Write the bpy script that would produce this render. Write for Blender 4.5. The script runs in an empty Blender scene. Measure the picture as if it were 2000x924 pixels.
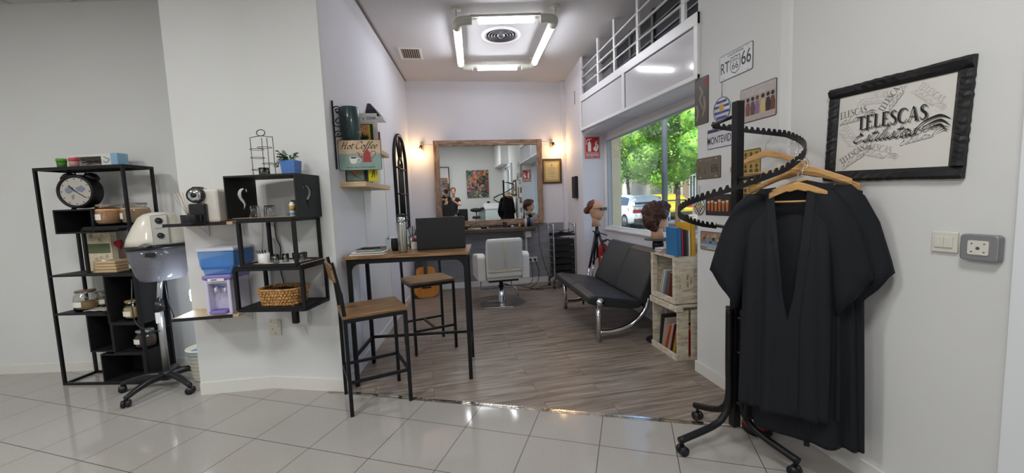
import bpy, bmesh, math, random
from mathutils import Matrix, Vector, Euler
from math import sin, cos, pi, radians, atan2, hypot, sqrt
random.seed(7)
C = bpy.context.scene.collection
# ---------------------------------------------------------------- camera
cam = bpy.data.cameras.new('camera'); camo = bpy.data.objects.new('camera', cam); C.objects.link(camo)
R0, R1, R2 = ((0.98570, -0.16401, -0.03875), (-0.05247, -0.08018, -0.99540), (0.16015, 0.98319, -0.08764))
camo.matrix_world = Matrix(((R0[0], -R1[0], -R2[0], 0), (R0[1], -R1[1], -R2[1], 0), (R0[2], -R1[2], -R2[2], 1.45), (0, 0, 0, 1)))
cam.sensor_width = 36; cam.sensor_fit = 'HORIZONTAL'; cam.lens = 36*770/2000; cam.clip_start = 0.01; cam.clip_end = 500
sc = bpy.context.scene; sc.camera = camo
# ---------------------------------------------------------------- view, world, sun
sc.view_settings.view_transform = 'Standard'; sc.view_settings.look = 'None'
sc.view_settings.gamma = 1; sc.view_settings.use_curve_mapping = False
sc.view_settings.exposure = 0.0
w = bpy.data.worlds.new('sky'); sc.world = w; w.use_nodes = True
nt = w.node_tree; nt.nodes.clear()
sk = nt.nodes.new('ShaderNodeTexSky'); sk.sky_type = 'NISHITA'; sk.sun_disc = False; sk.sun_elevation = radians(48); sk.sun_rotation = radians(222); sk.dust_density = 1.5
bg = nt.nodes.new('ShaderNodeBackground'); bg.inputs['Strength'].default_value = .42
wo = nt.nodes.new('ShaderNodeOutputWorld'); nt.links.new(sk.outputs[0], bg.inputs[0]); nt.links.new(bg.outputs[0], wo.inputs[0])
sl = bpy.data.lights.new('sun', 'SUN'); sl.energy = 4.6; sl.angle = radians(.6); sl.color = (1, .95, .86)
so = bpy.data.objects.new('sun', sl); C.objects.link(so); so.rotation_euler = Vector((-.45, -.5, .74)).to_track_quat('Z', 'Y').to_euler()
FILL_W, TUBE_E, SCONCE_W, NOOK_W = 40, 28.0, 6.0, 2.5

# ---------------------------------------------------------------- helpers
def lin(h):
    if isinstance(h, str):
        h = h.lstrip('#'); c = [int(h[i:i+2], 16)/255 for i in (0, 2, 4)]
    else: c = h
    return tuple((x/12.92 if x <= .04045 else ((x+.055)/1.055)**2.4) for x in c) + (1,)
MATS = {}
def mat(name, col, rough=.5, metal=0, var=0, scale=8, bump=0, bscale=40, trans=0, emit=0, coat=0, stretch=None, alpha=1, ior=1.45, spec=.5):
    if name in MATS: return MATS[name]
    m = bpy.data.materials.new(name); m.use_nodes = True; t = m.node_tree; p = t.nodes['Principled BSDF']
    c = lin(col); p.inputs['Base Color'].default_value = c
    p.inputs['Roughness'].default_value = rough; p.inputs['Metallic'].default_value = metal; p.inputs['IOR'].default_value = ior
    p.inputs['Specular IOR Level'].default_value = spec
    if trans: p.inputs['Transmission Weight'].default_value = trans
    if coat: p.inputs['Coat Weight'].default_value = coat
    if alpha < 1: p.inputs['Alpha'].default_value = alpha
    if emit: p.inputs['Emission Color'].default_value = c; p.inputs['Emission Strength'].default_value = emit
    if var or bump:
        tc = t.nodes.new('ShaderNodeTexCoord'); mp = t.nodes.new('ShaderNodeMapping')
        t.links.new(tc.outputs['Object'], mp.inputs[0])
        if stretch: mp.inputs['Scale'].default_value = stretch
    if var:
        n = t.nodes.new('ShaderNodeTexNoise'); n.inputs['Scale'].default_value = scale; n.inputs['Detail'].default_value = 6
        t.links.new(mp.outputs[0], n.inputs[0])
        r = t.nodes.new('ShaderNodeValToRGB'); r.color_ramp.elements[0].position = .3; r.color_ramp.elements[1].position = .7
        a = [max(0, x*(1-var)) for x in c[:3]]; b = [min(1, x*(1+var)) for x in c[:3]]
        r.color_ramp.elements[0].color = (*a, 1); r.color_ramp.elements[1].color = (*b, 1)
        t.links.new(n.outputs['Fac'], r.inputs[0]); t.links.new(r.outputs[0], p.inputs['Base Color'])
    if bump:
        n = t.nodes.new('ShaderNodeTexNoise'); n.inputs['Scale'].default_value = bscale; n.inputs['Detail'].default_value = 4
        t.links.new(mp.outputs[0], n.inputs[0])
        bn = t.nodes.new('ShaderNodeBump'); bn.inputs['Strength'].default_value = bump; bn.inputs['Distance'].default_value = .01
        t.links.new(n.outputs['Fac'], bn.inputs['Height']); t.links.new(bn.outputs[0], p.inputs['Normal'])
    MATS[name] = m; return m
def ramp(t, fac, stops):
    r = t.nodes.new('ShaderNodeValToRGB'); e = r.color_ramp.elements
    while len(e) < len(stops): e.new(.5)
    for i, (p, c) in enumerate(stops): e[i].position = p; e[i].color = lin(c)
    t.links.new(fac, r.inputs[0]); return r.outputs[0]
def math_n(t, op, a, b=None):
    n = t.nodes.new('ShaderNodeMath'); n.operation = op
    for i, x in enumerate((a, b)):
        if x is None: continue
        if isinstance(x, (int, float)): n.inputs[i].default_value = x
        else: t.links.new(x, n.inputs[i])
    return n.outputs[0]
def base(name, rough=.5, metal=0):
    m = bpy.data.materials.new(name); m.use_nodes = True; t = m.node_tree; p = t.nodes['Principled BSDF']
    p.inputs['Roughness'].default_value = rough; p.inputs['Metallic'].default_value = metal
    tc = t.nodes.new('ShaderNodeTexCoord'); mp = t.nodes.new('ShaderNodeMapping'); t.links.new(tc.outputs['Object'], mp.inputs[0])
    MATS[name] = m; return m, t, p, mp
def wood_mat(name, stops, scale=(3, 30, 30), rough=.5, nscale=2.2, bump=.15, dist=1.2):
    m, t, p, mp = base(name, rough); mp.inputs['Scale'].default_value = scale
    n = t.nodes.new('ShaderNodeTexNoise'); n.inputs['Scale'].default_value = nscale; n.inputs['Detail'].default_value = 8; n.inputs['Distortion'].default_value = dist
    t.links.new(mp.outputs[0], n.inputs[0]); t.links.new(ramp(t, n.outputs['Fac'], stops), p.inputs['Base Color'])
    b = t.nodes.new('ShaderNodeBump'); b.inputs['Strength'].default_value = bump; b.inputs['Distance'].default_value = .005
    t.links.new(n.outputs['Fac'], b.inputs['Height']); t.links.new(b.outputs[0], p.inputs['Normal']); return m

class B:
    """collects verts and faces; obj() links them as one mesh object"""
    def __init__(s): s.v = []; s.f = []; s.s = []
    def add(s, v, f, smooth=False, M=None):
        o = len(s.v); s.v += [tuple(M @ Vector(p)) if M else tuple(p) for p in v]
        s.f += [tuple(o+i for i in q) for q in f]; s.s += [smooth]*len(f); return s
    def box(s, x0, y0, z0, x1, y1, z1, M=None):
        v = [(x, y, z) for z in (z0, z1) for y in (y0, y1) for x in (x0, x1)]
        return s.add(v, [(0, 2, 3, 1), (4, 5, 7, 6), (0, 1, 5, 4), (2, 6, 7, 3), (0, 4, 6, 2), (1, 3, 7, 5)], False, M)
    def bar(s, p, q, w, h=None, up=(0, 0, 1)):
        p, q = Vector(p), Vector(q); d = (q-p).normalized(); u = Vector(up)
        if abs(d.dot(u)) > .95: u = Vector((0, 1, 0))
        a = d.cross(u).normalized(); b = a.cross(d); h = h or w
        v = [pt + a*sx*w/2 + b*sz*h/2 for pt in (p, q) for sx, sz in ((-1, -1), (1, -1), (1, 1), (-1, 1))]
        return s.add(v, [(3, 2, 1, 0), (4, 5, 6, 7), (0, 1, 5, 4), (1, 2, 6, 5), (2, 3, 7, 6), (3, 0, 4, 7)])
    def tube(s, pts, r, seg=10, closed=False, caps=True):
        P = [Vector(p) for p in pts]; n = len(P); rs = r if isinstance(r, (list, tuple)) else [r]*n
        up = None; v = []
        for i in range(n):
            d = (P[(i+1) % n]-P[i-1]) if closed else (P[min(i+1, n-1)]-P[max(i-1, 0)])
            if d.length < 1e-9: d = Vector((0, 0, 1))
            d.normalize()
            if up is None: up = Vector((0, 0, 1)) if abs(d.z) < .9 else Vector((1, 0, 0))
            a = d.cross(up)
            if a.length < 1e-4: a = d.cross(Vector((0, 1, .3)))
            a.normalize(); b = a.cross(d).normalized(); up = b
            v += [P[i] + a*rs[i]*cos(2*pi*k/seg) + b*rs[i]*sin(2*pi*k/seg) for k in range(seg)]
        f = []
        for i in range(n if closed else n-1):
            j = (i+1) % n
            f += [(i*seg+k, i*seg+(k+1) % seg, j*seg+(k+1) % seg, j*seg+k) for k in range(seg)]
        if not closed and caps: f += [tuple(reversed(range(seg))), tuple((n-1)*seg+k for k in range(seg))]
        return s.add(v, f, True)
    def cyl(s, p, q, r, r2=None, seg=16): return s.tube([p, q], [r, r if r2 is None else r2], seg)
    def lathe(s, prof, c=(0, 0, 0), seg=24, M=None, sx=1, sy=1, smooth=True):
        v = []; f = []; n = len(prof)
        for r, z in prof: v += [(c[0]+r*sx*cos(2*pi*k/seg), c[1]+r*sy*sin(2*pi*k/seg), c[2]+z) for k in range(seg)]
        for i in range(n-1): f += [(i*seg+k, i*seg+(k+1) % seg, (i+1)*seg+(k+1) % seg, (i+1)*seg+k) for k in range(seg)]
        if prof[0][0] > 1e-4: f.append(tuple(reversed(range(seg))))
        if prof[-1][0] > 1e-4: f.append(tuple((n-1)*seg+k for k in range(seg)))
        return s.add(v, f, smooth, M)
    def ball(s, c, r, seg=16, rings=10, sc=(1, 1, 1), M=None):
        pr = [(r*sin(pi*i/rings), -r*cos(pi*i/rings)*sc[2]) for i in range(rings+1)]; pr[0] = (1e-5, pr[0][1]); pr[-1] = (1e-5, pr[-1][1])
        return s.lathe(pr, c, seg, M, sc[0], sc[1])
    def prism(s, poly, y0, y1, M=None, ax='y'):   # polygon in xz extruded along y (or xy along z)
        n = len(poly)
        if ax == 'y': v = [(x, y0, z) for x, z in poly] + [(x, y1, z) for x, z in poly]
        elif ax == 'z': v = [(x, y, y0) for x, y in poly] + [(x, y, y1) for x, y in poly]
        else: v = [(y0, x, z) for x, z in poly] + [(y1, x, z) for x, z in poly]
        f = [tuple(range(n)), tuple(reversed(range(n, 2*n)))] + [(i, i+n, (i+1) % n+n, (i+1) % n) for i in range(n)]
        return s.add(v, f, False, M)
    def loft(s, rings, closed=True, caps=True, smooth=True):
        n = len(rings[0]); v = [p for r in rings for p in r]; f = []
        for i in range(len(rings)-1):
            f += [(i*n+k, i*n+(k+1) % n, (i+1)*n+(k+1) % n, (i+1)*n+k) for k in range(n if closed else n-1)]
        if caps and closed: f += [tuple(reversed(range(n))), tuple((len(rings)-1)*n+k for k in range(n))]
        return s.add(v, f, smooth)
    def rib(s, pts, wid, y=0, pen=None, n=6):     # calligraphic stroke in the xz plane
        P = smooth2(pts, n); m = len(P); v = []
        for i in range(m):
            dx = P[min(i+1, m-1)][0]-P[max(i-1, 0)][0]; dz = P[min(i+1, m-1)][1]-P[max(i-1, 0)][1]; L = hypot(dx, dz) or 1
            if pen is not None: w_ = wid*(.18+.82*abs(sin(atan2(dz, dx)-pen)))
            elif isinstance(wid, (list, tuple)):
                t = i/(m-1)*(len(wid)-1); k = min(int(t), len(wid)-2); w_ = wid[k]+(wid[k+1]-wid[k])*(t-k)
            else: w_ = wid
            nx, nz = -dz/L*w_/2, dx/L*w_/2
            v += [(P[i][0]+nx, y, P[i][1]+nz), (P[i][0]-nx, y, P[i][1]-nz)]
        return s.add(v, [(2*i, 2*i+2, 2*i+3, 2*i+1) for i in range(m-1)])
    def rect(s, x0, z0, x1, z1, y=0): return s.add([(x0, y, z0), (x1, y, z0), (x1, y, z1), (x0, y, z1)], [(0, 1, 2, 3)])
    def disc(s, x, z, r, y=0, sx=1, n=20): return s.add([(x+r*sx*cos(2*pi*k/n), y, z+r*sin(2*pi*k/n)) for k in range(n)], [tuple(range(n))])
    def obj(s, name, m, parent=None, bev=0, sub=0, fix=True, loc=None, rz=0):
        me = bpy.data.meshes.new(name); me.from_pydata(s.v, [], s.f)
        for p, q in zip(me.polygons, s.s): p.use_smooth = q
        if fix:
            bm = bmesh.new(); bm.from_mesh(me); bmesh.ops.recalc_face_normals(bm, faces=bm.faces); bm.to_mesh(me); bm.free()
        me.materials.append(m); me.update()
        o = bpy.data.objects.new(name, me); C.objects.link(o)
        if parent: o.parent = parent
        if loc: o.location = loc
        if rz: o.rotation_euler.z = rz
        if bev:
            b = o.modifiers.new('bevel', 'BEVEL'); b.width = bev; b.segments = 2; b.limit_method = 'ANGLE'; b.angle_limit = radians(40)
        if sub:
            b = o.modifiers.new('sub', 'SUBSURF'); b.levels = sub; b.render_levels = sub
        return o
def smooth2(pts, n=6):
    if len(pts) < 3 or n < 2: return list(pts)
    out = []; P = [pts[0]]+list(pts)+[pts[-1]]; D = len(pts[0])
    for i in range(1, len(P)-2):
        for k in range(n):
            t = k/n; a, b, c, d = P[i-1:i+3]
            out.append(tuple(.5*((2*b[j])+(-a[j]+c[j])*t+(2*a[j]-5*b[j]+4*c[j]-d[j])*t*t+(-a[j]+3*b[j]-3*c[j]+d[j])*t**3) for j in range(D)))
    out.append(tuple(pts[-1])); return out
def tag(o, label, cat, group=None, kind=None):
    o['label'] = label; o['category'] = cat
    if group: o['group'] = group
    if kind: o['kind'] = kind
    return o
def thing(name, label, cat, loc=(0, 0, 0), rz=0, group=None):
    o = bpy.data.objects.new(name, None); o.empty_display_size = .1; C.objects.link(o)
    o.location = loc; o.rotation_euler = (0, 0, rz); return tag(o, label, cat, group)
def single(name, b, m, label, cat, loc=(0, 0, 0), rz=0, group=None, **k):
    o = b.obj(name, m, None, **k); o.location = loc; o.rotation_euler.z = rz; return tag(o, label, cat, group)
def struct(name, b, m, parent=None, **k):
    o = b.obj(name, m, parent, **k)
    if not parent: o['kind'] = 'structure'
    return o
def copy_tree(o, parent=None):
    c = o.copy(); C.objects.link(c)
    if parent: c.parent = parent
    for ch in [x for x in bpy.data.objects if x.parent == o]: copy_tree(ch, c)
    return c
def text(s, size, m, parent, x, z, y=-.001, name='lettering', align='CENTER', shear=0, rot=0, sx=1, ext=.0002, bold=0, rz=0):
    cu = bpy.data.curves.new('t', 'FONT'); cu.body = s; cu.size = size; cu.align_x = align; cu.align_y = 'CENTER'; cu.shear = shear; cu.extrude = ext; cu.offset = bold
    o = bpy.data.objects.new('t', cu); C.objects.link(o)
    me = bpy.data.meshes.new_from_object(o.evaluated_get(bpy.context.evaluated_depsgraph_get()))
    bpy.data.objects.remove(o); me.name = name
    me.transform(Matrix.Translation((x, y, z)) @ Matrix.Rotation(rz, 4, 'Z') @ Matrix.Rotation(pi/2, 4, 'X') @ Matrix.Rotation(rot, 4, 'Z') @ Matrix.Diagonal((sx, 1, 1, 1)))
    me.materials.clear(); me.materials.append(m)
    r = bpy.data.objects.new(name, me); C.objects.link(r)
    if parent: r.parent = parent
    return r
def vec(a, b): return Vector(a), Vector(b)

# ---------------------------------------------------------------- materials
WALL = mat('plaster_warm', 'd8d9d8', .75, var=.02, scale=1.5, bump=.03, bscale=90)
WALL2 = mat('plaster_cool', 'dbdadf', .7, var=.02, scale=1.5, bump=.03, bscale=90)
CEIL = mat('ceiling_paint', 'cfcdcd', .8, var=.015, scale=1)
WHITE = mat('white_lacquer', 'e6e6e6', .3)
BASEB = mat('baseboard_white', 'dddcd6', .4)
BLK = mat('black_metal', '17171a', .45, metal=.3, bump=.05, bscale=200)
BLKM = mat('black_matt', '131315', .6)
BLKP = mat('black_plastic', '1b1b1d', .35)
CHROME = mat('chrome', 'd8dade', .12, metal=1)
STEEL = mat('brushed_steel', 'b9b6ab', .25, metal=1, bump=.05, bscale=60, stretch=(30, 30, 1))
GREYM = mat('grey_metal', '8a8c8f', .35, metal=.8)
PAPER = mat('paper', 'e4e1d8', .8)
CREAM = mat('cream_plastic', 'ded9cb', .3, coat=.3)
OAK = wood_mat('light_oak', [(.3, 'bfa27c'), (.55, 'cbb08a'), (.75, 'd8c29e')], (2, 25, 25), .55)
CEILT = mat('ceiling_tile', 'c9c7c2', .9, var=.02, scale=30)
GLASS = mat('clear_glass', 'f4f7f7', .03, trans=1)
JARG = mat('jar_glass', 'eef2f0', .04, trans=1)
SKIN = mat('mannequin_skin', 'c99b80', .5, var=.05, scale=6)
LEAF = mat('leaf_green', '3f6b3a', .5, var=.35, scale=30)
RED = mat('signal_red', 'b8232b', .45)
def window_glass():
    m = bpy.data.materials.new('pane_glass'); m.use_nodes = True; t = m.node_tree; t.nodes.clear()
    o = t.nodes.new('ShaderNodeOutputMaterial'); tr = t.nodes.new('ShaderNodeBsdfTransparent'); g = t.nodes.new('ShaderNodeBsdfGlossy'); g.inputs['Roughness'].default_value = .01
    tr.inputs[0].default_value = (.93, .96, .95, 1)
    lw = t.nodes.new('ShaderNodeLayerWeight'); lw.inputs[0].default_value = .5; p5 = math_n(t, 'POWER', lw.outputs['Facing'], 4.0); fr = t.nodes.new('ShaderNodeMath'); fr.operation = 'MULTIPLY_ADD'; t.links.new(p5, fr.inputs[0]); fr.inputs[1].default_value = .5; fr.inputs[2].default_value = .03; mx = t.nodes.new('ShaderNodeMixShader')
    t.links.new(fr.outputs[0], mx.inputs[0]); t.links.new(tr.outputs[0], mx.inputs[1]); t.links.new(g.outputs[0], mx.inputs[2]); t.links.new(mx.outputs[0], o.inputs[0]); return m
PANE = window_glass()
def tile_mat():
    m, t, p, mp = base('polished_tile', .13)
    mp.inputs['Location'].default_value = (0, 0, 0)
    s = .426610; a = .454027
    sep = t.nodes.new('ShaderNodeSeparateXYZ'); t.links.new(mp.outputs[0], sep.inputs[0])
    X = math_n(t, 'ADD', sep.outputs[0], 1.859); Y = math_n(t, 'SUBTRACT', sep.outputs[1], 2.458)
    U = math_n(t, 'SUBTRACT', math_n(t, 'MULTIPLY', X, cos(a)/s), math_n(t, 'MULTIPLY', Y, sin(a)/s))
    V = math_n(t, 'ADD', math_n(t, 'MULTIPLY', X, sin(a)/s), math_n(t, 'MULTIPLY', Y, cos(a)/s))
    def edge(c): return math_n(t, 'ABSOLUTE', math_n(t, 'SUBTRACT', math_n(t, 'FRACT', math_n(t, 'ADD', c, 100.5)), .5))
    d = math_n(t, 'MINIMUM', edge(U), edge(V))
    g = math_n(t, 'LESS_THAN', d, .0055)
    n = t.nodes.new('ShaderNodeTexNoise'); n.inputs['Scale'].default_value = 140; n.inputs['Detail'].default_value = 4; t.links.new(mp.outputs[0], n.inputs[0])
    n2 = t.nodes.new('ShaderNodeTexNoise'); n2.inputs['Scale'].default_value = 1.2; t.links.new(mp.outputs[0], n2.inputs[0])
    f = math_n(t, 'ADD', math_n(t, 'MULTIPLY', n.outputs['Fac'], .75), math_n(t, 'MULTIPLY', n2.outputs['Fac'], .25))
    c1 = ramp(t, f, [(.3, '9f9b95'), (.5, 'a8a49e'), (.7, 'b0aca6')])
    mx = t.nodes.new('ShaderNodeMix'); mx.data_type = 'RGBA'; t.links.new(g, mx.inputs[0]); t.links.new(c1, mx.inputs[6]); mx.inputs[7].default_value = lin('4f4a44')
    t.links.new(mx.outputs[2], p.inputs['Base Color'])
    t.links.new(math_n(t, 'ADD', math_n(t, 'MULTIPLY', g, .5), math_n(t, 'ADD', math_n(t, 'MULTIPLY', n2.outputs['Fac'], .06), .05)), p.inputs['Roughness'])
    return m
def plank_mat():
    m, t, p, mp = base('grey_planks', .38); mp.inputs['Rotation'].default_value = (0, 0, radians(-3.2))
    br = t.nodes.new('ShaderNodeTexBrick'); br.inputs['Scale'].default_value = 1; br.offset = .37; br.inputs['Brick Width'].default_value = 1.22; br.inputs['Row Height'].default_value = .155
    br.inputs['Mortar Size'].default_value = .0016; br.inputs['Color1'].default_value = (.2, .2, .2, 1); br.inputs['Color2'].default_value = (.8, .8, .8, 1); br.inputs['Mortar'].default_value = (0, 0, 0, 1)
    t.links.new(mp.outputs[0], br.inputs[0])
    m2 = t.nodes.new('ShaderNodeMapping'); m2.inputs['Scale'].default_value = (1.1, 13, 1); t.links.new(mp.outputs[0], m2.inputs[0])
    ad = t.nodes.new('ShaderNodeVectorMath'); ad.operation = 'ADD'; t.links.new(m2.outputs[0], ad.inputs[0]); 
    sc_ = t.nodes.new('ShaderNodeVectorMath'); sc_.operation = 'SCALE'; sc_.inputs['Scale'].default_value = 7; t.links.new(br.outputs['Color'], sc_.inputs[0]); t.links.new(sc_.outputs[0], ad.inputs[1])
    n = t.nodes.new('ShaderNodeTexNoise'); n.inputs['Scale'].default_value = 1.7; n.inputs['Detail'].default_value = 9; n.inputs['Roughness'].default_value = .62; n.inputs['Distortion'].default_value = .9
    t.links.new(ad.outputs[0], n.inputs[0])
    c = ramp(t, n.outputs['Fac'], [(.25, '4a3f36'), (.40, '75685d'), (.54, '8f8378'), (.72, 'a89d92')])
    mx = t.nodes.new('ShaderNodeMix'); mx.data_type = 'RGBA'; t.links.new(br.outputs['Fac'], mx.inputs[0]); t.links.new(c, mx.inputs[6]); mx.inputs[7].default_value = lin('3a342e')
    t.links.new(mx.outputs[2], p.inputs['Base Color'])
    b = t.nodes.new('ShaderNodeBump'); b.inputs['Strength'].default_value = .12; b.inputs['Distance'].default_value = .004; t.links.new(n.outputs['Fac'], b.inputs['Height']); t.links.new(b.outputs[0], p.inputs['Normal'])
    return m
RUST = wood_mat('reclaimed_wood', [(.25, '5a4232'), (.45, '8a6e5a'), (.6, 'a88c77'), (.8, 'b3a090')], (2, 14, 14), .7, 2.5, .4)
TABLEW = wood_mat('acacia_top', [(.25, '533922'), (.45, '785738'), (.62, '93734e'), (.8, 'ab8a60')], (2.5, 22, 22), .42, 1.8, .1)
DARKW = wood_mat('dark_wood', [(.3, '33241c'), (.55, '4a372b'), (.75, '5d4638')], (2, 20, 20), .5)
CRATEW = wood_mat('whitewashed_pine', [(.22, '8d7a62'), (.38, 'b9ab94'), (.55, 'd2c9b6'), (.75, 'ddd6c6')], (4, 16, 16), .75, 2, .4, .8)
HANGW = wood_mat('beech_hanger', [(.3, 'b98950'), (.55, 'c99c62'), (.75, 'd8b17a')], (3, 26, 26), .4)
# ================================================================ the setting
LW0, LW1 = (-.86, 3.2), (-.555, 6.8)
def seg_wall(name, pts, z0, z1, m, th=.12, side=1, parent=None):
    """wall along the polyline pts with its visible face on pts; thickness goes to the left of travel for side=1"""
    b = B()
    for (x0, y0), (x1, y1) in zip(pts, pts[1:]):
        L = hypot(x1-x0, y1-y0); nx, ny = -(y1-y0)/L*th*side, (x1-x0)/L*th*side
        P = [(x0, y0), (x1, y1), (x1+nx, y1+ny), (x0+nx, y0+ny)]
        b.prism(P, z0, z1, ax='z')
    return struct(name, b, m, parent)
# floors
struct('floor', B().prism([(-6.5, -2.0), (2.2, -2.0), (2.2, 1.95), (1.72, 2.075), (-.86, 3.17), (-.86, 3.2), (-1.47, 3.42), (-2.02, 3.43), (-2.02, 5), (-6.5, 5.2)], -.05, 0, ax='z'), tile_mat())
struct('floor_wood', B().prism([(-.86, 3.17), (1.72, 2.075), (2.2, 1.95), (2.6, 2.5), (2.6, 7), (-1, 7), (-1, 3.2)], -.05, .001, ax='z'), plank_mat())
b = B()
d = Vector((2.60, -1.093)).normalized(); nn = Vector((-d.y, d.x))
def tp(s, o): return (-.80+d.x*s+nn.x*o, 3.145+d.y*s+nn.y*o)
for s0, s1 in ((-.02, 1.28), (1.283, 2.58), (2.583, 2.79)):
    for o0, o1, z in ((-.018, -.006, .003), (-.006, .012, .006), (.012, .022, .003)):
        b.prism([tp(s0, o0), tp(s1, o0), tp(s1, o1), tp(s0, o1)], 0, z, ax='z')
struct('trim_1', b, mat('chrome_strip', 'cfcac0', .12, metal=1, var=.5, scale=9, bump=.3, bscale=14))
# left wall behind the rack, kiosk column, alcove walls, back wall
seg_wall('wall_left', [(-6.4, 4.76), (-4.27, 4.40), (-1.5, 3.98)], 0, 3.5, WALL)
seg_wall('wall_far_left', [(-6.4, -2), (-6.4, 5)], 0, 3.5, WALL)
struct('wall_column', B().prism([(-2.02, 3.43), (-1.47, 3.42), (-.86, 3.2), (-.82, 3.7), (-.9, 4.4), (-2.02, 4.4)], 0, 3.6, ax='z'), WALL)
seg_wall('wall_alcove_left', [(-.855, 3.26), LW1], 0, 3.6, WALL2)
seg_wall('wall_back', [(-.75, 6.8), (2.3, 6.8)], 0, 3.6, WALL2)
struct('wall_wainscot', B().box(-.6, 6.785, .1, 2.07, 6.8, 1.055), wood_mat('grey_panel', [(.3, '7d7d84'), (.5, '8b8b92'), (.7, '98989f')], (1.2, 1, 9), .6, 1.5, .1))
b = B().box(2.045, 6.70, 0, 2.13, 6.8, 3.47); struct('trim_2', b, WALL2)
# right: far section, reveal, recessed low wall, window wall
b = B(); b.prism([(2.12, 6.8), (2.022, 5.65), (2.36, 5.65), (2.5, 5.75), (2.5, 6.9), (2.12, 6.9)], 0, 3.6, ax='z'); struct('wall_right_far', b, WALL2)
b = B()
b.prism([(2.36, 5.65), (2.285, 2.7), (2.5, 2.7), (2.57, 5.65)], 0, 1.0, ax='z')
b.prism([(2.36, 5.65), (2.285, 2.7), (2.5, 2.7), (2.57, 5.65)], 2.33, 2.45, ax='z')
b.prism([(2.06, 5.65), (1.99, 2.86), (2.5, 2.7), (2.57, 5.65)], 2.40, 2.44, ax='z')
struct('wall_right_window', b, WALL2)
b = B(); b.prism([(1.97, 2.86), (1.97, 2.09), (1.985, 2.05), (2.0, 2.04), (2.0, .95), (2.3, .95), (2.5, 2.7), (2.5, 2.86)], 0, 3.6, ax='z'); struct('wall_right', b, WALL)
b = B(); b.prism([(2.0, .95), (2.0, -1.9), (2.12, -1.9), (2.12, .95)], 2.45, 3.5, ax='z'); b.prism([(2.0, -.45), (2.0, -1.9), (2.12, -1.9), (2.12, -.45)], 0, 2.45, ax='z'); struct('wall_right_front', b, WALL)
b = B().box(-6.5, -1.95, 0, 2.2, -1.83, 3.5); struct('wall_rear', b, WALL)
# ceilings
struct('ceiling_alcove', B().prism([(-.95, 3.1), (2.6, 3.1), (2.6, 7), (-.95, 7)], 3.48, 3.6, ax='z'), CEIL)
b = B().box(-6.5, -2, 3.36, 2.6, 3.12, 3.6); b.box(-6.5, 3.1, 3.36, -.9, 5.2, 3.6); struct('ceiling', b, CEILT)
b = B()   # suspended-ceiling grid lines on the left
a = -.454027
for i in range(-14, 16):
    for k in (0, 1):
        ang = a+k*pi/2; u = Vector((cos(ang), sin(ang))); n_ = Vector((-u.y, u.x)); c = Vector((-3.6, 3.1))+n_*i*.6
        b.bar((c.x-u.x*8, c.y-u.y*8, 3.359), (c.x+u.x*8, c.y+u.y*8, 3.359), .006, .004)
g = struct('trim_3', b, mat('ceiling_joint', '9b9993', .8))
bm = bmesh.new(); bm.from_mesh(g.data)
for co, no in (((-6.4, 0, 0), (-1, 0, 0)), ((1.98, 0, 0), (1, 0, 0)), ((0, -1.83, 0), (0, -1, 0)), ((-2, 4.05, 0), (.15, 1, 0)), ((0, 3.1, 0), None)):
    if no is None: continue
    bmesh.ops.bisect_plane(bm, geom=bm.verts[:]+bm.edges[:]+bm.faces[:], plane_co=co, plane_no=no, clear_outer=True)
bmesh.ops.bisect_plane(bm, geom=bm.verts[:]+bm.edges[:]+bm.faces[:], plane_co=(-1.9, 3.0, 0), plane_no=(1, 1, 0), clear_outer=True)
bm.to_mesh(g.data); bm.free()
# cove gap line where the alcove ceiling meets the walls
b = B().bar((-.84, 3.2, 3.472), (-.552, 6.79, 3.472), .02, .012); struct('trim_4', b, mat('cove_gap', '77706a', .8))
# baseboards
def baseb(name, pts, h=.09, t=.012, side=-1, m=BASEB): return seg_wall(name, pts, 0, h, m, t, side)
baseb('baseboard_left', [(-6.4, 4.76), (-4.27, 4.40), (-2.02, 4.06)], .085)
baseb('baseboard_column', [(-2.02, 3.43), (-1.47, 3.42), (-.86, 3.2)], .10)
baseb('baseboard_alcove_left', [LW0, LW1], .1, m=WHITE)
baseb('baseboard_back', [(-.56, 6.785), (2.05, 6.785)], .1, m=WHITE)
baseb('baseboard_right', [(1.97, 2.86), (1.97, 2.09), (1.985, 2.05), (2.0, 2.04), (2.0, .98)], .09)
baseb('baseboard_pier_end', [(2.2, 2.862), (1.958, 2.862)], .09)
baseb('baseboard_window', [(2.36, 5.65), (2.285, 2.9)], .07, m=WHITE)
baseb('baseboard_right_far', [(2.12, 6.8), (2.022, 5.65), (2.36, 5.65)], .08, m=WHITE)
# window_1 : frame, glass, sill board
def WP(s, off=0):   # point on the window plane, s in 0..1 from the near to the far end
    return (2.295+.065*s+off, 2.75+2.9*s)
b = B()
def wbox(s0, s1, z0, z1, o0, o1):
    b.prism([WP(s0, o0), WP(s1, o0), WP(s1, o1), WP(s0, o1)], z0, z1, ax='z')
wbox(0, 1, 1.0, 1.045, -.0, .06); wbox(0, 1, 2.285, 2.335, 0, .06); wbox(.968, 1, 1.045, 2.285, 0, .06); wbox(0, .02, 1.045, 2.285, 0, .06)
wf = struct('window_1', b, WHITE)
b = B(); wbox(.02, .968, 1.045, 2.285, .03, .034); wg = b.obj('window_pane', PANE, wf)
b = B(); wbox(0, .995, .985, 1.003, -.03, .04); ws = b.obj('window_sill', WHITE, wf)
b = B(); wbox(.955, .968, 1.05, 2.28, .0, .05); wbox(.02, .968, 2.278, 2.286, .0, .05); b.obj('window_gasket', mat('gasket', 'a9abb0', .6), wf)
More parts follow.
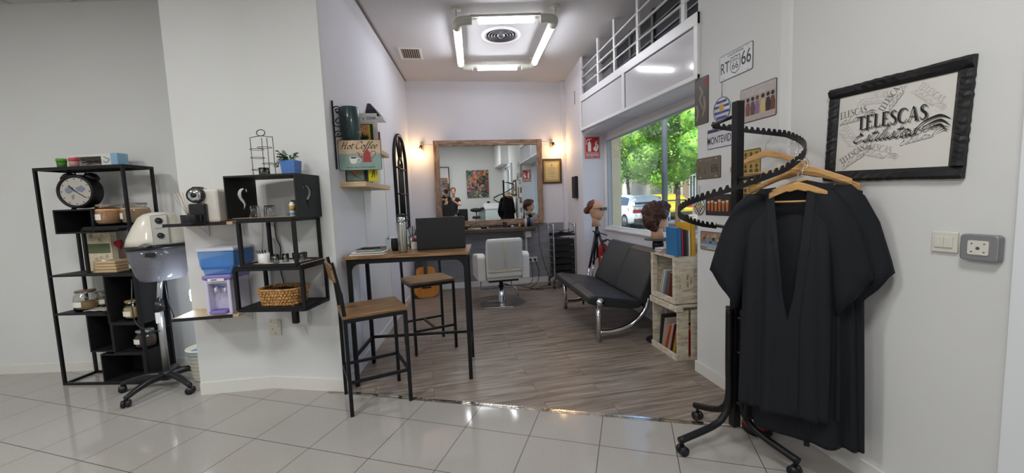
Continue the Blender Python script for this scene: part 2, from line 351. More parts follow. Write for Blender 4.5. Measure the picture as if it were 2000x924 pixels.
# boxed lintel panels with the ventilation grille above (white lacquer)
def LP(Y, z, off=0):
    """point on the lintel plane: z given as height fraction line"""
    return (1.968+(Y-2.84)*.019+off, Y, z)
Yn, Yf = 2.84, 5.66
def sl_(Y, zn, zf): return zn+(zf-zn)*(Y-Yn)/(Yf-Yn)
bot = lambda Y: sl_(Y, 2.338, 2.445)
top = lambda Y: sl_(Y, 2.832, 2.945)
def lbar(b, Y0, Y1, f0, f1, o0, o1):   # f: function of Y -> z
    v = []
    for Y in (Y0, Y1):
        for o in (o0, o1):
            for f in (f0, f1): x, y, z = LP(Y, f(Y), o); v.append((x, y, z))
    b.add(v, [(0, 1, 3, 2), (4, 6, 7, 5), (0, 4, 5, 1), (2, 3, 7, 6), (0, 2, 6, 4), (1, 5, 7, 3)])
lt = thing('lintel_cladding', 'white glossy panelled casing above the shop window under the grille', 'panel', (0, 0, 0))
b = B()
lbar(b, Yn, Yf, bot, lambda Y: bot(Y)+.035, -.02, .03)
lbar(b, Yn, Yf, lambda Y: top(Y)-.09, top, -.02, .03)
for y0, y1 in ((Yn, Yn+.05), (4.15, 4.22), (Yf-.04, Yf)): lbar(b, y0, y1, bot, top, -.018, .03)
b.obj('casing_frame', WHITE, lt, bev=.003)
b = B(); lbar(b, Yn, Yf, bot, lambda Y: bot(Y)+.03, .03, .33); b.obj('soffit', WHITE, lt)
for y0, y1 in ((Yn+.05, 4.15), (4.22, Yf-.04)):
    b = B(); lbar(b, y0+.012, y1-.012, lambda Y: bot(Y)+.037, lambda Y: top(Y)-.10, -.006, .012)
    b.obj('door_panel', mat('gloss_panel', 'cfcfd2', .12, coat=.5), lt)
    b = B(); lbar(b, y0, y1, lambda Y: bot(Y)+.03, lambda Y: top(Y)-.088, .013, .016); b.obj('shadow_gap', BLKM, lt)
# grille over the casing
gr = thing('ventilation_grille', 'white metal railing grille between the window casing and ceiling', 'grille', (0, 0, 0))
for y in (3.02, 3.82, 4.40, 4.92, 5.58):
    b = B(); lbar(b, y, y+.05, top, lambda Y: 3.475, -.012, .012); b.obj('upright', WHITE, gr)
for f in (.26, .52, .78):
    b = B(); z0 = lambda Y: top(Y)+(3.40-top(Y))*f
    b.tube([LP(Yn, z0(Yn), -.004), LP(Yf-.05, z0(Yf), -.004)], .011, 8); b.obj('rail', WHITE, gr)
b = B(); b.box(2.16, 5.66, 2.9, 2.2, 5.70, 3.48)
b = B(); lbar(b, Yn, Yf+.02, lambda Y: 2.42, lambda Y: 3.5, .34, .40); struct('wall_grille_back', b, mat('grey_louvre', '85827e', .7, var=.1, scale=3))
lo = thing('transom_window', 'grey framed dark transom glazing behind the white railing', 'window')
for z in (3.0, 3.14, 3.28, 3.40):
    b = B(); lbar(b, Yn+.02, Yf-.02, lambda Y: z, lambda Y: z+.018, .31, .34); b.obj('transom_bar', GREYM, lo)
for y in (3.55, 4.1, 4.65, 5.2):
    b = B(); lbar(b, y, y+.05, lambda Y: 2.92, lambda Y: 3.46, .30, .34); b.obj('mullion', GREYM, lo)
for y0, y1 in ((2.95, 3.52), (3.62, 4.08), (4.2, 4.6), (4.75, 5.15)):
    b = B(); lbar(b, y0, y1, lambda Y: 3.0, lambda Y: 3.40, .325, .338); b.obj('dark_glass', mat('dark_glass', '3b3d42', .2), lo)
# exterior beige pilaster by the window
struct('wall_outside_pilaster', B().box(2.61, 5.95, .14, 2.76, 6.3, 6), mat('beige_render', 'd9c49c', .85, var=.05, scale=5))
struct('wall_outside_shell', B().box(2.61, 7.2, .14, 2.7, 14, 6), mat('beige_render', 'd9c49c', .85))
# flat roof slab over everything keeps the sun out
struct('roof', B().box(-6.6, -2.1, 3.62, 2.65, 7.1, 3.8), CEIL)
# entrance door on the right wall, its white frame just enters the picture
b = B().box(1.945, .96, 0, 2.0, 1.062, 2.5); b.box(1.945, .90, 0, 2.06, .96, 2.5); b.box(1.955, -.47, 0, 2.06, -.39, 2.5); b.box(1.955, -.47, 2.42, 2.06, .96, 2.5)
dr = struct('door_1', b, mat('door_frame_white', 'e3e6ea', .35))
b = B(); b.box(1.99, .84, .02, 2.03, .90, 2.42); b.box(1.99, -.39, .02, 2.03, -.33, 2.42); b.box(1.99, -.39, 2.34, 2.03, .90, 2.42); b.box(1.99, -.39, .02, 2.03, .90, .16); b.obj('door_leaf', WHITE, dr)
B().box(2.005, -.33, .16, 2.011, .84, 2.34).obj('door_pane', PANE, dr)
B().tube([(1.99, -.24, 1.0), (1.93, -.24, 1.0), (1.93, -.24, 1.35), (1.99, -.24, 1.35)], .012).obj('door_handle', CHROME, dr)
single('shutter_box', B().box(1.74, -1.825, 2.52, 1.998, .25, 3.3), WHITE, 'white roller shutter box high above the entrance door seen in the mirror', 'shutter box', bev=.01)
# white service door on the alcove's left wall
def lwp(Y, off=0): # point on alcove left wall
    t = (Y-3.2)/3.6; return (-.86+.305*t+off, Y)
b = B()
for y0, y1 in ((4.02, 4.08), (4.93, 4.99)):
    (x0, _), (x1, _) = lwp(y0), lwp(y1); b.prism([(x0-.01, y0), (x1-.01, y1), (x1+.012, y1), (x0+.012, y0)], 0, 2.1, ax='z')
(x0, _), (x1, _) = lwp(4.02), lwp(4.99); b.prism([(x0-.01, 4.02), (x1-.01, 4.99), (x1+.012, 4.99), (x0+.012, 4.02)], 2.04, 2.1, ax='z')
d2 = struct('door_2', b, WHITE)
(x0, _), (x1, _) = lwp(4.085), lwp(4.925)
B().prism([(x0-.01, 4.085), (x1-.01, 4.925), (x1+.005, 4.925), (x0+.005, 4.085)], .01, 2.035, ax='z').obj('door_leaf', WHITE, d2)
x, y = lwp(4.86, .005); B().cyl((x, y, 1.08), (x+.012, y, 1.08), .024).cyl((x, y, 1.08), (x+.05, y, 1.08), .009).tube([(x+.05, y, 1.08), (x+.053, y-.12, 1.078)], .009).obj('door_handle', CHROME, d2)
# ================================================================ lamps
lampm = mat('led_tube', 'f4f6ff', .4, emit=TUBE_E); grm = mat('lamp_housing', 'c9c9bd', .5)
t = thing('ceiling_light', 'square ring ceiling light of four glowing LED tubes with rounded corners', 'ceiling light')
cs = [(.206, 4.335), (1.239, 4.19), (1.321, 5.676), (.31, 5.78)]; z = 3.36
def corner(i):
    p, a, c = Vector(cs[i]), Vector(cs[i-1]), Vector(cs[(i+1) % 4]); u = (a-p).normalized()*.13; v = (c-p).normalized()*.13
    return [(*(p+u*1.25), z), (*(p+u*.75), z), (*(p+u*.2+v*.2), z), (*(p+v*.75), z), (*(p+v*1.25), z)]
for i in range(4):
    B().tube(smooth2(corner(i), 4), .046, 14).obj('corner_elbow', grm, t)
    p, q = Vector(cs[i]), Vector(cs[(i+1) % 4]); u = (q-p).normalized()
    a, c = p+u*.15, q-u*.15
    b = B(); b.tube([(*a, z+.026), (*c, z+.026)], .030, 12); b.bar((*a, z+.018), (*c, z+.018), .088, .012); b.obj('housing', grm, t)
    e = .10 if i % 2 == 0 else .03
    a, c = p+u*(.13+e), q-u*(.13+e)
    o = B().tube([(*a, z-.012), (*c, z-.010)], .029, 14).obj('led_tube', lampm, t)
for i in range(4):
    x, y = cs[i]; B().cyl((x, y, z+.04), (x, y, 3.47), .008).cyl((x, y, 3.465), (x, y, 3.481), .05).obj('ceiling_rose', grm, t)
# air diffuser
t = thing('ceiling_diffuser', 'round louvred air diffuser in the ceiling inside the light ring', 'air vent', (.765, 4.94, 3.48))
B().lathe([(.235, 0), (.24, -.012), (.20, -.016), (.19, 0)], seg=40).obj('flange', WHITE, t)
for i, r in enumerate((.175, .14, .105, .07)):
    B().lathe([(r, .012), (r+.018, -.014), (r+.012, -.016), (r-.008, .010)], seg=36).obj('ring', GREYM, t)
B().lathe([(.001, -.045), (.03, -.03), (.05, -.012), (.05, 0)], seg=28).obj('centre_cone', GREYM, t)
B().lathe([(.19, -.001), (.19, -.002), (.001, -.002)], seg=36).obj('throat', BLKM, t)
t = thing('ceiling_vent', 'small rectangular slatted vent in the ceiling by the left wall', 'air vent', (-.36, 5.6, 3.48), -.02)
b = B(); b.box(-.15, -.20, -.01, .15, -.165, 0); b.box(-.15, .165, -.01, .15, .20, 0); b.box(-.15, -.165, -.01, -.115, .165, 0); b.box(.115, -.165, -.01, .15, .165, 0); b.obj('frame', WHITE, t)
B().box(-.115, -.165, -.002, .115, .165, -.001).obj('backing', BLKM, t)
b = B()
for i in range(8): b.box(-.105+i*.028, -.165, -.009, -.095+i*.028, .165, -.003)
b.obj('slats', mat('vent_slat', 'b9a892', .6), t)
# wall sconces either side of the mirror
warm = mat('warm_bulb', 'ffc070', .4, emit=16)
def sconce(x, z, label, s):
    t = thing('sconce', label, 'wall lamp', (x, 6.8, z), group='bare-bulb sconces beside the mirror')
    B().box(-.025, -.015, -.07, .025, 0, .07).obj('backplate', OAK, t, bev=.004)
    B().tube([(0, -.015, 0), (0, -.05, 0), (s*.01, -.07, -.02)], .012).obj('arm', OAK, t)
    B().cyl((s*.01, -.07, -.005), (s*.025, -.085, -.055), .022, .026).obj('socket', BLKP, t)
    B().ball((s*.035, -.095, -.09), .032).obj('bulb', warm, t)
    l = bpy.data.lights.new('sconce_light', 'POINT'); l.energy = SCONCE_W; l.color = (1, .62, .28); l.shadow_soft_size = .035
    o = bpy.data.objects.new('sconce_light', l); C.objects.link(o); o.parent = t; o.location = (s*.045, -.14, -.10)
    B().tube([(0, -.006, .02), (-s*.165, -.006, .024)], .003, 6).obj('cable', PAPER, t)
sconce(-.345, 2.43, 'warm glowing bare-bulb sconce on the wall left of the big mirror', -1)
t_ = sconce(1.865, 2.45, 'warm glowing bare-bulb sconce right of the big mirror above the certificate', 1)
# unseen fill panels added in the front ceiling to brighten the room
for i, (x, y) in enumerate(((-4.2, 1.4), (-1.6, 1.3), (.6, .3), (-3.0, -.7))):
    lab = ('recessed square LED ceiling panel furthest left of the front salon', 'recessed square LED ceiling panel before the coffee column', 'recessed square LED ceiling panel nearest the entrance door', 'recessed square LED ceiling panel nearest the rear wall')[i]
    t = thing('ceiling_panel_light', lab, 'ceiling light', (x, y, 3.36), group='LED panels of the front salon')
    b = B()
    for s in (-1, 1): b.box(s*.29-.012, -.3, -.012, s*.29+.012, .3, 0); b.box(-.28, s*.29-.012, -.012, .28, s*.29+.012, 0)
    b.obj('frame', WHITE, t)
    B().box(-.28, -.28, -.006, .28, .28, -.001).obj('diffuser', mat('led_panel', 'fff8ee', .5, emit=2.5), t)
    l = bpy.data.lights.new('panel_light', 'AREA'); l.energy = FILL_W*(1.25, .72, .95, 1.0)[i]; l.size = .54; l.color = (1, .995, .985)
    o = bpy.data.objects.new('panel_light', l); C.objects.link(o); o.parent = t; o.location = (0, 0, -.016)
# little LED lamp on the side of the column
t = thing('plug_in_lamp', 'bright white LED lamp glowing on the column side behind the hood dryer', 'lamp', (-2.05, 3.52, .70))
B().lathe([(.012, 0), (.018, .01), (.02, .035), (.014, .045)]).obj('socket', WHITE, t)
B().lathe([(.014, .045), (.026, .06), (.028, .13), (.018, .155), (.001, .16)]).obj('bulb', mat('cool_bulb', 'eef4ff', .4, emit=45), t)
B().box(.012, -.012, .01, .03, .012, .03).obj('bracket', WHITE, t)
l = bpy.data.lights.new('nook_light', 'POINT'); l.energy = NOOK_W; l.color = (.75, .87, 1); l.shadow_soft_size = .04
o = bpy.data.objects.new('nook_light', l); C.objects.link(o); o.parent = t; o.location = (-.06, .0, .10)
# ================================================================ left side: metal shelf unit
SR = atan2(-.218, .976)
def post(b, x0, y0, z0, x1, y1, z1, w=.02): b.bar((x0, y0, z0), (x1, y1, z1), w)
U = thing('shelf_unit', 'tall black metal frame shelf unit with offset boxes against the far left wall', 'shelf', (-3.394, 3.938, 0), SR)
W_, D_, H_ = .80, .27, 1.88
for x in (.01, W_-.01):
    for y in (.01, D_-.01): B().bar((x, y, 0), (x, y, H_), .02).obj('post', BLK, U)
for z in (.01, H_-.01):
    b = B()
    for p, q in (((.02, .01), (W_-.02, .01)), ((.02, D_-.01), (W_-.02, D_-.01)), ((.01, .02), (.01, D_-.02)), ((W_-.01, .02), (W_-.01, D_-.02))): b.bar((*p, z), (*q, z), .02)
    b.obj('perimeter_frame', BLK, U)
B().box(0, 0, H_, W_, D_, H_+.004).obj('top_panel', BLKM, U)
def plate_(x0, x1, z, t=.016): return B().box(x0, 0, z-t, x1, D_, z).obj('shelf', BLKM, U)
plate_(.02, W_-.02, .975); plate_(.02, .48, .64); plate_(.38, W_-.02, 1.378); 
def obox(x0, x1, z0, z1, back=False, side='', nm='black_box', win=None):
    b = B(); t = .012
    b.box(x0, 0, z0, x1, D_-.004, z0+t); b.box(x0, 0, z1-t, x1, D_-.004, z1)
    if 'l' in side: b.box(x0, 0, z0+t, x0+t, D_-.004, z1-t)
    if 'r' in side: b.box(x1-t, 0, z0+t, x1, D_-.004, z1-t)
    if back: 
        if win: b.box(x0+t, D_-.016, z0+t, win[0], D_-.004, z1-t); b.box(win[1], D_-.016, z0+t, x1-t, D_-.004, z1-t); b.box(win[0], D_-.016, z0+t, win[1], D_-.004, win[2]); b.box(win[0], D_-.016, win[3], win[1], D_-.004, z1-t)
        else: b.box(x0+t, D_-.016, z0+t, x1-t, D_-.004, z1-t)
    return b.obj(nm, BLKM, U)
obox(.13, .48, 1.325, 1.53, True, 'lr', win=(.345, .475, 1.337, 1.518))
obox(.50, W_-.02, .54, .96, True, 'lr')
obox(.30, .52, .295, .625, True, 'lr')
obox(.52, W_-.02, .275, .54, True, 'l', win=(.70, .76, .42, .53))
obox(.385, W_-.02, .02, .275, True, 'lr', win=(.60, .70, .10, .26))
b = B(); b.bar((.37, .01, .98), (.37, .01, 1.365), .02); b.bar((.68, D_-.01, .98), (.68, D_-.01, 1.36), .02); b.box(.36, 0, 1.345, .70, D_, 1.362); b.obj('inner_frame', BLK, U)
B().bar((.285, D_-.01, .65), (.285, D_-.01, .96), .02).obj('inner_post', BLK, U)
UW = Matrix.Translation((-3.394, 3.938, 0)) @ Matrix.Rotation(SR, 4, 'Z')
def on(x, y, z): return tuple(UW @ Vector((x, y, z)))
# alarm clock
t = thing('alarm_clock', 'large black twin-bell alarm clock with a grey world-map dial on the shelf unit', 'clock', on(.285, .115, 1.53), SR+.18)
zc = .15
B().lathe([(.001, -.06), (.135, -.06), (.142, -.05), (.142, .03), (.125, .05), (.001, .05)], seg=40, M=Matrix.Translation((0, 0, zc)) @ Matrix.Rotation(-pi/2, 4, 'X')).obj('case', BLK, t)
B().tube([(.13*cos(a), -.062, zc+.13*sin(a)) for a in [2*pi*k/40 for k in range(40)]], .013, 10, closed=True).obj('bezel', BLK, t)
B().disc(0, zc, .118, -.0625, n=40).obj('dial', mat('dial_grey', 'b5b0a8', .4), t)
b = B()
for P in ([(-.08, .02), (-.05, .045), (-.01, .035), (-.02, .0), (-.05, -.02), (-.075, -.005)], [(.0, .03), (.05, .05), (.08, .02), (.05, -.01), (.03, .0), (.01, .0)], [(-.035, -.03), (-.01, -.025), (-.02, -.07), (-.035, -.06)]):
    b.add([(x, -.0632, zc+z) for x, z in P], [tuple(range(len(P)))])
b.obj('map_print', mat('map_blue', '7b8291', .6), t)
b = B()
for k in range(12):
    a = 2*pi*k/12; b.add([(.105*cos(a)-.004, -.0635, zc+.105*sin(a)-.006), (.105*cos(a)+.004, -.0635, zc+.105*sin(a)-.006), (.105*cos(a)+.004, -.0635, zc+.105*sin(a)+.006), (.105*cos(a)-.004, -.0635, zc+.105*sin(a)+.006)], [(0, 1, 2, 3)])
b.obj('hour_marks', mat('ink_grey', '4a4a4e', .6), t)
B().bar((-.005, -.066, zc+.005), (.075, -.066, zc-.055), .004).bar((.005, -.066, zc-.004), (-.045, -.066, zc+.05), .006).obj('hands', BLKM, t)
for s in (-1, 1):
    B().lathe([(.052, 0), (.048, .018), (.025, .036), (.001, .04)], M=Matrix.Translation((s*.088, -.005, zc+.118)) @ Matrix.Rotation(s*.55, 4, 'Y')).obj('bell', BLK, t)
    B().tube(smooth2([(s*.03, 0, zc+.13), (s*.045, 0, zc+.165), (s*.09, 0, zc+.185), (s*.13, 0, zc+.178), (s*.14, 0, zc+.20), (s*.115, 0, zc+.205)], 5), .005).obj('scroll', BLK, t)
    B().cyl((s*.075, 0, .03), (s*.095, 0, 0), .01).obj('foot', BLK, t)
# glass jars
def jar(x, y, z, r, h, fill, col, label, lidcol=None, fl=.62, tagp=(0, .38), rz=0):
    t = thing('glass_jar', label, 'jar', on(x, y, z), SR+rz, group='swing-top jars on the shelf unit')
    pr = [(r*.86, 0), (r*.98, .012), (r, .03), (r, h*.62), (r*.93, h*.74), (r*.72, h*.84), (r*.70, h*.9), (r*.80, h*.93)]
    B().lathe(pr+[(r*.76, h*.94), (r*.66, h*.9), (r*.68, h*.84), (r*.88, h*.73), (r*.955, h*.6), (r*.955, .03), (r*.8, .014), (.001, .012)], seg=28).obj('glass_body', JARG, t)
    B().lathe([(.001, .0125), (r*.79, .015), (r*.95, .032), (r*.95, h*fl*.95), (r*.88, h*fl), (.001, h*fl*1.02)], seg=24).obj('contents', mat('contents_'+col, tuple(min(1, v*1.18) for v in (int(col[0:2], 16)/255, int(col[2:4], 16)/255, int(col[4:6], 16)/255)), .9, var=.12, scale=30), t)
    B().lathe([(r*.80, h*.93), (r*.82, h*.96), (r*.76, h), (.001, h)], seg=28).obj('lid', mat('lid_'+(lidcol or 'c9c2b4'), lidcol or 'c9c2b4', .25, trans=.3), t)
    B().tube([(r*.84*cos(a), r*.84*sin(a), h*.91) for a in [2*pi*k/24 for k in range(24)]], .0025, 6, closed=True).obj('wire_bail', CHROME, t)
    b = B(); lw, lh = r*.62, h*.26; zz = h*tagp[1]; M_ = Matrix.Rotation(tagp[0], 4, 'Z')
    n = 6; v = []
    for k in range(n+1):
        a = -pi/2-lw/r/1.1+2*lw/r/1.1*k/n
        v += [(r*1.008*cos(a), r*1.008*sin(a), zz-lh/2), (r*1.008*cos(a), r*1.008*sin(a), zz+lh/2)]
    b.add(v, [(2*i, 2*i+2, 2*i+3, 2*i+1) for i in range(n)], True, M_); b.obj('paper_label', PAPER, t, fix=False)
    return t
jar(.50, .115, 1.378, .098, .185, .6, 'b98a62', 'glass jar full of tan powder right of the alarm clock', 'b39479', .78, (-.25, .42))
jar(.72, .14, 1.378, .10, .19, .6, 'a98a70', 'glass jar of tan powder in the upper right corner of the shelf unit', 'a58d78', .78, (-.7, .42))
jar(.71, .12, .975, .062, .125, .5, 'c2a873', 'small square glass jar of yellow grain beside the wooden tray', 'a49b89', .6, (-.2, .40))
jar(.185, .115, .64, .085, .18, .4, 'a48158', 'half-full jar of brown powder on the left middle shelf', '8a6c58', .42, (-.1, .36))
jar(.245, .20, .64, .06, .15, .4, '8f7350', 'smaller jar of dark grain behind the half-full brown powder jar', '9a8a78', .6, (.4, .4))
jar(.63, .11, .552, .075, .17, .5, 'c9a96e', 'jar of yellow meal inside the black square box', 'b1965f', .62, (-.1, .36))
jar(.69, .12, .287, .078, .165, .7, '4d3630', 'jar of dark brown beans low in the black shelf box', 'b9b6b2', .62, (-.3, .45))
# things on top and inside
t = thing('boxed_toy_set', 'white cardboard window box with blue end lying on top of the shelf unit', 'box', on(.12, .17, 1.884), SR)
b = B(); b.box(0, 0, 0, .46, .09, .02); b.box(0, 0, .10, .46, .09, .12); b.box(0, 0, .02, .05, .09, .10); b.box(.31, 0, .02, .46, .09, .10); b.box(.05, .06, .02, .31, .09, .10); b.obj('carton', PAPER, t)
B().box(.40, -.001, 0, .462, .091, .121).obj('blue_end', mat('light_blue_card', '8fb9d4', .6), t)
B().box(.05, .058, .02, .31, .0595, .10).obj('tray_insert', mat('dark_card', '8d8782', .7), t)
B().bar((.10, .03, .055), (.29, .045, .075), .008).bar((.10, .03, .075), (.29, .045, .05), .008).obj('tool', BLKP, t)
B().rib([(.33, .06), (.345, .045), (.37, .05), (.385, .07), (.36, .08), (.335, .095)], .009, -.001).obj('blue_print', mat('print_blue', '6f9fc4', .6), t)
for x, c, n_, la in ((.10, '5aa02c', 'green', 'green lidded tub in front of the white window box'), (.215, 'cf4a5c', 'red', 'red lidded tub in front of the white window box')):
    t = thing('lidded_tub', la, 'tub', on(x+.06, .09, 1.884), SR, group='play dough tubs')
    B().lathe([(.029, 0), (.032, .055), (.001, .055)]).obj('tub', mat('tub_'+n_, '3f7a28' if n_ == 'green' else 'b98d86', .5), t)
    B().lathe([(.034, .055), (.034, .08), (.001, .082)]).obj('lid', mat('tublid_'+n_, c, .4), t)
t = thing('router', 'small grey electronic box standing in the upper black shelf box', 'device', on(.41, .13, 1.337), SR)
B().box(-.05, -.03, 0, .05, .04, .165).obj('case', mat('device_grey', '8b8b88', .5), t, bev=.01)
B().disc(0, .06, .008, -.0305).disc(0, .11, .004, -.0305).obj('buttons', WHITE, t)
t = thing('gift_card_box', 'cream flowered card with a dark green window leaning behind the shelf frame', 'card box', on(.27, .19, .975), SR)
B().box(-.13, 0, 0, .13, .05, .34).obj('card', mat('cream_card', 'd7cbb0', .8, var=.12, scale=25), t)
B().box(-.11, -.002, .16, .115, 0, .245).obj('window', mat('olive_green', '5d6b4a', .5), t)
random.seed(3); b = B()
for k in range(16):
    x, z = random.uniform(-.11, .11), random.choice((random.uniform(.02, .13), random.uniform(.27, .32)))
    for q in range(5): b.disc(x+.011*cos(q*1.257), z+.011*sin(q*1.257), .006, -.0015, n=8)
b.obj('flower_print', mat('flower_ink', 'b7a58a', .8), t)
t = thing('wooden_tray', 'stacked pale wooden trays with red felt hearts on a stick', 'tray', on(.47, .12, .975), SR)
b = B()
for k in range(4): b.box(-.105+.004*k, -.075, .003+.026*k, .115-.004*k, .075, .026+.026*k)
b.obj('trays', OAK, t, bev=.004)
B().box(-.02, -.07, .104, .02, -.03, .115).obj('clip', PAPER, t)
def heart(b, cx, cz, s, y0, y1, rot=0):
    P = []
    for k in range(24):
        a = 2*pi*k/24; x = .8*sin(a)**3*16/16; z = (13*cos(a)-5*cos(2*a)-2*cos(3*a)-cos(4*a))/16
        x, z = x*cos(rot)-z*sin(rot), x*sin(rot)+z*cos(rot); P.append((cx+x*s, cz+z*s))
    b.prism(P, y0, y1)
t = thing('felt_hearts', 'two dark red felt hearts standing up behind the wooden trays', 'decoration', on(.47, .21, .975), SR)
b = B(); heart(b, -.02, .235, .045, -.012, .012, .3); b.obj('heart', mat('felt_red', '8e2229', .9), t, bev=.004)
b = B(); heart(b, .055, .18, .036, -.012, .012, -.5); b.obj('heart', MATS['felt_red'], t, bev=.004)
B().tube([(-.01, 0, .2), (.02, 0, .0)], .003).tube([(.05, 0, .16), (.02, 0, .0)], .003).obj('stick', MATS['felt_red'], t)
t = thing('paper_packet', 'crumpled clear packet lying by the jar on the left middle shelf', 'packet', on(.33, .10, .64), SR)
b = B(); v = []
for i in range(9):
    for j in range(6): v.append((-.10+.025*i, -.06+.022*j, .008+.012*random.random()*(1 if 0 < i < 8 else .2)))
b.add(v, [(i*6+j, (i+1)*6+j, (i+1)*6+j+1, i*6+j+1) for i in range(8) for j in range(5)], True)
o = b.obj('film', mat('packet_film', 'b9b7b0', .3), t); m_ = o.modifiers.new('s', 'SOLIDIFY'); m_.thickness = .006

# ================================================================ hood dryer on castors
hx, hy = -2.40, 3.66
t = thing('hood_dryer', 'white hood hair dryer with smoked visor on a wheeled stand', 'hair dryer', (hx, hy, 0), radians(-8))
B().lathe([(.045, .075), (.05, .10), (.045, .125), (.03, .15), (.001, .15)], seg=20).obj('hub', BLKP, t)
for a in (-98, -170, -26, 46, 118):
    a = radians(a); L = .33
    pts = smooth2([(0, 0, .105), (L*.35*cos(a), L*.35*sin(a), .118), (L*.7*cos(a), L*.7*sin(a), .10), (L*cos(a), L*sin(a), .07)], 4)
    leg = B().tube(pts, [.032-.013*i/(len(pts)-1) for i in range(len(pts))], 10).obj('leg', BLKP, t)
    b = B(); cx, cy = L*cos(a), L*sin(a); b.cyl((cx, cy, .055), (cx, cy, .075), .01)
    for s in (-1, 1): b.cyl((cx+s*.006*sin(a+.6), cy-s*.006*cos(a+.6), .028), (cx+s*.026*sin(a+.6), cy-s*.026*cos(a+.6), .028), .028, seg=18)
    b.obj('caster', BLKP, leg)
B().cyl((0, 0, .14), (0, 0, .72), .024).obj('outer_pole', mat('pole_alu', 'b4b4b2', .3, metal=.9), t)
B().cyl((0, 0, .72), (.05, 0, 1.0), .019).obj('inner_pole', CHROME, t)
B().cyl((0, 0, .66), (0, 0, .745), .032).cyl((0, 0, .70), (.055, -.02, .70), .012).obj('clamp_collar', BLKP, t)
B().box(-.018, -.0255, .56, .018, -.022, .65).obj('label_sticker', WHITE, t)
# visor: a flattened tapering smoked shell, open at the front side facing right
rz_ = []; n = 32
def ell(rx, ry, z, cx=0, cy=0, tilt=0): return [(cx+rx*cos(2*pi*k/n), cy+ry*sin(2*pi*k/n), z+tilt*cos(2*pi*k/n)) for k in range(n)]
b = B(); b.loft([ell(.20, .20, 1.19, -.02, 0, .005), ell(.19, .195, 1.10, -.02, 0, -.002), ell(.165, .175, .98, -.015, 0, 0), ell(.145, .155, .93, -.01, 0, .004), ell(.13, .14, .925, -.01, 0, .004)], caps=False)
o = b.obj('smoked_visor', mat('smoked_acrylic', '77777f', .08, alpha=.5), t); m_ = o.modifiers.new('s', 'SOLIDIFY'); m_.thickness = .004
b = B(); b.loft([ell(.205, .205, 1.185, -.02, 0, .006), ell(.21, .21, 1.20, -.02, 0, .006), ell(.205, .205, 1.215, -.02, 0, .006)], caps=True); b.obj('rim', BLKP, t)
b = B(); b.loft([ell(.203, .203, 1.215, -.02, 0, .006), ell(.187, .19, 1.27, -.022), ell(.15, .165, 1.36, -.012), ell(.112, .135, 1.44, .0, 0, .004), ell(.085, .11, 1.468, .01, 0, .008), ell(.03, .05, 1.478, .01)], caps=True); b.obj('hood_shell', CREAM, t)
M_ = Matrix.Translation((.13, -.135, 1.26)) @ Matrix.Rotation(radians(28), 4, 'Z') @ Matrix.Rotation(radians(-14), 4, 'X') @ Matrix.Rotation(radians(-4), 4, 'Y')
b = B(); b.box(-.055, -.012, -.04, .05, .03, .20, M_); b.obj('control_panel', mat('panel_silver', '9c9c97', .3, metal=.6), t, bev=.006)
for dz, r in ((.15, .024), (.03, .022)):
    c = M_ @ Vector((-.002, -.012, dz)); d_ = M_ @ Vector((-.002, -.032, dz)); B().cyl(c, d_, r, r*.9, 20).obj('dial_knob', BLKP, t)
c = M_ @ Vector((-.002, -.0125, .09)); b = B(); 
for q in range(7): b.box(-.03+q*.009, -.0135, .088, -.026+q*.009, -.012, .094, M_)
b.obj('scale_marks', BLKM, t)
M2 = Matrix.Translation((.06, -.205, 1.225)); b = B(); b.prism([(-.045, 0), (0, .016), (.045, 0), (0, -.016)], -.012, .01, M2); b.obj('badge', GREYM, t)
b = B(); b.box(.0, -.19, 1.13, .10, -.175, 1.165); b.obj('latch', BLKP, t, bev=.004)
b = B(); b.lathe([(.02, 0), (.03, .01), (.03, .07), (.02, .08)], M=Matrix.Translation((-.235, -.01, 1.18))); b.obj('side_knob', BLKP, t)
B().tube(smooth2([(-.12, -.08, .95), (-.125, -.10, .7), (-.10, -.09, .56), (.03, -.05, .50)], 6), .004, 6).obj('power_cord', BLKP, t)
B().tube(smooth2([(.12, -.06, .95), (.13, -.06, .75), (.11, 0, .6), (.03, .03, .52)], 6), .004, 6).obj('power_cord', BLKP, t)
for o in [x for x in bpy.data.objects if x.parent == t and x.name.split('.')[0] in ('smoked_visor', 'rim', 'hood_shell', 'control_panel', 'dial_knob', 'scale_marks', 'badge', 'latch', 'side_knob')]: o.location = (.075, 0, 0)
# waste bin
t = thing('waste_bin', 'white plastic waste basket with blue band half behind the column', 'waste bin', (-2.165, 3.80, 0), .2)
B().lathe([(.001, .006), (.095, .006), (.10, 0), (.105, .01), (.135, .27), (.145, .275), (.145, .285), (.13, .285), (.10, .02)], seg=36).obj('bin_body', mat('bin_cream', 'dcd9c8', .5, bump=.0), t)
b = B()
for k in range(6): z = .045+.035*k; r = .107+.0285*z/.26*.95+.002; b.tube([(r*cos(a), r*sin(a), z) for a in [2*pi*q/36 for q in range(36)]], .0018, 5, closed=True)
b.obj('ribs', MATS['bin_cream'], t)
B().lathe([(.1345, .235), (.1365, .25)], seg=36).obj('blue_band', mat('band_blue', '7f9fc9', .5), t)

# ================================================================ the coffee corner on the column
WR = atan2(-.243, .97)
K = thing('metal_shelf_rack', 'black stepped metal wall rack with cut-out box and two lower tiers on the column', 'shelf', (-1.503, 3.055, 0), WR)
LK = .497; DK = .30
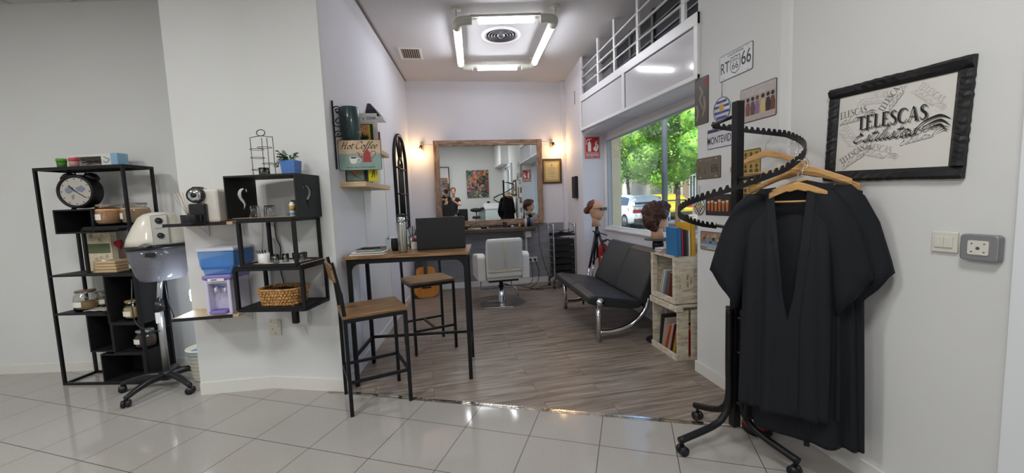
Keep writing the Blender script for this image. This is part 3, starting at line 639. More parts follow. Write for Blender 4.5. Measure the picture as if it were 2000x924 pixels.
# local frame: x to the right along the front, y to the wall
def frame(b, x0, x1, z0, z1, D=DK):
    for x in (x0, x1):
        for y in (.0, D): b.bar((x, y, z0), (x, y, z1), .022)
    for z in (z0, z1):
        for y in (0, D): b.bar((x0, y, z), (x1, y, z), .022)
        for x in (x0, x1): b.bar((x, 0, z), (x, D, z), .022)
b = B(); frame(b, 0, LK, .75, 1.045); b.obj('lower_frame', BLK, K)
B().box(0, 0, .752, LK, DK, .764).obj('bottom_shelf', BLKM, K)
b = B(); frame(b, .06, LK-.03, 1.07, 1.385); b.obj('upper_frame', BLK, K)
B().box(0, -.005, 1.052, LK, DK, 1.066).obj('middle_shelf', BLK, K)
B().box(.01, .02, 1.0665, LK-.01, DK-.01, 1.072).obj('cork_liner', mat('cork', 'b79c76', .9, var=.1, scale=60), K)
x0, x1, z0, z1 = -.02, LK+.005, 1.395, 1.705
b = B(); b.box(x0, 0, z0, x1, DK, z0+.012); b.box(x0, 0, z1-.012, x1, DK, z1)
b.obj('box_shell', BLKM, K)
# cut-out side panels: panel in the yz plane with an S shaped hole, built by boolean
def cutpanel(x, flip):
    b = B(); b.box(x, 0, z0+.012, x+.008, DK, z1-.012); o = b.obj('cutout_side', BLKM, K)
    c = B(); cy, cz = DK/2, (z0+z1)/2
    pts = [(-.028, .075), (.004, .06), (.018, .03), (.008, .0), (-.012, -.025), (-.018, -.05), (-.004, -.085)]
    wd = [.004, .026, .036, .03, .026, .02, .004]; P = smooth2([(p[0], p[1], w_) for p, w_ in zip(pts, wd)], 4); L = []; R_ = []
    for i in range(len(P)):
        a_, c_ = P[max(0, i-1)], P[min(len(P)-1, i+1)]; dx, dz = c_[0]-a_[0], c_[1]-a_[1]; l = hypot(dx, dz); nx, nz = -dz/l*P[i][2]/2, dx/l*P[i][2]/2
        L.append((P[i][0]+nx, P[i][1]+nz)); R_.append((P[i][0]-nx, P[i][1]-nz))
    poly = L+R_[::-1]
    f = -1 if flip else 1
    c.prism([(cy+f*p[0]*1.15, cz+p[1]) for p in poly], x-.02, x+.03, ax='x')
    c.prism([(cy+f*(-.05)+.009*cos(a), cz+.062+.016*sin(a)) for a in [2*pi*k/14 for k in range(14)]], x-.02, x+.03, ax='x')
    co = c.obj('cutter', BLKM); m_ = o.modifiers.new('b', 'BOOLEAN'); m_.object = co; m_.solver = 'EXACT'; m_.operation = 'DIFFERENCE'; co.parent = K
    bpy.context.view_layer.update()
    me = bpy.data.meshes.new_from_object(o.evaluated_get(bpy.context.evaluated_depsgraph_get())); o.modifiers.clear(); o.data = me; bpy.data.objects.remove(co)
cutpanel(x0, True); cutpanel(x1-.008, False)
KW = Matrix.Translation((-1.503, 3.055, 0)) @ Matrix.Rotation(WR, 4, 'Z')
def ok(x, y, z): return tuple(KW @ Vector((x, y, z)))
# wall-mounted oak shelves with black edge
def oak_shelf(X0, X1, Y0, z, label, nm):
    t = thing('floating_shelf', label, 'shelf', (X0, Y0, z))
    B().box(0, 0, -.018, X1-X0, 3.428-Y0, 0).obj('board', OAK, t); B().box(0, -.004, -.022, X1-X0-.04, 0, .001).obj('black_edge', BLKM, t)
    for x in ((X1-X0)*.36, (X1-X0)*.9):
        b = B(); b.box(x-.015, .06, -.022, x+.015, 3.425-Y0, -.0185); b.box(x-.015, 3.415-Y0, -.11, x+.015, 3.425-Y0, -.02); b.bar((x, .10, -.022), (x, 3.418-Y0, -.085), .006)
        b.obj('bracket', mat('bracket_white', 'cfcdd4', .4), t)
    return t
oak_shelf(-2.015, -1.56, 3.20, 1.385, 'upper floating oak shelf with black edge under the coffee machine', '')
oak_shelf(-2.00, -1.56, 3.16, .70, 'lower floating oak shelf with black edge under the water dispenser', '')
# coffee machine
t = thing('coffee_machine', 'white and black capsule coffee machine with chrome snout', 'coffee machine', (-1.755, 3.30, 1.385), radians(4))
B().box(-.045, -.09, .0, .105, .10, .245).obj('body', mat('machine_white', 'd6d2c8', .35), t, bev=.018)
B().box(-.075, -.13, .0, .03, .02, .14).obj('front_block', BLKP, t, bev=.01)
B().cyl((-.03, -.12, .20), (-.03, .02, .20), .056, seg=28).obj('snout', BLKP, t, bev=.004)
B().lathe([(.001, .01), (.03, .008), (.045, 0), (.047, -.012)], seg=28, M=Matrix.Translation((-.03, -.122, .20)) @ Matrix.Rotation(pi/2, 4, 'X')).obj('chrome_nose', CHROME, t)
B().cyl((-.03, -.134, .20), (-.03, -.138, .20), .018).obj('spout', BLKP, t)
B().box(-.055, -.10, .245, -.005, -.03, .262).obj('lever', BLKP, t, bev=.006)
B().cyl((-.05, -.15, .0), (-.05, -.15, .062), .062, seg=32).obj('drip_tray', BLKP, t, bev=.004)
B().box(.106, .0, .02, .15, .08, .215).obj('water_tank', mat('tank_clear', 'c9c8d4', .1, alpha=.45), t, bev=.01)
B().box(.11, .02, .215, .145, .05, .225).obj('tank_lid', BLKP, t)
t = thing('reed_diffuser', 'reed diffuser with thin sticks behind the coffee machine', 'diffuser', (-1.93, 3.36, 1.385))
B().lathe([(.02, 0), (.022, .05), (.01, .06), (.01, .07)]).obj('bottle', JARG, t)
random.seed(5)
for k in range(6): B().tube([(0, 0, .04), (-.10+.018*k, .01*(k % 3-1), .25-.008*abs(k-2))], .0013, 5).obj('reed', mat('reed', 'a07a5c', .7), t)
# water dispenser
lil = mat('lilac_plastic', 'cfcbe0', .4); pur = mat('purple_plastic', '8577b8', .35); blu = mat('blue_tank', '5f9be2', .12, alpha=.6)
t = thing('water_dispenser', 'lilac countertop water dispenser with blue tank on the lower oak shelf', 'water dispenser', (-1.69, 3.29, .70), radians(-4))
b = B(); b.box(-.08, -.05, .01, .10, .12, .265); b.box(-.08, -.12, .01, -.055, -.05, .265); b.box(.075, -.12, .01, .10, -.05, .265); b.box(-.055, -.12, .235, .075, -.05, .265); b.box(-.08, -.12, .0, .10, .12, .012)
b.obj('body', lil, t, bev=.006)
B().box(-.09, -.13, .265, .115, .13, .30).obj('purple_collar', pur, t, bev=.012)
B().box(-.055, -.135, .012, .065, -.05, .035).obj('drip_tray', pur, t, bev=.006)
b = B()
for q in range(8): b.box(-.045+q*.014, -.12, .0352, -.039+q*.014, -.06, .0358)
b.obj('grate_slots', mat('purple_dark', '5d4f96', .4), t)
for x in (-.02, .045):
    B().cyl((x, -.05, .20), (x, -.09, .195), .009).cyl((x, -.09, .20), (x, -.09, .16), .010).obj('tap', lil, t)
B().bar((.045, -.10, .205), (.01, -.115, .215), .012, .006).obj('blue_lever', mat('lever_blue', '2e57a6', .4), t)
B().box(-.045, -.134, .255, .07, -.128, .275).obj('badge_plate', WHITE, t, bev=.002); B().box(-.02, -.1355, .264, .02, -.134, .27).obj('badge', BLKM, t)
def rr(x0, y0, x1, y1, z): return [(x0, y0, z), (x1, y0, z), (x1, y1, z), (x0, y1, z)]
b = B(); b.loft([rr(-.075, -.11, .11, .125, .30), rr(-.08, -.115, .12, .13, .33), rr(-.095, -.125, .145, .132, .37), rr(-.10, -.13, .15, .132, .475)], smooth=False); b.obj('water_tank', blu, t, bev=.008)
b = B(); b.loft([rr(-.105, -.135, .155, .134, .475), rr(-.105, -.135, .155, .134, .492), rr(-.09, -.12, .14, .125, .50)], smooth=False); b.obj('tank_lid', mat('lid_lilac', 'c5c6d6', .4), t, bev=.004)
b = B(); b.box(-.084, -.122, .345, .11, .12, .42); b.obj('inner_filter', mat('filter_blue', '2f63bd', .3), t)
# wire capsule carousel with a glass cup
wire = mat('bronze_wire', '4b443c', .4, metal=.8)
t = thing('wire_cup_stand', 'tall thin wire capsule stand on top of the black wall rack', 'stand', ok(.20, .12, 1.705), WR)
b = B()
for x in (-.085, -.02, .02, .085): b.tube([(x, 0 if abs(x) > .05 else .03, 0), (x, 0 if abs(x) > .05 else .03, .275)], .0022, 6)
b.tube([(-.085, 0, .275), (0, 0, .285), (.085, 0, .27)], .0025, 6)
for k, (x, z) in enumerate(((-.04, .19), (-.04, .13), (.045, .085), (-.04, .045), (.02, .2))): b.tube([(x+.045*cos(a), .0+.045*sin(a), z) for a in [2*pi*q/20 for q in range(20)]], .002, 5, closed=True)
b.tube([(.0+.032*cos(a), 0, .305+.022*sin(a)) for a in [2*pi*q/18 for q in range(18)]], .003, 6, closed=True)
b.obj('wire_frame', wire, t)
B().lathe([(.06, 0), (.062, .004), (.001, .004)], c=(.02, 0, 0)).obj('foot', wire, t)
def glass(name, label, loc, r=.032, h=.075, grp='glasses in the coffee corner', up=True, m=None):
    t = B().lathe([(r*.82, 0), (r, h), (r*.93, h), (r*.76, .008), (.001, .008)] if up else [(r, 0), (r*.82, h), (.001, h), (.001, h-.008), (r*.76, h-.008), (r*.93, 0)], seg=22)
    return single(name, t, m or GLASS, label, 'glass', loc, group=grp)
single('glass_cup', B().lathe([(.033, 0), (.036, .05), (.033, .05), (.03, .006), (.001, .006)], seg=22), GLASS, 'clear glass cup standing beneath the wire stand', 'cup', ok(.215, .10, 1.7095))
# plant
t = thing('potted_plant', 'small trailing green plant in a bright blue square pot', 'plant', ok(.40, .13, 1.705), WR+.1)
b = B(); b.loft([rr(-.046, -.046, .046, .046, 0), rr(-.052, -.052, .052, .052, .1), rr(-.047, -.047, .047, .047, .1), rr(-.047, -.047, .047, .047, .09)], smooth=False); b.obj('pot', mat('pot_blue', '4a74b5', .5, var=.1, scale=60), t, bev=.006)
B().box(-.046, -.046, .085, .046, .046, .09).obj('soil', mat('soil', '3a2c20', .95), t)
def leaf(b, c, d, L, W, curl=.2):
    c = Vector(c); d = Vector(d).normalized(); s = d.cross(Vector((0, 0, 1)))
    if s.length < .1: s = Vector((1, 0, 0))
    s.normalize(); u = s.cross(d).normalized()
    v = [c, c+d*L*.3+s*W*.5+u*curl*L*.1, c+d*L*.7+s*W*.42-u*curl*L*.05, c+d*L-u*curl*L*.3, c+d*L*.7-s*W*.42-u*curl*L*.05, c+d*L*.3-s*W*.5+u*curl*L*.1, c+d*L*.5-u*curl*L*.0]
    b.add([tuple(x) for x in v], [(0, 1, 6), (1, 2, 6), (2, 3, 6), (3, 4, 6), (4, 5, 6), (5, 0, 6)])
random.seed(12); b = B(); st = B()
for k in range(26):
    a = random.uniform(0, 2*pi) if k > 5 else radians(random.uniform(165, 200)); L = random.uniform(.04, .085)+(.03 if k < 5 else 0); dz = random.uniform(.0, .06) if k > 4 else -.02
    pts = smooth2([(0.02*cos(a), .02*sin(a), .09), (L*.7*cos(a), L*.7*sin(a), .115+dz*.5), (L*cos(a), L*sin(a), .105+dz-(.03 if k < 5 else 0))], 4); st.tube(pts, .0012, 4)
    for p in pts[2:]:
        for q in range(2): leaf(b, p, (random.uniform(-1, 1), random.uniform(-1, 1), random.uniform(-.1, .6)), .018, .013)
b.obj('leaves', LEAF, t, fix=False); st.obj('stems', LEAF, t)
# in the black box
for i, (x, y) in enumerate(((.10, .08), (.155, .15), (.215, .09))):
    glass('drinking_glass', ('upturned glass nearest the left cut-out in the black box', 'upturned glass in the middle of the row in the black box', 'upturned glass at the right of the row in the black box')[i], ok(x+.03, y, 1.408), .034, .085, up=False)
t = single('paper_placemat', B().box(.0, .02, 1.407, .45, .26, 1.4095), mat('kraft', 'b9a383', .9), 'brown paper mat lining the cut-out box', 'mat', KW.translation[:], WR)
t = single('black_carton', B().box(0, 0, 0, .10, .08, .115), BLKM, 'small black carton inside the right of the cut-out box', 'box', ok(.375, .13, 1.4095), WR)
t = thing('spray_bottle', 'white patterned tube bottle in front of the small black carton', 'bottle', ok(.425, .065, 1.4095), WR)
B().lathe([(.018, 0), (.019, .085), (.012, .092), (.012, .10), (.001, .10)]).obj('bottle', PAPER, t); B().lathe([(.0192, .012), (.0196, .03)]).obj('blue_band', MATS['print_blue'], t); B().lathe([(.0194, .04), (.0196, .075)]).obj('yellow_band', mat('print_mustard', 'b59a4e', .6), t)
# middle tier
t = thing('sugar_pot', 'white ceramic pot holding dark spoons on the middle tier', 'pot', ok(.15, .10, 1.072), WR)
B().lathe([(.034, 0), (.038, .01), (.039, .075), (.036, .075), (.033, .012), (.001, .01)], seg=26).obj('pot', mat('ceramic', 'e8e6e2', .3), t)
for k in range(4): B().bar((.0+.004*k, .01, .02), (-.05+.016*k, -.01+.01*k, .095), .008, .003).obj('spoon', BLKP, t)
for i, (x, y) in enumerate(((.235, .09), (.27, .06), (.31, .11), (.355, .16), (.40, .19), (.425, .13))):
    glass('shot_glass', ('shot glass nearest the white pot on the middle tier', 'shot glass second from the white pot at the front', 'shot glass third from the white pot on the middle tier', 'shot glass fourth from the white pot towards the wall', 'shot glass at the back right of the middle tier', 'shot glass at the front right end of the middle tier')[i], ok(x, y, 1.0745), .024, .062, 'shot glasses on the middle tier')
single('paper_sheet', B().box(.17, .03, 1.0722, .46, .24, 1.0740), PAPER, 'white printed paper sheet under the shot glasses', 'paper', KW.translation[:], WR+.0)
# basket
t = thing('wicker_basket', 'woven water-hyacinth basket with dark things inside on the bottom tier', 'basket', ok(.25, .145, .764), WR)
wick = wood_mat('hyacinth', [(.25, '6b4324'), (.45, 'a3733f'), (.62, 'c79a5e'), (.8, 'd8b47c')], (14, 14, 14), .7, 2.6, .6)
b = B(); n_ = 44; rows = 5
def sq(a, hx_, hy_):
    c, s_ = cos(a), sin(a); k = 1/max(abs(c), abs(s_)); k = min(k, 1.16/1); return (hx_*c*k, hy_*s_*k)
for r in range(rows):
    z = .013+r*.022
    for k in range(n_):
        a = 2*pi*(k+.5*(r % 2))/n_; x, y = sq(a, .135+.004*r, .098+.003*r); ta = atan2(*reversed([(sq(a+.02, .135, .098)[0]-sq(a-.02, .135, .098)[0]), (sq(a+.02, .135, .098)[1]-sq(a-.02, .135, .098)[1])]))
        b.ball((0, 0, 0), .0115, 8, 6, (1.0, .75, 1.25), Matrix.Translation((x, y, z)) @ Matrix.Rotation(ta, 4, 'Z') @ Matrix.Rotation(.5*(1 if r % 2 else -1), 4, 'Y'))
b.obj('woven_wall', wick, t)
B().tube([(*sq(2*pi*k/48, .152, .113), .118) for k in range(48)], .009, 8, closed=True).obj('braided_rim', wick, t)
B().box(-.12, -.085, .0, .12, .085, .008).obj('base', wick, t)
for i, (x, y, a) in enumerate(((-.05, 0, .5), (.04, .01, -.4), (.0, -.02, 1.4), (.07, -.02, .2))):
    single('coffee_bag', B().box(-.055, -.018, -.05, .055, .018, .05, Matrix.Rotation(.5*(i % 2)-.2, 4, 'X')), BLKM, ('black foil packet on the left in the basket', 'black foil packet at the back right in the basket', 'black foil packet lying in the middle of the basket', 'black foil packet at the right end of the basket')[i], 'packet', ok(.25+x, .145+y, .834), WR+a, group='packets in the basket', bev=.008)
# sockets, cables and adapter
def wallk(s, z, off=0): # point on the slanted column face
    x = -1.47+.61*s; y = 3.42-.22*s; return (x-.339*off, y-.941*off, z)
KR = atan2(-.22, .61)
t = thing('power_socket', 'cream double switch plate low on the coffee column', 'socket', wallk(.09, .51), KR)
B().box(-.055, -.012, -.062, .055, 0, .062).obj('plate', mat('ivory_plate', 'd5d0c0', .4), t, bev=.004)
B().box(-.04, -.016, .005, .04, -.012, .045).obj('rocker', MATS['ivory_plate'], t, bev=.003); b = B(); [b.disc(x, z, .004, -.0125) for x, z in ((-.03, .052), (-.02, -.01), (.0, -.045))]; b.obj('holes', BLKM, t)
t = thing('power_adapter', 'black and white power adapter hanging under the wall rack', 'adapter', wallk(.47, .62), KR)
B().box(-.05, -.05, -.06, -.005, -.002, .08).obj('transformer', BLKM, t, bev=.004); B().box(0, -.03, -.07, .07, -.001, .06).obj('white_housing', WHITE, t, bev=.006)
B().tube(smooth2([(.07, -.015, .06), (.085, -.015, -.02), (.06, -.015, -.08), (.01, -.015, -.075), (.03, -.015, -.12), (.04, -.015, -.15), (.02, -.015, -.13)], 6), .003, 6).obj('cable', WHITE, t)
B().tube([wallk(.28, 1.38, .01), wallk(.25, 1.25, .012), wallk(.30, 1.13, .012), wallk(.26, .98, .012), wallk(.31, .85, .05)], .004, 6)
b = B().tube(smooth2([wallk(.24, 1.38, .02), wallk(.23, 1.25, .015), wallk(.28, 1.16, .015), wallk(.26, 1.08, .015)], 6), .004, 6); b.tube(smooth2([wallk(.24, 1.04, .015), wallk(.26, .95, .015), wallk(.29, .88, .02)], 6), .004, 6)
single('black_cable', b, BLKP, 'black cable running down the wall behind the wall rack', 'cable')
b = B().tube(smooth2([wallk(.05, 1.38, .012), wallk(.02, 1.22, .01), wallk(-.02, 1.08, .01), wallk(-.10+.06, .95, .01), wallk(-.02, .80, .01)], 6), .003, 6)
single('white_cable', b, WHITE, 'thin white cable looping on the wall beside the water dispenser', 'cable')
# ================================================================ alcove, left wall
LR = atan2(3.6, .305)   # local x along the wall away from the viewer, local y into the wall
def lw(s, z, off=0):    # s metres along Y from 3.2, off metres out of the wall
    return (-.86+.305*s/3.6+off*.9964, 3.2+s, z)
for nm, s0, s1, z, lab in (('upper', .62, 1.15, 2.0, 'upper oak shelf board on the alcove left wall'), ('lower', .22, 1.10, 1.665, 'lower oak shelf board under the coffee sign')):
    b = B(); a, c = lw(s0, z), lw(s1, z)
    b.prism([(a[0], a[1]), (c[0], c[1]), (c[0]+.20, c[1]), (a[0]+.20, a[1])], z-.042, z, ax='z'); single('floating_shelf', b, OAK, lab, 'shelf', group='oak shelves by the coffee sign', bev=.002)
b = B(); a, c = lw(.22, 0), lw(.66, 0); b.prism([(a[0], a[1]), (c[0], c[1]), (c[0]+.2, c[1]), (a[0]+.2, a[1])], 1.96, 2.0, ax='z'); o = single('floating_shelf', b, OAK, 'front section of the oak shelf behind the coffee sign carrying the green candle glass', 'shelf', bev=.002)
# coffee sign
t = thing('metal_sign', 'vintage tin sign with red kettle and white cup reading Hot Coffee', 'sign', (-.668, 3.40, 1.875), radians(-2))
W2, H2 = .168, .122
def rrect(w_, h_, r, n=5):
    P = []
    for cx, cz, a0 in ((w_-r, h_-r, 0), (-w_+r, h_-r, pi/2), (-w_+r, -h_+r, pi), (w_-r, -h_+r, 1.5*pi)):
        P += [(cx+r*cos(a0+pi/2*k/n), cz+r*sin(a0+pi/2*k/n)) for k in range(n+1)]
    return P
B().prism(rrect(W2, H2, .012), -.002, 0).obj('tin_plate', mat('sign_edge', '3c352e', .5), t)
B().rect(-W2+.004, 0.012, W2-.004, H2-.004, -.0024).obj('cream_field', mat('sign_cream', 'c9b193', .55, var=.12, scale=14), t)
B().rect(-W2+.004, -H2+.004, W2-.004, 0.012, -.0024).obj('teal_field', mat('sign_teal', '8aa39c', .55, var=.12, scale=14), t)
ink = mat('sign_ink', '2c2019', .6)
def script(b, glyphs, x, z, s, wid, y, shear=.45, pen=.6):
    for g in glyphs:
        for st in GL[g][1]: b.rib([(x+(px+pz*shear)*s, z+pz*s) for px, pz in st], wid, y, pen, 5)
        x += GL[g][0]*s
    return x
GL = {'H': (.95, [[(.12, .85), (.2, .95), (.28, .9), (.22, .5), (.15, .05), (.05, .0)], [(.75, 1.0), (.68, .6), (.6, .1), (.72, .0), (.85, .1)], [(.05, .45), (.4, .52), (.75, .55)]]),
 'o': (.55, [[(.35, .5), (.15, .48), (.05, .25), (.12, .02), (.32, .02), (.45, .25), (.38, .48), (.28, .45), (.5, .42), (.6, .45)]]),
 't': (.42, [[(.2, .85), (.15, .5), (.1, .1), (.2, .0), (.38, .12)], [(0, .58), (.2, .6), (.42, .64)]]),
 'C': (.8, [[(.78, .75), (.7, .95), (.45, .98), (.15, .7), (.05, .35), (.2, .03), (.5, .0), (.78, .2)]]),
 'f': (.4, [[(-.02, .1), (.2, .4), (.42, .85), (.35, 1.0), (.22, .8), (.12, .2), (.02, -.35), (-.1, -.4), (-.08, -.2), (.15, .05), (.4, .15)]]),
 'e': (.48, [[(.08, .25), (.35, .3), (.38, .45), (.22, .5), (.06, .28), (.12, .04), (.3, .0), (.5, .15)]]),
 'E': (.8, [[(.75, .85), (.6, 1.0), (.35, .92), (.3, .68), (.5, .56), (.38, .54), (.1, .38), (.08, .1), (.35, -.02), (.7, .2)]]),
 's': (.42, [[(0, .05), (.2, .3), (.28, .52), (.3, .3), (.32, .1), (.15, .0), (.05, .08)], [(.3, .05), (.45, .15)]]),
 'i': (.3, [[(0, .1), (.12, .4), (.15, .5), (.08, .1), (.16, .0), (.32, .14)], [(.2, .72), (.22, .78)]]),
 'l': (.3, [[(0, .1), (.2, .55), (.28, .95), (.2, .98), (.1, .5), (.06, .1), (.16, .0), (.32, .14)]]),
 'a': (.55, [[(.4, .42), (.25, .5), (.05, .3), (.06, .06), (.2, .0), (.38, .25), (.44, .48), (.36, .12), (.44, .0), (.58, .14)]]),
 ' ': (.35, [])}
b = B(); x = script(b, 'Hot', -.148, .052, .052, .0085, -.003, .35); script(b, 'Coffee', -.035, .052, .055, .0085, -.003, .35); b.obj('script_lettering', ink, t, fix=False)
b = B(); b.prism([(.018, -.058), (.025, .0), (.034, .028), (.048, .036), (.062, .036), (.076, .028), (.082, 0), (.09, -.058)], -.0032, -.0026); b.disc(.055, .042, .008, -.0032); 
b.rib([(.02, -.02), (.0, -.01), (-.01, .015), (-.024, .02)], [.014, .01, .007, .006], -.0031); b.rib([(.08, .015), (.105, .03), (.122, .022), (.118, .0), (.09, -.03)], .006, -.0031); b.obj('kettle_print', mat('sign_red', 'a23c36', .5), t, fix=False)
b = B(); b.prism([(-.085, -.02), (-.078, -.055), (-.068, -.068), (-.038, -.068), (-.028, -.055), (-.018, -.02)], -.0038, -.0034); b.rib([(-.022, -.03), (-.002, -.026), (-.002, -.05), (-.028, -.056)], .005, -.0036); b.disc(-.0515, -.02, .0095, -.0036, 3.5); b.obj('cup_print', mat('cup_white', 'e2dfd6', .5), t, fix=False)
B().disc(-.0515, -.021, .006, -.004, 4.3).obj('coffee_print', ink, t)
text('Brewed daily at Cafe Prudencio', .0155, ink, t, 0, -.098, -.003, shear=.4, sx=1.15)
# candle glass and bracket
t = thing('candle_glass', 'tall dark green frosted candle glass above the coffee sign', 'vase', (-.752, 3.53, 2.0))
B().lathe([(.055, 0), (.07, .02), (.078, .09), (.08, .275), (.077, .28), (.074, .275), (.07, .09), (.001, .03)], seg=36).obj('glass', mat('green_glass', '2a4442', .3, coat=.3), t)
t = thing('scroll_bracket', 'black wrought iron scroll wall bracket beside the green candle glass', 'bracket', (-.835, 3.34, 2.0))
b = B(); b.box(-.008, -.006, -.24, .004, .006, .29)
def spiral(b, cx, cz, r, turns, a0, s=1, y=0):
    b.tube([(cx+r*(1-.85*k/30)*cos(a0+s*2*pi*turns*k/30), y, cz+r*(1-.85*k/30)*sin(a0+s*2*pi*turns*k/30)) for k in range(31)], .0045, 6)
spiral(b, .03, .22, .032, 1.4, pi, -1); spiral(b, .035, .13, .045, 1.5, pi, 1); spiral(b, .03, .03, .032, 1.4, pi, -1)
b.tube(smooth2([(.0, 0, .01), (.06, 0, .03), (.11, .0, .09), (.08, 0, .17), (.02, 0, .2)], 6), .004, 6)
b.obj('ironwork', BLK, t)
# books on the shelves
def book(w_, h_, d_, col, label, loc, rz=0, tilt=0, grp=None, coverprint=None, flat=False):
    """standing book: x width of face, y thickness, z height"""
    t = thing('book', label, 'book', loc, rz, grp); n = 'cover_'+col
    M_ = Matrix.Rotation(tilt, 4, 'Y')
    b = B(); b.box(0, 0, 0, w_, .002, h_, M_); b.box(0, d_-.002, 0, w_, d_, h_, M_); b.box(0, 0, 0, .002, d_, h_, M_); b.obj('cover', mat(n, col, .5, var=.04, scale=9), t)
    B().box(.002, .002, .003, w_-.004, d_-.002, h_-.003, M_).obj('pages', PAPER, t)
    return t
t = book(.205, .30, .012, 'd9d5cc', 'white book with blue and rainbow title standing behind the candle glass', lw(.62, 2.0, .02)); 
text('i  y  ONA', .038, mat('title_blue', '3a7fb0', .5), t, .125, .255, -.001, bold=.0008)
b = B(); [b.rib([(.178+r*cos(a), .25+r*sin(a)) for a in [pi*k/10 for k in range(11)]], .0045, -.001) for r in (.012, .018)]; b.obj('rainbow_print', mat('rainbow', 'c47f86', .5), t, fix=False)
b = B().rect(.06, .215, .19, .2175, -.001).rect(.06, .195, .17, .197, -.001).rect(.12, .175, .125, .177, -.001); b.obj('small_print', mat('print_pink', 'b58a98', .6), t)
t = book(.155, .195, .015, '2c2420', 'black edged book with golden patterned cover in front of the white one', lw(.57, 2.0, .04))
B().box(.008, -.0015, .008, .118, -.0005, .188).obj('cover_art', wood_mat('gold_marble', [(.3, '8f5f28'), (.5, 'c98f4a'), (.7, 'e8c98a')], (12, 12, 12), .5, 2, 0, 2.5), t); B().box(.118, -.0016, .008, .132, -.0006, .188).obj('yellow_strip', mat('yellow_print', 'd3c22c', .5), t)
t = thing('leafy_sprig', 'dark green artificial sprig between the candle glass and sign', 'plant', (-.675, 3.62, 2.0))
random.seed(2); b = B(); 
for k in range(70): a = random.uniform(0, 2*pi); leaf(b, (0.01*cos(a), .01*sin(a), .01+.03*random.random()), (cos(a), sin(a)*.6, random.uniform(.2, 1.6)), .06, .012)
b.obj('foliage', mat('dark_leaf', '25401f', .6), t, fix=False)
book(.12, .225, .02, '6a4d3c', 'brown cased book near the far end of the upper oak shelf', lw(.82, 2.0, .05), .2)
book(.10, .19, .014, '7d2730', 'dark red thin book at the far end of the upper oak shelf', lw(.9, 2.0, .08), .35)
book(.10, .15, .012, 'dedbd6', 'small white book at the far end of the upper oak shelf', lw(1.03, 2.0, .06), .5)
t = thing('sconce_lamp', 'black curved wall lamp shade above the upper oak shelf', 'lamp', lw(1.22, 2.40, 0), LR)
b = B(); b.loft([[(-.02, 0, .13), (.02, 0, .13), (.02, -.03, .13), (-.02, -.03, .13)], [(-.09, 0, .05), (.09, 0, .05), (.09, -.09, .06), (-.09, -.09, .06)], [(-.14, 0, -.03), (.14, 0, -.03), (.14, -.15, -.03), (-.14, -.15, -.03)]], smooth=False); b.obj('shade', BLKP, t, bev=.004)
B().box(-.14, -.155, -.038, .14, 0, -.03).obj('rim', WHITE, t)
# lower shelf books (faces toward the viewer)
x0, y0, _ = lw(.26, 0, .01)
t = book(.15, .20, .02, '3a4a40', 'dark green book with teal and tan cover on the lower oak shelf', (x0+.02, 3.47, 1.665), 0)
B().box(.012, -.0015, .01, .145, -.0005, .19).obj('cover_art', mat('teal_cover', '6f8078', .5, var=.15, scale=12), t); B().box(.04, -.0022, .06, .12, -.0016, .11).obj('tan_panel', mat('tan_panel', 'a77a4c', .5, var=.1), t)
B().rib([(.03, .11), (.07, .055), (.14, .015)], .004, -.0026).obj('curve_print', BLKM, t, fix=False)
book(.03, .21, .09, '201c1b', 'thick black book spine on the lower oak shelf', (x0+.17, 3.475, 1.665), 0)
t = book(.075, .20, .02, 'd5c71f', 'bright yellow book with black lettering on the lower oak shelf', (x0+.207, 3.44, 1.665), .35)
B().rib([(.03, .18), (.02, .13), (.04, .09), (.025, .03)], .007, -.001).rib([(.045, .18), (.04, .13), (.05, .09), (.045, .03)], .005, -.001).obj('lettering', BLKM, t, fix=False)
book(.09, .19, .016, 'dcdad3', 'white booklet with grey print beside the yellow book', (x0+.20, 3.68, 1.665), .9)
book(.09, .17, .012, 'c5c7c9', 'pale grey booklet at the far end of the lower oak shelf', (x0+.16, 3.86, 1.665), 1.0)
# arched iron window mirror
t = thing('arched_mirror', 'tall black arched window-frame mirror on the alcove left wall', 'mirror', lw(2.66, 1.12, .012), LR)
hw, hs, R_ = .40, .93, .40
def arc(cx, cz, r, a0, a1, n=20, y=-.012): return [(cx+r*cos(a0+(a1-a0)*k/n), y, cz+r*sin(a0+(a1-a0)*k/n)) for k in range(n+1)]
B().tube([(-hw, -.012, 0)]+arc(0, hs, R_, pi, 0, 24)+[(hw, -.012, 0)], .02, 8, closed=True).obj('outer_frame', BLK, t)
P = [(-hw, 0)]+[(x, z) for x, _, z in reversed(arc(0, hs, R_, 0, pi, 24))]+[(hw, 0)]
P = [(-hw, 0), (hw, 0)]+[(R_*cos(pi*k/24), hs+R_*sin(pi*k/24)) for k in range(25)]
MIRR = mat('mirror_silver', 'eef2f2', .01, metal=1)
B().prism(P, -.008, -.002).obj('mirror_glass', MIRR, t)
b = B()
for x in (-.13, .0, .13): b.tube([(x, -.012, 0), (x, -.012, hs+(.02 if x else 0))], .011, 6)
b.tube(arc(0, hs-.05, .13, pi, 0, 12), .011, 6)
for z in (.12, .50, .86): b.tube([(-hw, -.012, z), (hw, -.012, z)], .011, 6)
for a in (60, 90, 120): b.tube([(.13*cos(radians(a)), -.012, hs-.05+.13*sin(radians(a))), (R_*cos(radians(a)), -.012, hs+R_*sin(radians(a)))], .010, 6)
b.obj('glazing_bars', BLK, t)
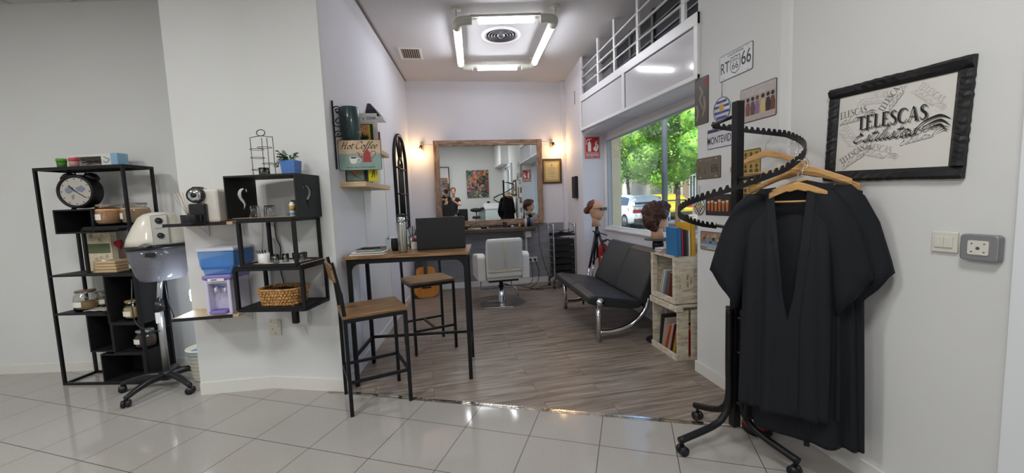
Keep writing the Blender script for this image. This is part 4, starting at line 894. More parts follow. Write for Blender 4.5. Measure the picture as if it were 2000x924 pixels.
# guitar
t = thing('acoustic_guitar', 'orange acoustic guitar leaning in the far left corner', 'guitar', (-.375, 6.26, .001), radians(10))
Mg = Matrix.Rotation(radians(-3), 4, 'X')
prof = []
for k in range(41):
    a = 2*pi*k/40
prof = smooth2([(0, 0), (.12, .01), (.19, .09), (.195, .19), (.155, .27), (.13, .31), (.145, .36), (.15, .42), (.12, .475), (.04, .495), (0, .497)], 5)
out = prof+[(-x, z) for x, z in reversed(prof[1:-1])]
B().prism(out, -.045, .045, Mg).obj('body', mat('guitar_side', '7a3a1c', .3, coat=.4), t)
B().prism([(x*.985, z*.985+.004) for x, z in out], -.0465, -.045, Mg).obj('soundboard', wood_mat('spruce', [(.3, 'c07a2e'), (.6, 'd08a38'), (.8, 'da9a4a')], (20, 2, 2), .3), t)
B().add([tuple(Mg @ Vector((.048*cos(2*pi*k/24), -.047, .33+.048*sin(2*pi*k/24)))) for k in range(24)], [tuple(range(24))]).obj('sound_hole', BLKM, t)
B().box(-.027, -.06, .30, .027, -.046, .86, Mg).obj('fretboard', BLKM, t)
B().box(-.026, -.05, .48, .026, -.02, .86, Mg).obj('neck', MATS['guitar_side'], t)
B().prism([(-.028, .86), (.028, .86), (.036, 1.02), (-.036, 1.02)], -.05, -.032, Mg).obj('headstock', MATS['guitar_side'], t)
B().box(-.07, -.056, .15, .07, -.046, .172, Mg).obj('bridge', BLKM, t)
b = B()
for k in range(6): b.bar(tuple(Mg @ Vector((-.02+.008*k, -.062, .16))), tuple(Mg @ Vector((-.017+.0068*k, -.064, .9))), .0012)
b.obj('strings', STEEL, t)
b = B()
for s in (-1, 1):
    for k in range(3): b.cyl(tuple(Mg @ Vector((s*.033, -.04, .89+.045*k))), tuple(Mg @ Vector((s*.055, -.04, .89+.045*k))), .006)
b.obj('tuning_pegs', CREAM, t)

# ================================================================ back wall
# mirror with reclaimed wood frame: its plane leans very slightly
t = thing('framed_mirror', 'large mirror in a rough reclaimed wood frame on the back wall', 'mirror', (.752, 6.735, 1.10)); t.rotation_euler = (radians(.85), 0, radians(-.5)); t['label'] = 'large mirror in a rough reclaimed wood frame on the back wall'
mw, mh, fw = .915, 1.40, .092
B().box(-mw+fw*.6, -.005, .05, mw-fw*.6, .0, mh-.04).obj('mirror_glass', MIRR, t)
for nm, bx in (('frame_board', (-mw, -.03, -.04, -mw+fw, .012, mh)), ('frame_board', (mw-fw, -.03, -.04, mw, .012, mh)), ('frame_board', (-mw+fw, -.026, mh-fw, mw-fw, .012, mh+.0)), ('frame_board', (-mw+fw, -.026, -.04, mw-fw, .012, .055))):
    b = B()
    if bx[5]-bx[2] > .5: # vertical: rotate grain
        b.box(*bx); o = b.obj(nm, wood_mat('reclaimed_wood_v', [(.25, '5a4232'), (.45, '8a6e5a'), (.6, 'a88c77'), (.8, 'b3a090')], (14, 14, 2), .7, 2.5, .4) if 'reclaimed_wood_v' not in MATS else MATS['reclaimed_wood_v'], t, bev=.006)
    else: b.box(*bx); b.obj(nm, RUST, t, bev=.006)
B().box(-mw+.02, .006, 0, mw-.02, .05, mh-.05).obj('backing_board', DARKW, t)
# counter
t = thing('styling_counter', 'thick dark wood slab counter below the big mirror', 'counter', (0, 0, 0))
b = B(); b.box(-.52, 6.38, .955, 1.44, 6.78, 1.025); b.obj('slab', DARKW, t, bev=.012)
B().box(1.30, 6.55, .84, 1.40, 6.775, .955).obj('bracket', WHITE, t, bev=.005); B().box(1.335, 6.765, .50, 1.37, 6.785, .84).obj('cable_conduit', WHITE, t)
B().box(-.45, 6.5, .10, -.43, 6.78, .955).obj('support_panel', GREYM, t)
t = thing('power_socket', 'double wall socket with black plugs below the counter', 'socket', (1.455, 6.785, .42))
B().box(-.085, -.012, -.045, .085, 0, .045).obj('plate', WHITE, t, bev=.003)
for x in (-.042, .042): B().lathe([(.022, 0), (.02, .03), (.001, .03)], M=Matrix.Translation((x, -.012, 0)) @ Matrix.Rotation(pi/2, 4, 'X')).obj('plug', BLKP, t)
CORDS = ('black cord from the left plug trailing along the skirting', 'black cord from the right plug looping towards the trolley', 'black cord hanging from the counter end down to the floor', 'black cord rising from the floor to the tool trolley')
for lab, pts in zip(CORDS, ([(1.41, 6.75, .41), (1.44, 6.70, .2), (1.38, 6.66, .02), (1.2, 6.6, .008), (.95, 6.5, .008)], [(1.50, 6.75, .41), (1.55, 6.7, .2), (1.48, 6.6, .03), (1.3, 6.3, .008), (1.7, 6.25, .008), (1.95, 6.4, .008)], [(1.44, 6.45, 1.03), (1.50, 6.42, 1.0), (1.53, 6.5, .7), (1.62, 6.55, .35), (1.68, 6.5, .05), (1.5, 6.35, .008), (1.25, 6.2, .008), (1.05, 6.3, .008)], [(1.2, 6.55, .008), (1.4, 6.2, .008), (1.75, 6.15, .008), (1.9, 6.35, .3)])):
    b = B().tube(smooth2(pts, 8), .005, 6)
    single('trailing_cable', b, BLKP, lab, 'cord', group='cords by the counter')
# things on the counter
def ct(x, y=6.5): return (x, y, 1.025)
for i, (x, a) in enumerate(((.42, .4), (.52, 1.2), (.60, -.5), (.30, 2.0))):
    t = thing('hair_clipper', ('black hair clipper in front of the mirror, nearest its middle', 'black hair clipper lying across the heap on the counter', 'black hair clipper at the right of the heap on the counter', 'black hair clipper at the left of the heap behind the laptop')[i], 'clipper', ct(x, 6.53+.03*(i % 2)), a, 'clippers on the counter')
    B().box(-.07, -.02, .0, .06, .02, .04).obj('body', BLKP, t, bev=.012); B().box(.06, -.018, .008, .085, .018, .03).obj('blade', CHROME, t)
    B().tube(smooth2([(-.07, 0, .02), (-.11, .03, .05), (-.06, .07, .03), (0, .05, .06), (.05, .08, .01)], 5), .005, 6).obj('cord', BLKP, t)
t = thing('hair_dryer', 'black hand hair dryer lying left on the counter behind the laptop', 'hair dryer', ct(.12, 6.5), .3)
B().cyl((-.08, 0, .05), (.08, 0, .05), .04, .032).obj('barrel', BLKP, t); B().cyl((.08, 0, .05), (.14, 0, .05), .03, .022).obj('nozzle', BLKM, t); B().tube([(-.03, .0, .04), (-.05, -.10, .02)], .016).obj('handle', BLKP, t)
single('wooden_brush', B().tube([(0, 0, .012), (.12, 0, .012)], .009).box(.12, -.025, .0, .22, .025, .022), OAK, 'pale wooden brush on the front edge of the counter', 'brush', ct(.32, 6.43), .2)
single('water_glass', B().lathe([(.028, 0), (.034, .09), (.031, .09), (.025, .008), (.001, .008)]), GLASS, 'clear glass on the counter in front of the mirror frame', 'glass', ct(.95, 6.55))
for i, (x, c, lab, h, r) in enumerate(((1.02, '241d1a', 'small dark bottle right of the glass on the counter', .05, .022), (1.08, 'b9b5ae', 'small pale jar beside the dark bottle on the counter', .035, .025), (1.20, 'b48a3c', 'little amber jar on the counter', .05, .022), (1.25, '2b2624', 'round dark tin right of the amber jar', .06, .026), (1.31, 'c9cbcf', 'silver spray can at the right of the counter', .16, .021), (1.36, '1d1c1e', 'tall black spray bottle near the counter end', .18, .024), (1.41, '3f5f9c', 'blue plastic spray bottle at the counter end', .13, .024))):
    t = thing('bottle', lab, 'bottle', ct(x, 6.56-.02*(i % 3)), 0, 'bottles on the counter')
    B().lathe([(r, 0), (r, h*.75), (r*.45, h*.86), (r*.4, h), (.001, h)], seg=16).obj('body', mat('bottle_'+c, c, .3), t)
    B().cyl((0, 0, h*.98), (0, 0, h*1.12), r*.5).obj('cap', BLKP if i % 2 else WHITE, t)
t = thing('tool_caddy', 'black holder of styling tools at the left end of the counter', 'caddy', ct(-.33, 6.55))
B().box(-.10, -.08, 0, .12, .08, .10).obj('tray', BLKP, t, bev=.006); B().box(-.10, -.082, .045, .12, -.08, .052).obj('trim_line', WHITE, t)
for k in range(4): B().tube([(-.06+.04*k, 0, .1), (-.09+.04*k, 0, .19)], .008).obj('tool', GREYM if k % 2 else BLKP, t)
# framed certificate
t = thing('framed_certificate', 'gilt-toned certificate in a dark frame under the right sconce', 'framed certificate', (1.858, 6.795, 1.96))
b = B(); b.box(-.175, -.018, -.215, -.145, 0, .215); b.box(.145, -.018, -.215, .175, 0, .215); b.box(-.145, -.018, .185, .145, 0, .215); b.box(-.145, -.018, -.215, .145, 0, -.185); b.obj('frame', DARKW, t, bev=.003)
B().box(-.145, -.008, -.185, .145, -.004, .185).obj('mat_board', mat('gilt_mount', 'b09c62', .3, metal=.3), t)
B().box(-.115, -.0095, -.15, .115, -.008, .15).obj('sheet', mat('parchment', 'c3b78d', .6, var=.06), t)
b = B(); b.disc(0, .10, .016, -.0098)
for z, w_ in ((.06, .05), (.035, .07), (.0, .06), (-.03, .05), (-.05, .07), (-.09, .04)): b.rect(-w_, z-.003, w_, z+.003, -.0098)
b.obj('certificate_print', mat('gilt_ink', '8a7443', .6), t)
# right far wall: black box and access panel
RR = atan2(-(6.8-5.65), -(2.12-2.022))
def rw(Y, z, off=0): return (2.022+.098*(Y-5.65)/1.15-off, Y, z)
t = thing('key_box', 'black narrow box with a small logo on the right far wall', 'box', rw(6.06, 1.64), RR)
B().box(-.11, -.05, -.17, .11, 0, .17).obj('box_body', BLKM, t, bev=.004); B().disc(.07, 0, .012, -.051, n=3).obj('red_logo', RED, t)
t = thing('access_panel', 'small white flush access hatch high on the right far wall', 'hatch', rw(6.12, 3.02), RR)
B().box(-.09, -.006, -.10, .09, 0, .10).obj('hatch_door', WALL2, t, bev=.002); b = B(); b.box(.088, -.007, -.10, .092, 0, .10); b.obj('edge_gap', BLKM, t)
# fire extinguisher sign on the reveal
def ext_sign(label, loc, rz):
    t = thing('extinguisher_sign', label, 'sign', loc, rz)
    B().box(-.117, -.004, -.16, .117, 0, .16).obj('sign_plate', RED, t)
    sw = mat('sign_white', 'e9e4dc', .5)
    b = B()
    for x0, z0, x1, z1 in ((-.108, -.078, .108, -.073), (-.108, .148, .108, .153), (-.108, -.078, -.103, .153), (.103, -.078, .108, .153), (-.108, -.15, .108, -.145), (-.108, -.095, .108, -.09), (-.108, -.15, -.103, -.09), (.103, -.15, .108, -.09)): b.rect(x0, z0, x1, z1, -.0045)
    b.prism([(-.07, -.06), (-.02, -.06), (-.02, .06), (-.032, .082), (-.058, .082), (-.07, .06)], -.0048, -.0042); b.rect(-.05, .082, -.04, .115, -.0045); b.rib([(-.045, .105), (-.075, .115), (-.088, .08), (-.085, .04)], .009, -.0046); b.rib([(-.06, .122), (-.03, .118), (-.01, .128)], .010, -.0046)
    for s in (0, 1): b.rib([(.06-.0*s, -.055), (.03+.04*s, -.02), (.055+.03*s, .02), (.045+.02*s, .06+.0*s), (.07+.02*s, .10)], [.02, .034, .02, .012, .002], -.0046-.0002*s)
    b.obj('pictogram', sw, t, fix=False)
    text('EXTINTOR', .038, sw, t, 0, -.117, -.0046, bold=.0012); text('RIPCI INCENDIOS', .009, sw, t, -.02, -.139, -.0046)
ext_sign('red fire extinguisher sign on the window reveal', (2.175, 5.648, 2.205), 0)
ext_sign('red fire extinguisher sign on the end of the pier seen only in the mirror', (2.12, 2.863, 2.02), pi)
# ================================================================ salon chair
wl = mat('white_leather', 'dcdbd6', .45, var=.02, bump=.08, bscale=25)
t = thing('styling_chair', 'white leather salon styling chair with plastic-covered back on a chrome base', 'salon chair', (.72, 5.56, 0), radians(4))
B().add([], [])
b = B(); b.prism([(-.30, -.22), (.10, -.30), (.34, -.10), (.30, .16), (-.10, .26), (-.32, .05)], 0, .012, ax='z'); b.obj('base_plate', STEEL, t, bev=.003)
B().lathe([(.055, .012), (.05, .03), (.045, .26), (.028, .265), (.028, .36), (.001, .36)], seg=28).obj('hydraulic_column', CHROME, t)
B().tube([(.03, .05, .27), (.20, -.03, .22), (.24, -.06, .10)], .012).bar((.03, .0, .04), (-.22, -.02, .05), .03, .012).obj('pump_lever', CHROME, t)
B().box(-.21, -.21, .35, .21, .22, .375).obj('seat_frame', BLKP, t)
B().tube([(-.22, .22, .33), (-.24, .34, .30), (-.24, .40, .14), (.24, .40, .14), (.24, .34, .30), (.22, .22, .33)], .013).box(-.22, .37, .125, .22, .44, .14).obj('footrest', CHROME, t)
B().box(-.245, -.24, .375, .245, .27, .50).obj('seat_cushion', wl, t, bev=.03)
for s in (-1, 1):
    b = B(); P = [(-.26, .38), (.28, .38), (.28, .66), (.24, .71), (-.20, .76), (-.28, .72)]; x0, x1 = (s*.255, s*.365); b.prism(P, min(x0, x1), max(x0, x1), ax='x'); b.obj('armrest', wl, t, bev=.022)
b = B(); b.loft([[(-.25, -.28, .42), (.25, -.28, .42), (.25, -.18, .42), (-.25, -.18, .42)], [(-.25, -.31, .66), (.25, -.31, .66), (.25, -.20, .66), (-.25, -.20, .66)], [(-.25, -.36, .90), (.25, -.36, .90), (.25, -.27, .90), (-.25, -.27, .90)], [(-.24, -.37, .965), (.24, -.37, .965), (.24, -.30, .965), (-.24, -.30, .965)]], smooth=False); b.obj('backrest', wl, t, bev=.025)
b = B(); v = []
for i in range(15):
    for j in range(9):
        x = -.235+.47*i/14; z = .56+.36*j/8; v.append((x, -.30-.055*(z-.44)/.5-.022+.008*sin(i*2.1+j*.7)*(.4+.6*(8-j)/8)-.003*cos(i*5), z+(.012*sin(i*1.3) if j == 0 else 0)))
b.add(v, [(i*9+j, (i+1)*9+j, (i+1)*9+j+1, i*9+j+1) for i in range(14) for j in range(8)], True)
b.obj('plastic_cover', mat('cover_film', 'c9c8c4', .25, alpha=.72), t, fix=False)
B().tube([(-.24, -.318, .515), (.24, -.318, .515)], .006).tube([(0, -.35, .56), (0, -.378, .93)], .004).obj('piping', mat('piping_cream', 'cdbb93', .5), t)
# ================================================================ tool trolley
t = thing('tool_trolley', 'black salon trolley with stacked drawers and chrome frame in the right corner', 'trolley', (1.86, 6.33, 0), radians(2))
for s in (-1, 1):
    B().tube(smooth2([(s*.18, -.16, .12), (s*.18, -.16, .98), (s*.18, -.13, 1.04), (s*.18, .08, 1.04), (s*.18, .12, .98), (s*.18, .12, .12)], 4), .012).obj('side_frame', CHROME, t)
for k in range(6):
    dr_ = B().box(-.16, -.17, .20+.105*k, .16, .12, .285+.105*k).obj('drawer', BLKP, t, bev=.008); B().box(-.15, -.178, .273+.105*k, .15, -.17, .285+.105*k).obj('drawer_lip', BLKM, dr_)
b = B(); b.box(-.18, -.18, .85, .18, .14, .865); b.box(-.18, -.18, .865, .18, -.172, .90); b.box(-.18, .132, .865, .18, .14, .90); b.obj('top_tray', BLKP, t); B().box(-.18, -.184, .845, .18, -.18, .868).obj('tray_front_strip', CHROME, t)
for sx in (-1, 1):
    for sy in (-.15, .12):
        l_ = B().tube(smooth2([(sx*.10, sy*.5, .19), (sx*.18, sy, .14), (sx*.19, sy, .08)], 4), .014).obj('leg', BLKP, t); B().cyl((sx*.19-.012, sy, .03), (sx*.19+.012, sy, .03), .03).obj('caster', BLKP, l_)
for i, (x, y, a) in enumerate(((-.08, -.05, .3), (.03, .02, 1.5), (.10, -.06, -.6))):
    t = thing('curling_iron', ('black styling iron at the left on the trolley top', 'black styling iron across the middle of the trolley top', 'black styling iron at the right on the trolley top')[i], 'styling iron', (1.86+x, 6.33+y, .895), a, 'irons on the trolley')
    B().tube([(-.08, 0, 0), (.02, 0, .01), (.10, 0, .03)], [.022, .02, .012]).obj('handle', BLKP, t); B().tube(smooth2([(-.08, 0, 0), (-.11, .03, .04), (-.04, .08, .05), (.03, .05, .06)], 5), .006, 6).obj('cord', BLKP, t)
# ================================================================ bar table and stools
t = thing('bar_table', 'tall bar table with wooden top and black metal frame at the alcove entrance', 'table', (-.787, 3.272, 0), radians(-5.6))
TW, TD, TH = .92, .47, 1.065
for x in (0, TW):
    for y in (0, TD): B().bar((x, y, 0), (x, y, TH-.02), .03).obj('leg', BLK, t)
B().box(-.035, -.035, TH-.02, TW+.035, TD+.035, TH+.005).obj('tabletop', TABLEW, t, bev=.002)
b = B()
for y in (0, TD): b.box(.015, y-.012, TH-.06, TW-.015, y+.012, TH-.02)
for x in (0, TW): b.box(x-.012, .015, TH-.06, x+.012, TD-.015, TH-.02)
b.obj('apron', BLK, t)
def corner_brace(x0, s, y):
    P = [(x0, TH-.06), (x0+s*.075, TH-.06)]+[(x0+s*(.075-.075*sin(a)), TH-.06-.075*(1-cos(a))) for a in [pi/2*k/8 for k in range(9)]]
    return B().prism(P, y-.006, y+.006)
for x0, s in ((.015, 1), (TW-.015, -1)): corner_brace(x0, s, 0).obj('corner_brace', BLK, t)
B().bar((0, TD, .25), (TW, TD, .25), .022).obj('rear_stretcher', BLK, t)
for x in (0, TW): B().bar((x, 0, .25), (x, TD, .25), .022).obj('side_stretcher', BLK, t)
def stool(loc, rz, label, side):
    """side 'l': backrest on local -x side, 'b': on local +y side"""
    t = thing('bar_stool', label, 'bar stool', loc, rz, 'bar stools at the high table'); S, D = .41, .385; SH = .705
    bp = {(0, 0), (0, 1)} if side == 'l' else {(0, 1), (1, 1)}
    for i in (0, 1):
        for j in (0, 1):
            B().bar((i*S, j*D, 0), (i*S, j*D, SH-.02), .024).obj('leg', BLK, t)
    B().box(-.015, -.015, SH-.012, S+.015, D+.015, SH+.010).obj('seat', TABLEW, t, bev=.003)
    b = B()
    for y in (0, D): b.box(.01, y-.012, SH-.04, S-.01, y+.012, SH-.012)
    for x in (0, S): b.box(x-.012, .01, SH-.04, x+.012, D-.01, SH-.012)
    b.obj('seat_frame', BLK, t)
    B().bar((0, 0, .24), (S, 0, .24), .02).obj('stretcher', BLK, t); B().bar((0, D, .24), (S, D, .24), .02).obj('stretcher', BLK, t); B().bar((S if side == 'l' else S/2, 0, .24), (S if side == 'l' else S/2, D, .24), .02).obj('stretcher', BLK, t)
    if side == 'l': B().bar((0, 0, .24), (0, D, .24), .02).obj('stretcher', BLK, t)
    b = B(); e = .055
    if side == 'l':
        for y in (0, D): B().bar((0, y, SH-.02), (-.015, y, SH+.17), .024).bar((-.015, y, SH+.16), (-e, y, SH+.385), .022).obj('back_post', BLK, t)
        P = B(); P.loft([[(-e+.002-.0, -.012, SH+.25), (-e+.018, -.012, SH+.25), (-e-.004, -.012, SH+.375), (-e-.018, -.012, SH+.375)], [(-e-.012, D/2, SH+.25), (-e+.006, D/2, SH+.25), (-e-.02, D/2, SH+.375), (-e-.036, D/2, SH+.375)], [(-e+.002, D+.012, SH+.25), (-e+.018, D+.012, SH+.25), (-e-.004, D+.012, SH+.375), (-e-.018, D+.012, SH+.375)]], smooth=False)
        P.obj('backrest', TABLEW, t, bev=.002)
    else:
        for x in (0, S): B().bar((x, D, SH-.02), (x, D+.015, SH+.17), .024).bar((x, D+.015, SH+.16), (x, D+.05, SH+.33), .022).obj('back_post', BLK, t)
        B().box(-.012, D+.022, SH+.24, S+.012, D+.038, SH+.345).obj('backrest', TABLEW, t, bev=.002)
    return t
stool((-.724, 2.791, 0), radians(19.3), 'nearer bar stool, wooden seat and low backrest beside the column corner', 'l')
stool((-.36, 3.804, 0), radians(19.9), 'farther bar stool standing behind the table under the laptop', 'b')
TM = Matrix.Translation((-.787, 3.272, 0)) @ Matrix.Rotation(radians(-5.6), 4, 'Z')
def ot(x, y, z=0): return tuple(TM @ Vector((x, y, TH+.005+z)))
TR = radians(-5.6)
# laptop
t = thing('laptop', 'black open laptop seen from behind its lid on the bar table', 'laptop', ot(.515, .165), TR+radians(7))
B().box(0, 0, .002, .405, .26, .02).obj('base', BLKP, t, bev=.004)
o = B().box(0, -.008, .0, .408, 0, .262, Matrix.Translation((-.002, .004, .012)) @ Matrix.Rotation(radians(3), 4, 'X')).obj('lid', mat('laptop_black', '232427', .45), t, bev=.003)
text('Lenovo', .016, BLKM, t, .055, .235, -.020, sx=1.2)
b = B()
for r in range(5): b.box(.03, .05+.03*r, .0202, .345, .07+.03*r, .021)
b.obj('keyboard', BLKM, t)
# thermos
t = thing('thermos_flask', 'tall brushed steel thermos flask with black top on the bar table', 'thermos', ot(.41, .10))
B().lathe([(.036, 0), (.038, .01), (.038, .235), (.034, .25), (.001, .25)], seg=32).obj('body', STEEL, t)
B().lathe([(.028, .25), (.03, .255), (.03, .29), (.026, .295), (.001, .295)], seg=32).obj('steel_collar', CHROME, t)
B().lathe([(.029, .295), (.029, .31), (.02, .318), (.001, .318)], seg=24).box(.02, -.008, .298, .055, .008, .308).obj('black_lid', BLKP, t)
t = thing('mate_cup', 'black ribbed cup with a metal straw behind the thermos', 'cup', ot(.315, .25))
B().lathe([(.028, 0), (.036, .03), (.036, .08), (.031, .105), (.027, .105), (.03, .03), (.001, .01)], seg=28).obj('cup', BLKM, t)
B().tube([(0, 0, .02), (.005, 0, .112), (-.06, .0, .128)], .003).obj('straw', CHROME, t)
# papers etc
t = thing('paper_stack', 'stack of printed papers and a magazine at the left end of the bar table', 'papers', ot(.0, .09), TR+.05)
for i, (dx, a, w_) in enumerate(((0, 0, .27), (.01, .06, .25), (.02, -.03, .25))):
    B().box(dx, -.08, .008*i, dx+w_, .16, .008*i+.0075, Matrix.Rotation(a, 4, 'Z')).obj('booklet', PAPER if i != 1 else mat('grey_paper', 'b7b5b0', .7), t)
t = thing('agenda_book', 'black agenda with a green logo lying on the papers', 'book', ot(.05, .10, .025), TR)
B().box(0, -.07, 0, .20, .12, .004).box(0, -.07, .018, .20, .12, .022).box(0, .0, .004, .004, .12, .018).obj('cover', BLKP, t); B().box(.004, -.066, .004, .197, .116, .018).obj('pages', mat('grey_paper', 'b7b5b0', .7), t)
B().box(.15, -.0712, .003, .178, -.0702, .019).obj('green_label', mat('green_label', '5f9a84', .5), t)
t = thing('smartphone', 'dark smartphone lying on top of the agenda', 'phone', ot(.075, .11, .047), TR+.1); B().box(0, -.035, 0, .145, .04, .009).obj('phone_body', BLKP, t, bev=.003); B().box(.004, -.031, .0091, .141, .036, .0095).obj('screen', mat('screen_grey', '4b4c4f', .1), t)
t = thing('computer_mouse', 'black computer mouse beside the papers on the bar table', 'mouse', ot(.235, .13), TR)
B().ball((0, 0, .014), .055, 18, 10, (.6, 1, .36)).obj('shell', BLKP, t); B().cyl((0, -.03, .03), (0, -.015, .033), .005).obj('wheel', GREYM, t)
single('paper_box', B().box(-.05, -.04, 0, .08, .05, .06), PAPER, 'white paper box between the thermos and laptop', 'box', ot(.485, .36), TR)
single('red_pouch', B().ball((0, 0, .018), .06, 16, 8, (1.1, .6, .3)), mat('pouch_red', '8a1f27', .7), 'red cloth pouch lying on the white paper box', 'pouch', ot(.50, .36, .060), TR)
t = thing('cutlery_cup', 'metal cup of brushes and a white tissue behind the thermos', 'cup', ot(.43, .42))
B().lathe([(.03, 0), (.035, .11), (.031, .11), (.001, .01)]).obj('cup', GREYM, t)
for k in range(5): B().tube([(0, 0, .03), (-.03+.018*k, .01, .20-.01*abs(k-2))], .004).obj('brush', GREYM if k % 2 else BLKP, t)

# ================================================================ leather bench
lea = mat('black_leather', '2a2b2f', .42, var=.06, bump=.06, bscale=60)
t = thing('leather_bench', 'black leather two-seat waiting bench on curved chrome legs under the window', 'bench', (1.455, 3.70, 0), atan2(.047, 1.31)-pi/2+pi/2)
BL = 1.36
t.rotation_euler.z = atan2(-.047, 1.31)
# local: x into the room depth towards the window (+x), y along the bench
for j in range(2):
    y0, y1 = j*BL/2-.02+(.004 if j else -.0), (j+1)*BL/2-.02
    P = [(-.10, .40), (-.12, .43), (-.105, .475), (-.03, .485), (.30, .43), (.44, .395), (.46, .36), (.44, .325), (.34, .32), (.0, .37)]
    b = B(); b.prism([(x, z) for x, z in P], y0, y1); b.obj('seat_cushion', lea, t, bev=.018)
    P = [(.44, .37), (.50, .36), (.56, .39), (.74, .83), (.73, .89), (.68, .90), (.63, .86), (.42, .42)]
    b = B(); b.prism(P, y0, y1); b.obj('back_cushion', lea, t, bev=.018)
for y in (-.0, BL-.06):
    B().cyl((0, y, 0), (0, y, .40), .026, seg=20).obj('leg', CHROME, t)
    pts = smooth2([(.01, y, .10), (.15, y, .10), (.30, y, .135), (.42, y, .21), (.50, y, .31), (.53, y, .42)], 6)
    B().tube(pts, .026, 14).obj('curved_support', CHROME, t)
B().cyl((0, -.05, .425), (0, BL-.0, .425), .025).cyl((0, -.075, .425), (0, -.045, .425), .040, seg=24).cyl((0, -.085, .425), (0, -.075, .425), .02).obj('cross_tube', CHROME, t)
B().cyl((.50, 0, .33), (.50, BL-.06, .33), .015).obj('rear_rail', BLK, t)

# ================================================================ heads
def head_mesh(M_, s=1.0):
    """human head and neck, face toward -y, chin at about z=0, height .23"""
    b = B(); rows = []; NR, NS = 22, 32
    prof = [(-.02, .02, .055, .0), (.0, .045, .062, -.006), (.02, .058, .075, -.008), (.05, .066, .088, -.004), (.08, .071, .094, .0), (.11, .075, .098, .006), (.14, .078, .1, .01), (.17, .074, .096, .012), (.195, .062, .08, .013), (.215, .042, .055, .014), (.228, .018, .024, .014), (.231, .001, .001, .014)]
    P = smooth2(prof, 3)
    for z, rx, ry, cy in P:
        r = []
        for k in range(NS):
            a = 2*pi*k/NS; x = rx*cos(a); y = cy+ry*sin(a)
            f = max(0, -sin(a))
            if f > 0:
                nose = max(0, 1-abs(x)/.016)*(max(0, 1-abs(z-.085)/.045))**.8; y -= .020*nose
                nb = max(0, 1-abs(x)/.010)*max(0, 1-abs(z-.076)/.014); y -= .008*nb
                for sx in (-1, 1): y += .010*max(0, 1-hypot((x-sx*.03)/.02, (z-.118)/.014))
                y -= .005*max(0, 1-hypot(x/.022, (z-.045)/.008)); y += .003*max(0, 1-hypot(x/.03, (z-.06)/.006))
                y -= .006*max(0, 1-hypot(x/.02, (z-.012)/.014))
            r.append((x*s, y*s, z*s))
        rows.append(r)
    b.loft(rows)
    b.tube([(0, .01*s, -.10*s), (0, .012*s, -.02*s), (0, .012*s, .04*s)], [.056*s, .047*s, .05*s], 20)
    for sx in (-1, 1): b.ball((sx*.078*s, .012*s, .105*s), .03*s, 10, 8, (.25, .6, 1.0))
    b.v = [tuple(M_ @ Vector(p)) for p in b.v]
    return b
def face_bits(t, M_, s=1.0):
    b = B()
    for sx in (-1, 1): b.ball((sx*.03*s, -.080*s, .117*s), .012*s, 10, 8, (1.2, .5, .6), None)
    b.v = [tuple(M_ @ Vector(p)) for p in b.v]; b.obj('eyes', mat('eye_dark', '3a2b24', .3), t)
    b = B(); b.ball((0, -.088*s, .045*s), .02*s, 12, 8, (1.1, .35, .32)); b.v = [tuple(M_ @ Vector(p)) for p in b.v]; b.obj('lips', mat('lip_rose', '9c5249', .4), t)
def hair_blob(parts, M_, m, t, nm='hair', seed=1, strands=260, amp=.008):
    random.seed(seed); b = B()
    for (c, r, sc_) in parts:
        v0 = len(b.v); b.ball((0, 0, 0), r, 28, 20, sc_)
        for i in range(v0, len(b.v)):
            p = Vector(b.v[i]); n_ = sin(p.x*90+p.z*60+seed)*cos(p.y*70-p.z*85)*amp; L = p.length or 1
            b.v[i] = tuple(M_ @ (Vector(c)+p*(1+n_/L)))
    for k in range(strands):
        c, r, sc_ = random.choice(parts); a = random.uniform(0, 2*pi); ph = random.uniform(-.4, 1.2); pts = []
        for q in range(5):
            aa = a+q*.16; pp = ph-q*.10; R0_ = r*(1.02+.02*sin(q+k))
            pts.append(tuple(M_ @ (Vector(c)+Vector((R0_*sc_[0]*cos(aa)*cos(pp), R0_*sc_[1]*sin(aa)*cos(pp), R0_*sc_[2]*sin(pp))))))
        b.tube(pts, .0022, 4, caps=False)
    return b.obj(nm, m, t)
HAIR1 = mat('auburn_hair', '6b3a26', .5, var=.35, scale=60, bump=.3, bscale=120); HAIR2 = mat('brown_hair', '4a2b20', .5, var=.4, scale=60, bump=.3, bscale=120)
# tripod
tx, ty = 2.065, 5.25
t = thing('tripod', 'black and silver camera tripod standing in the corner behind the bench', 'tripod', (tx, ty, 0))
B().cyl((0, 0, .62), (0, 0, 1.0), .016).obj('centre_column', BLKP, t); B().lathe([(.03, .93), (.04, .95), (.04, .98), (.025, 1.01), (.02, 1.06), (.03, 1.065), (.001, 1.07)]).obj('head_block', BLKP, t)
B().cyl((0, 0, .97), (-.07, -.02, 1.0), .008).cyl((0, 0, .98), (.14, -.03, .93), .007).obj('pan_handle', BLKP, t)
for a in (205, 320, 90):
    a = radians(a); B().tube([(.03*cos(a), .03*sin(a), .95), (.16*cos(a), .16*sin(a), .50)], [.018, .015]).obj('leg', BLKP, t)
    B().tube([(.16*cos(a), .16*sin(a), .50), (.27*cos(a), .27*sin(a), .10)], .011).obj('leg_extension', CHROME, t); B().tube([(.27*cos(a), .27*sin(a), .12), (.30*cos(a), .30*sin(a), .0)], .013).obj('foot', BLKP, t)
    B().tube([(0, 0, .63), (.15*cos(a), .15*sin(a), .55)], .006).obj('brace', BLKP, t)
t = thing('mannequin_head', 'training mannequin head with red bun and sunglasses on the tripod', 'mannequin head', (tx, ty, 1.07), radians(36), 'hairdressing mannequin heads')
M_ = Matrix.Translation((0, 0, .10)) @ Matrix.Diagonal((1.12, 1.12, 1.12, 1))
head_mesh(M_).obj('head', SKIN, t); face_bits(t, M_)
hair_blob([((0, .04, .155), .088, (.95, .95, .88)), ((0, .135, .10), .045, (1, 1, 1))], M_, HAIR1, t, seed=4)
b = B()
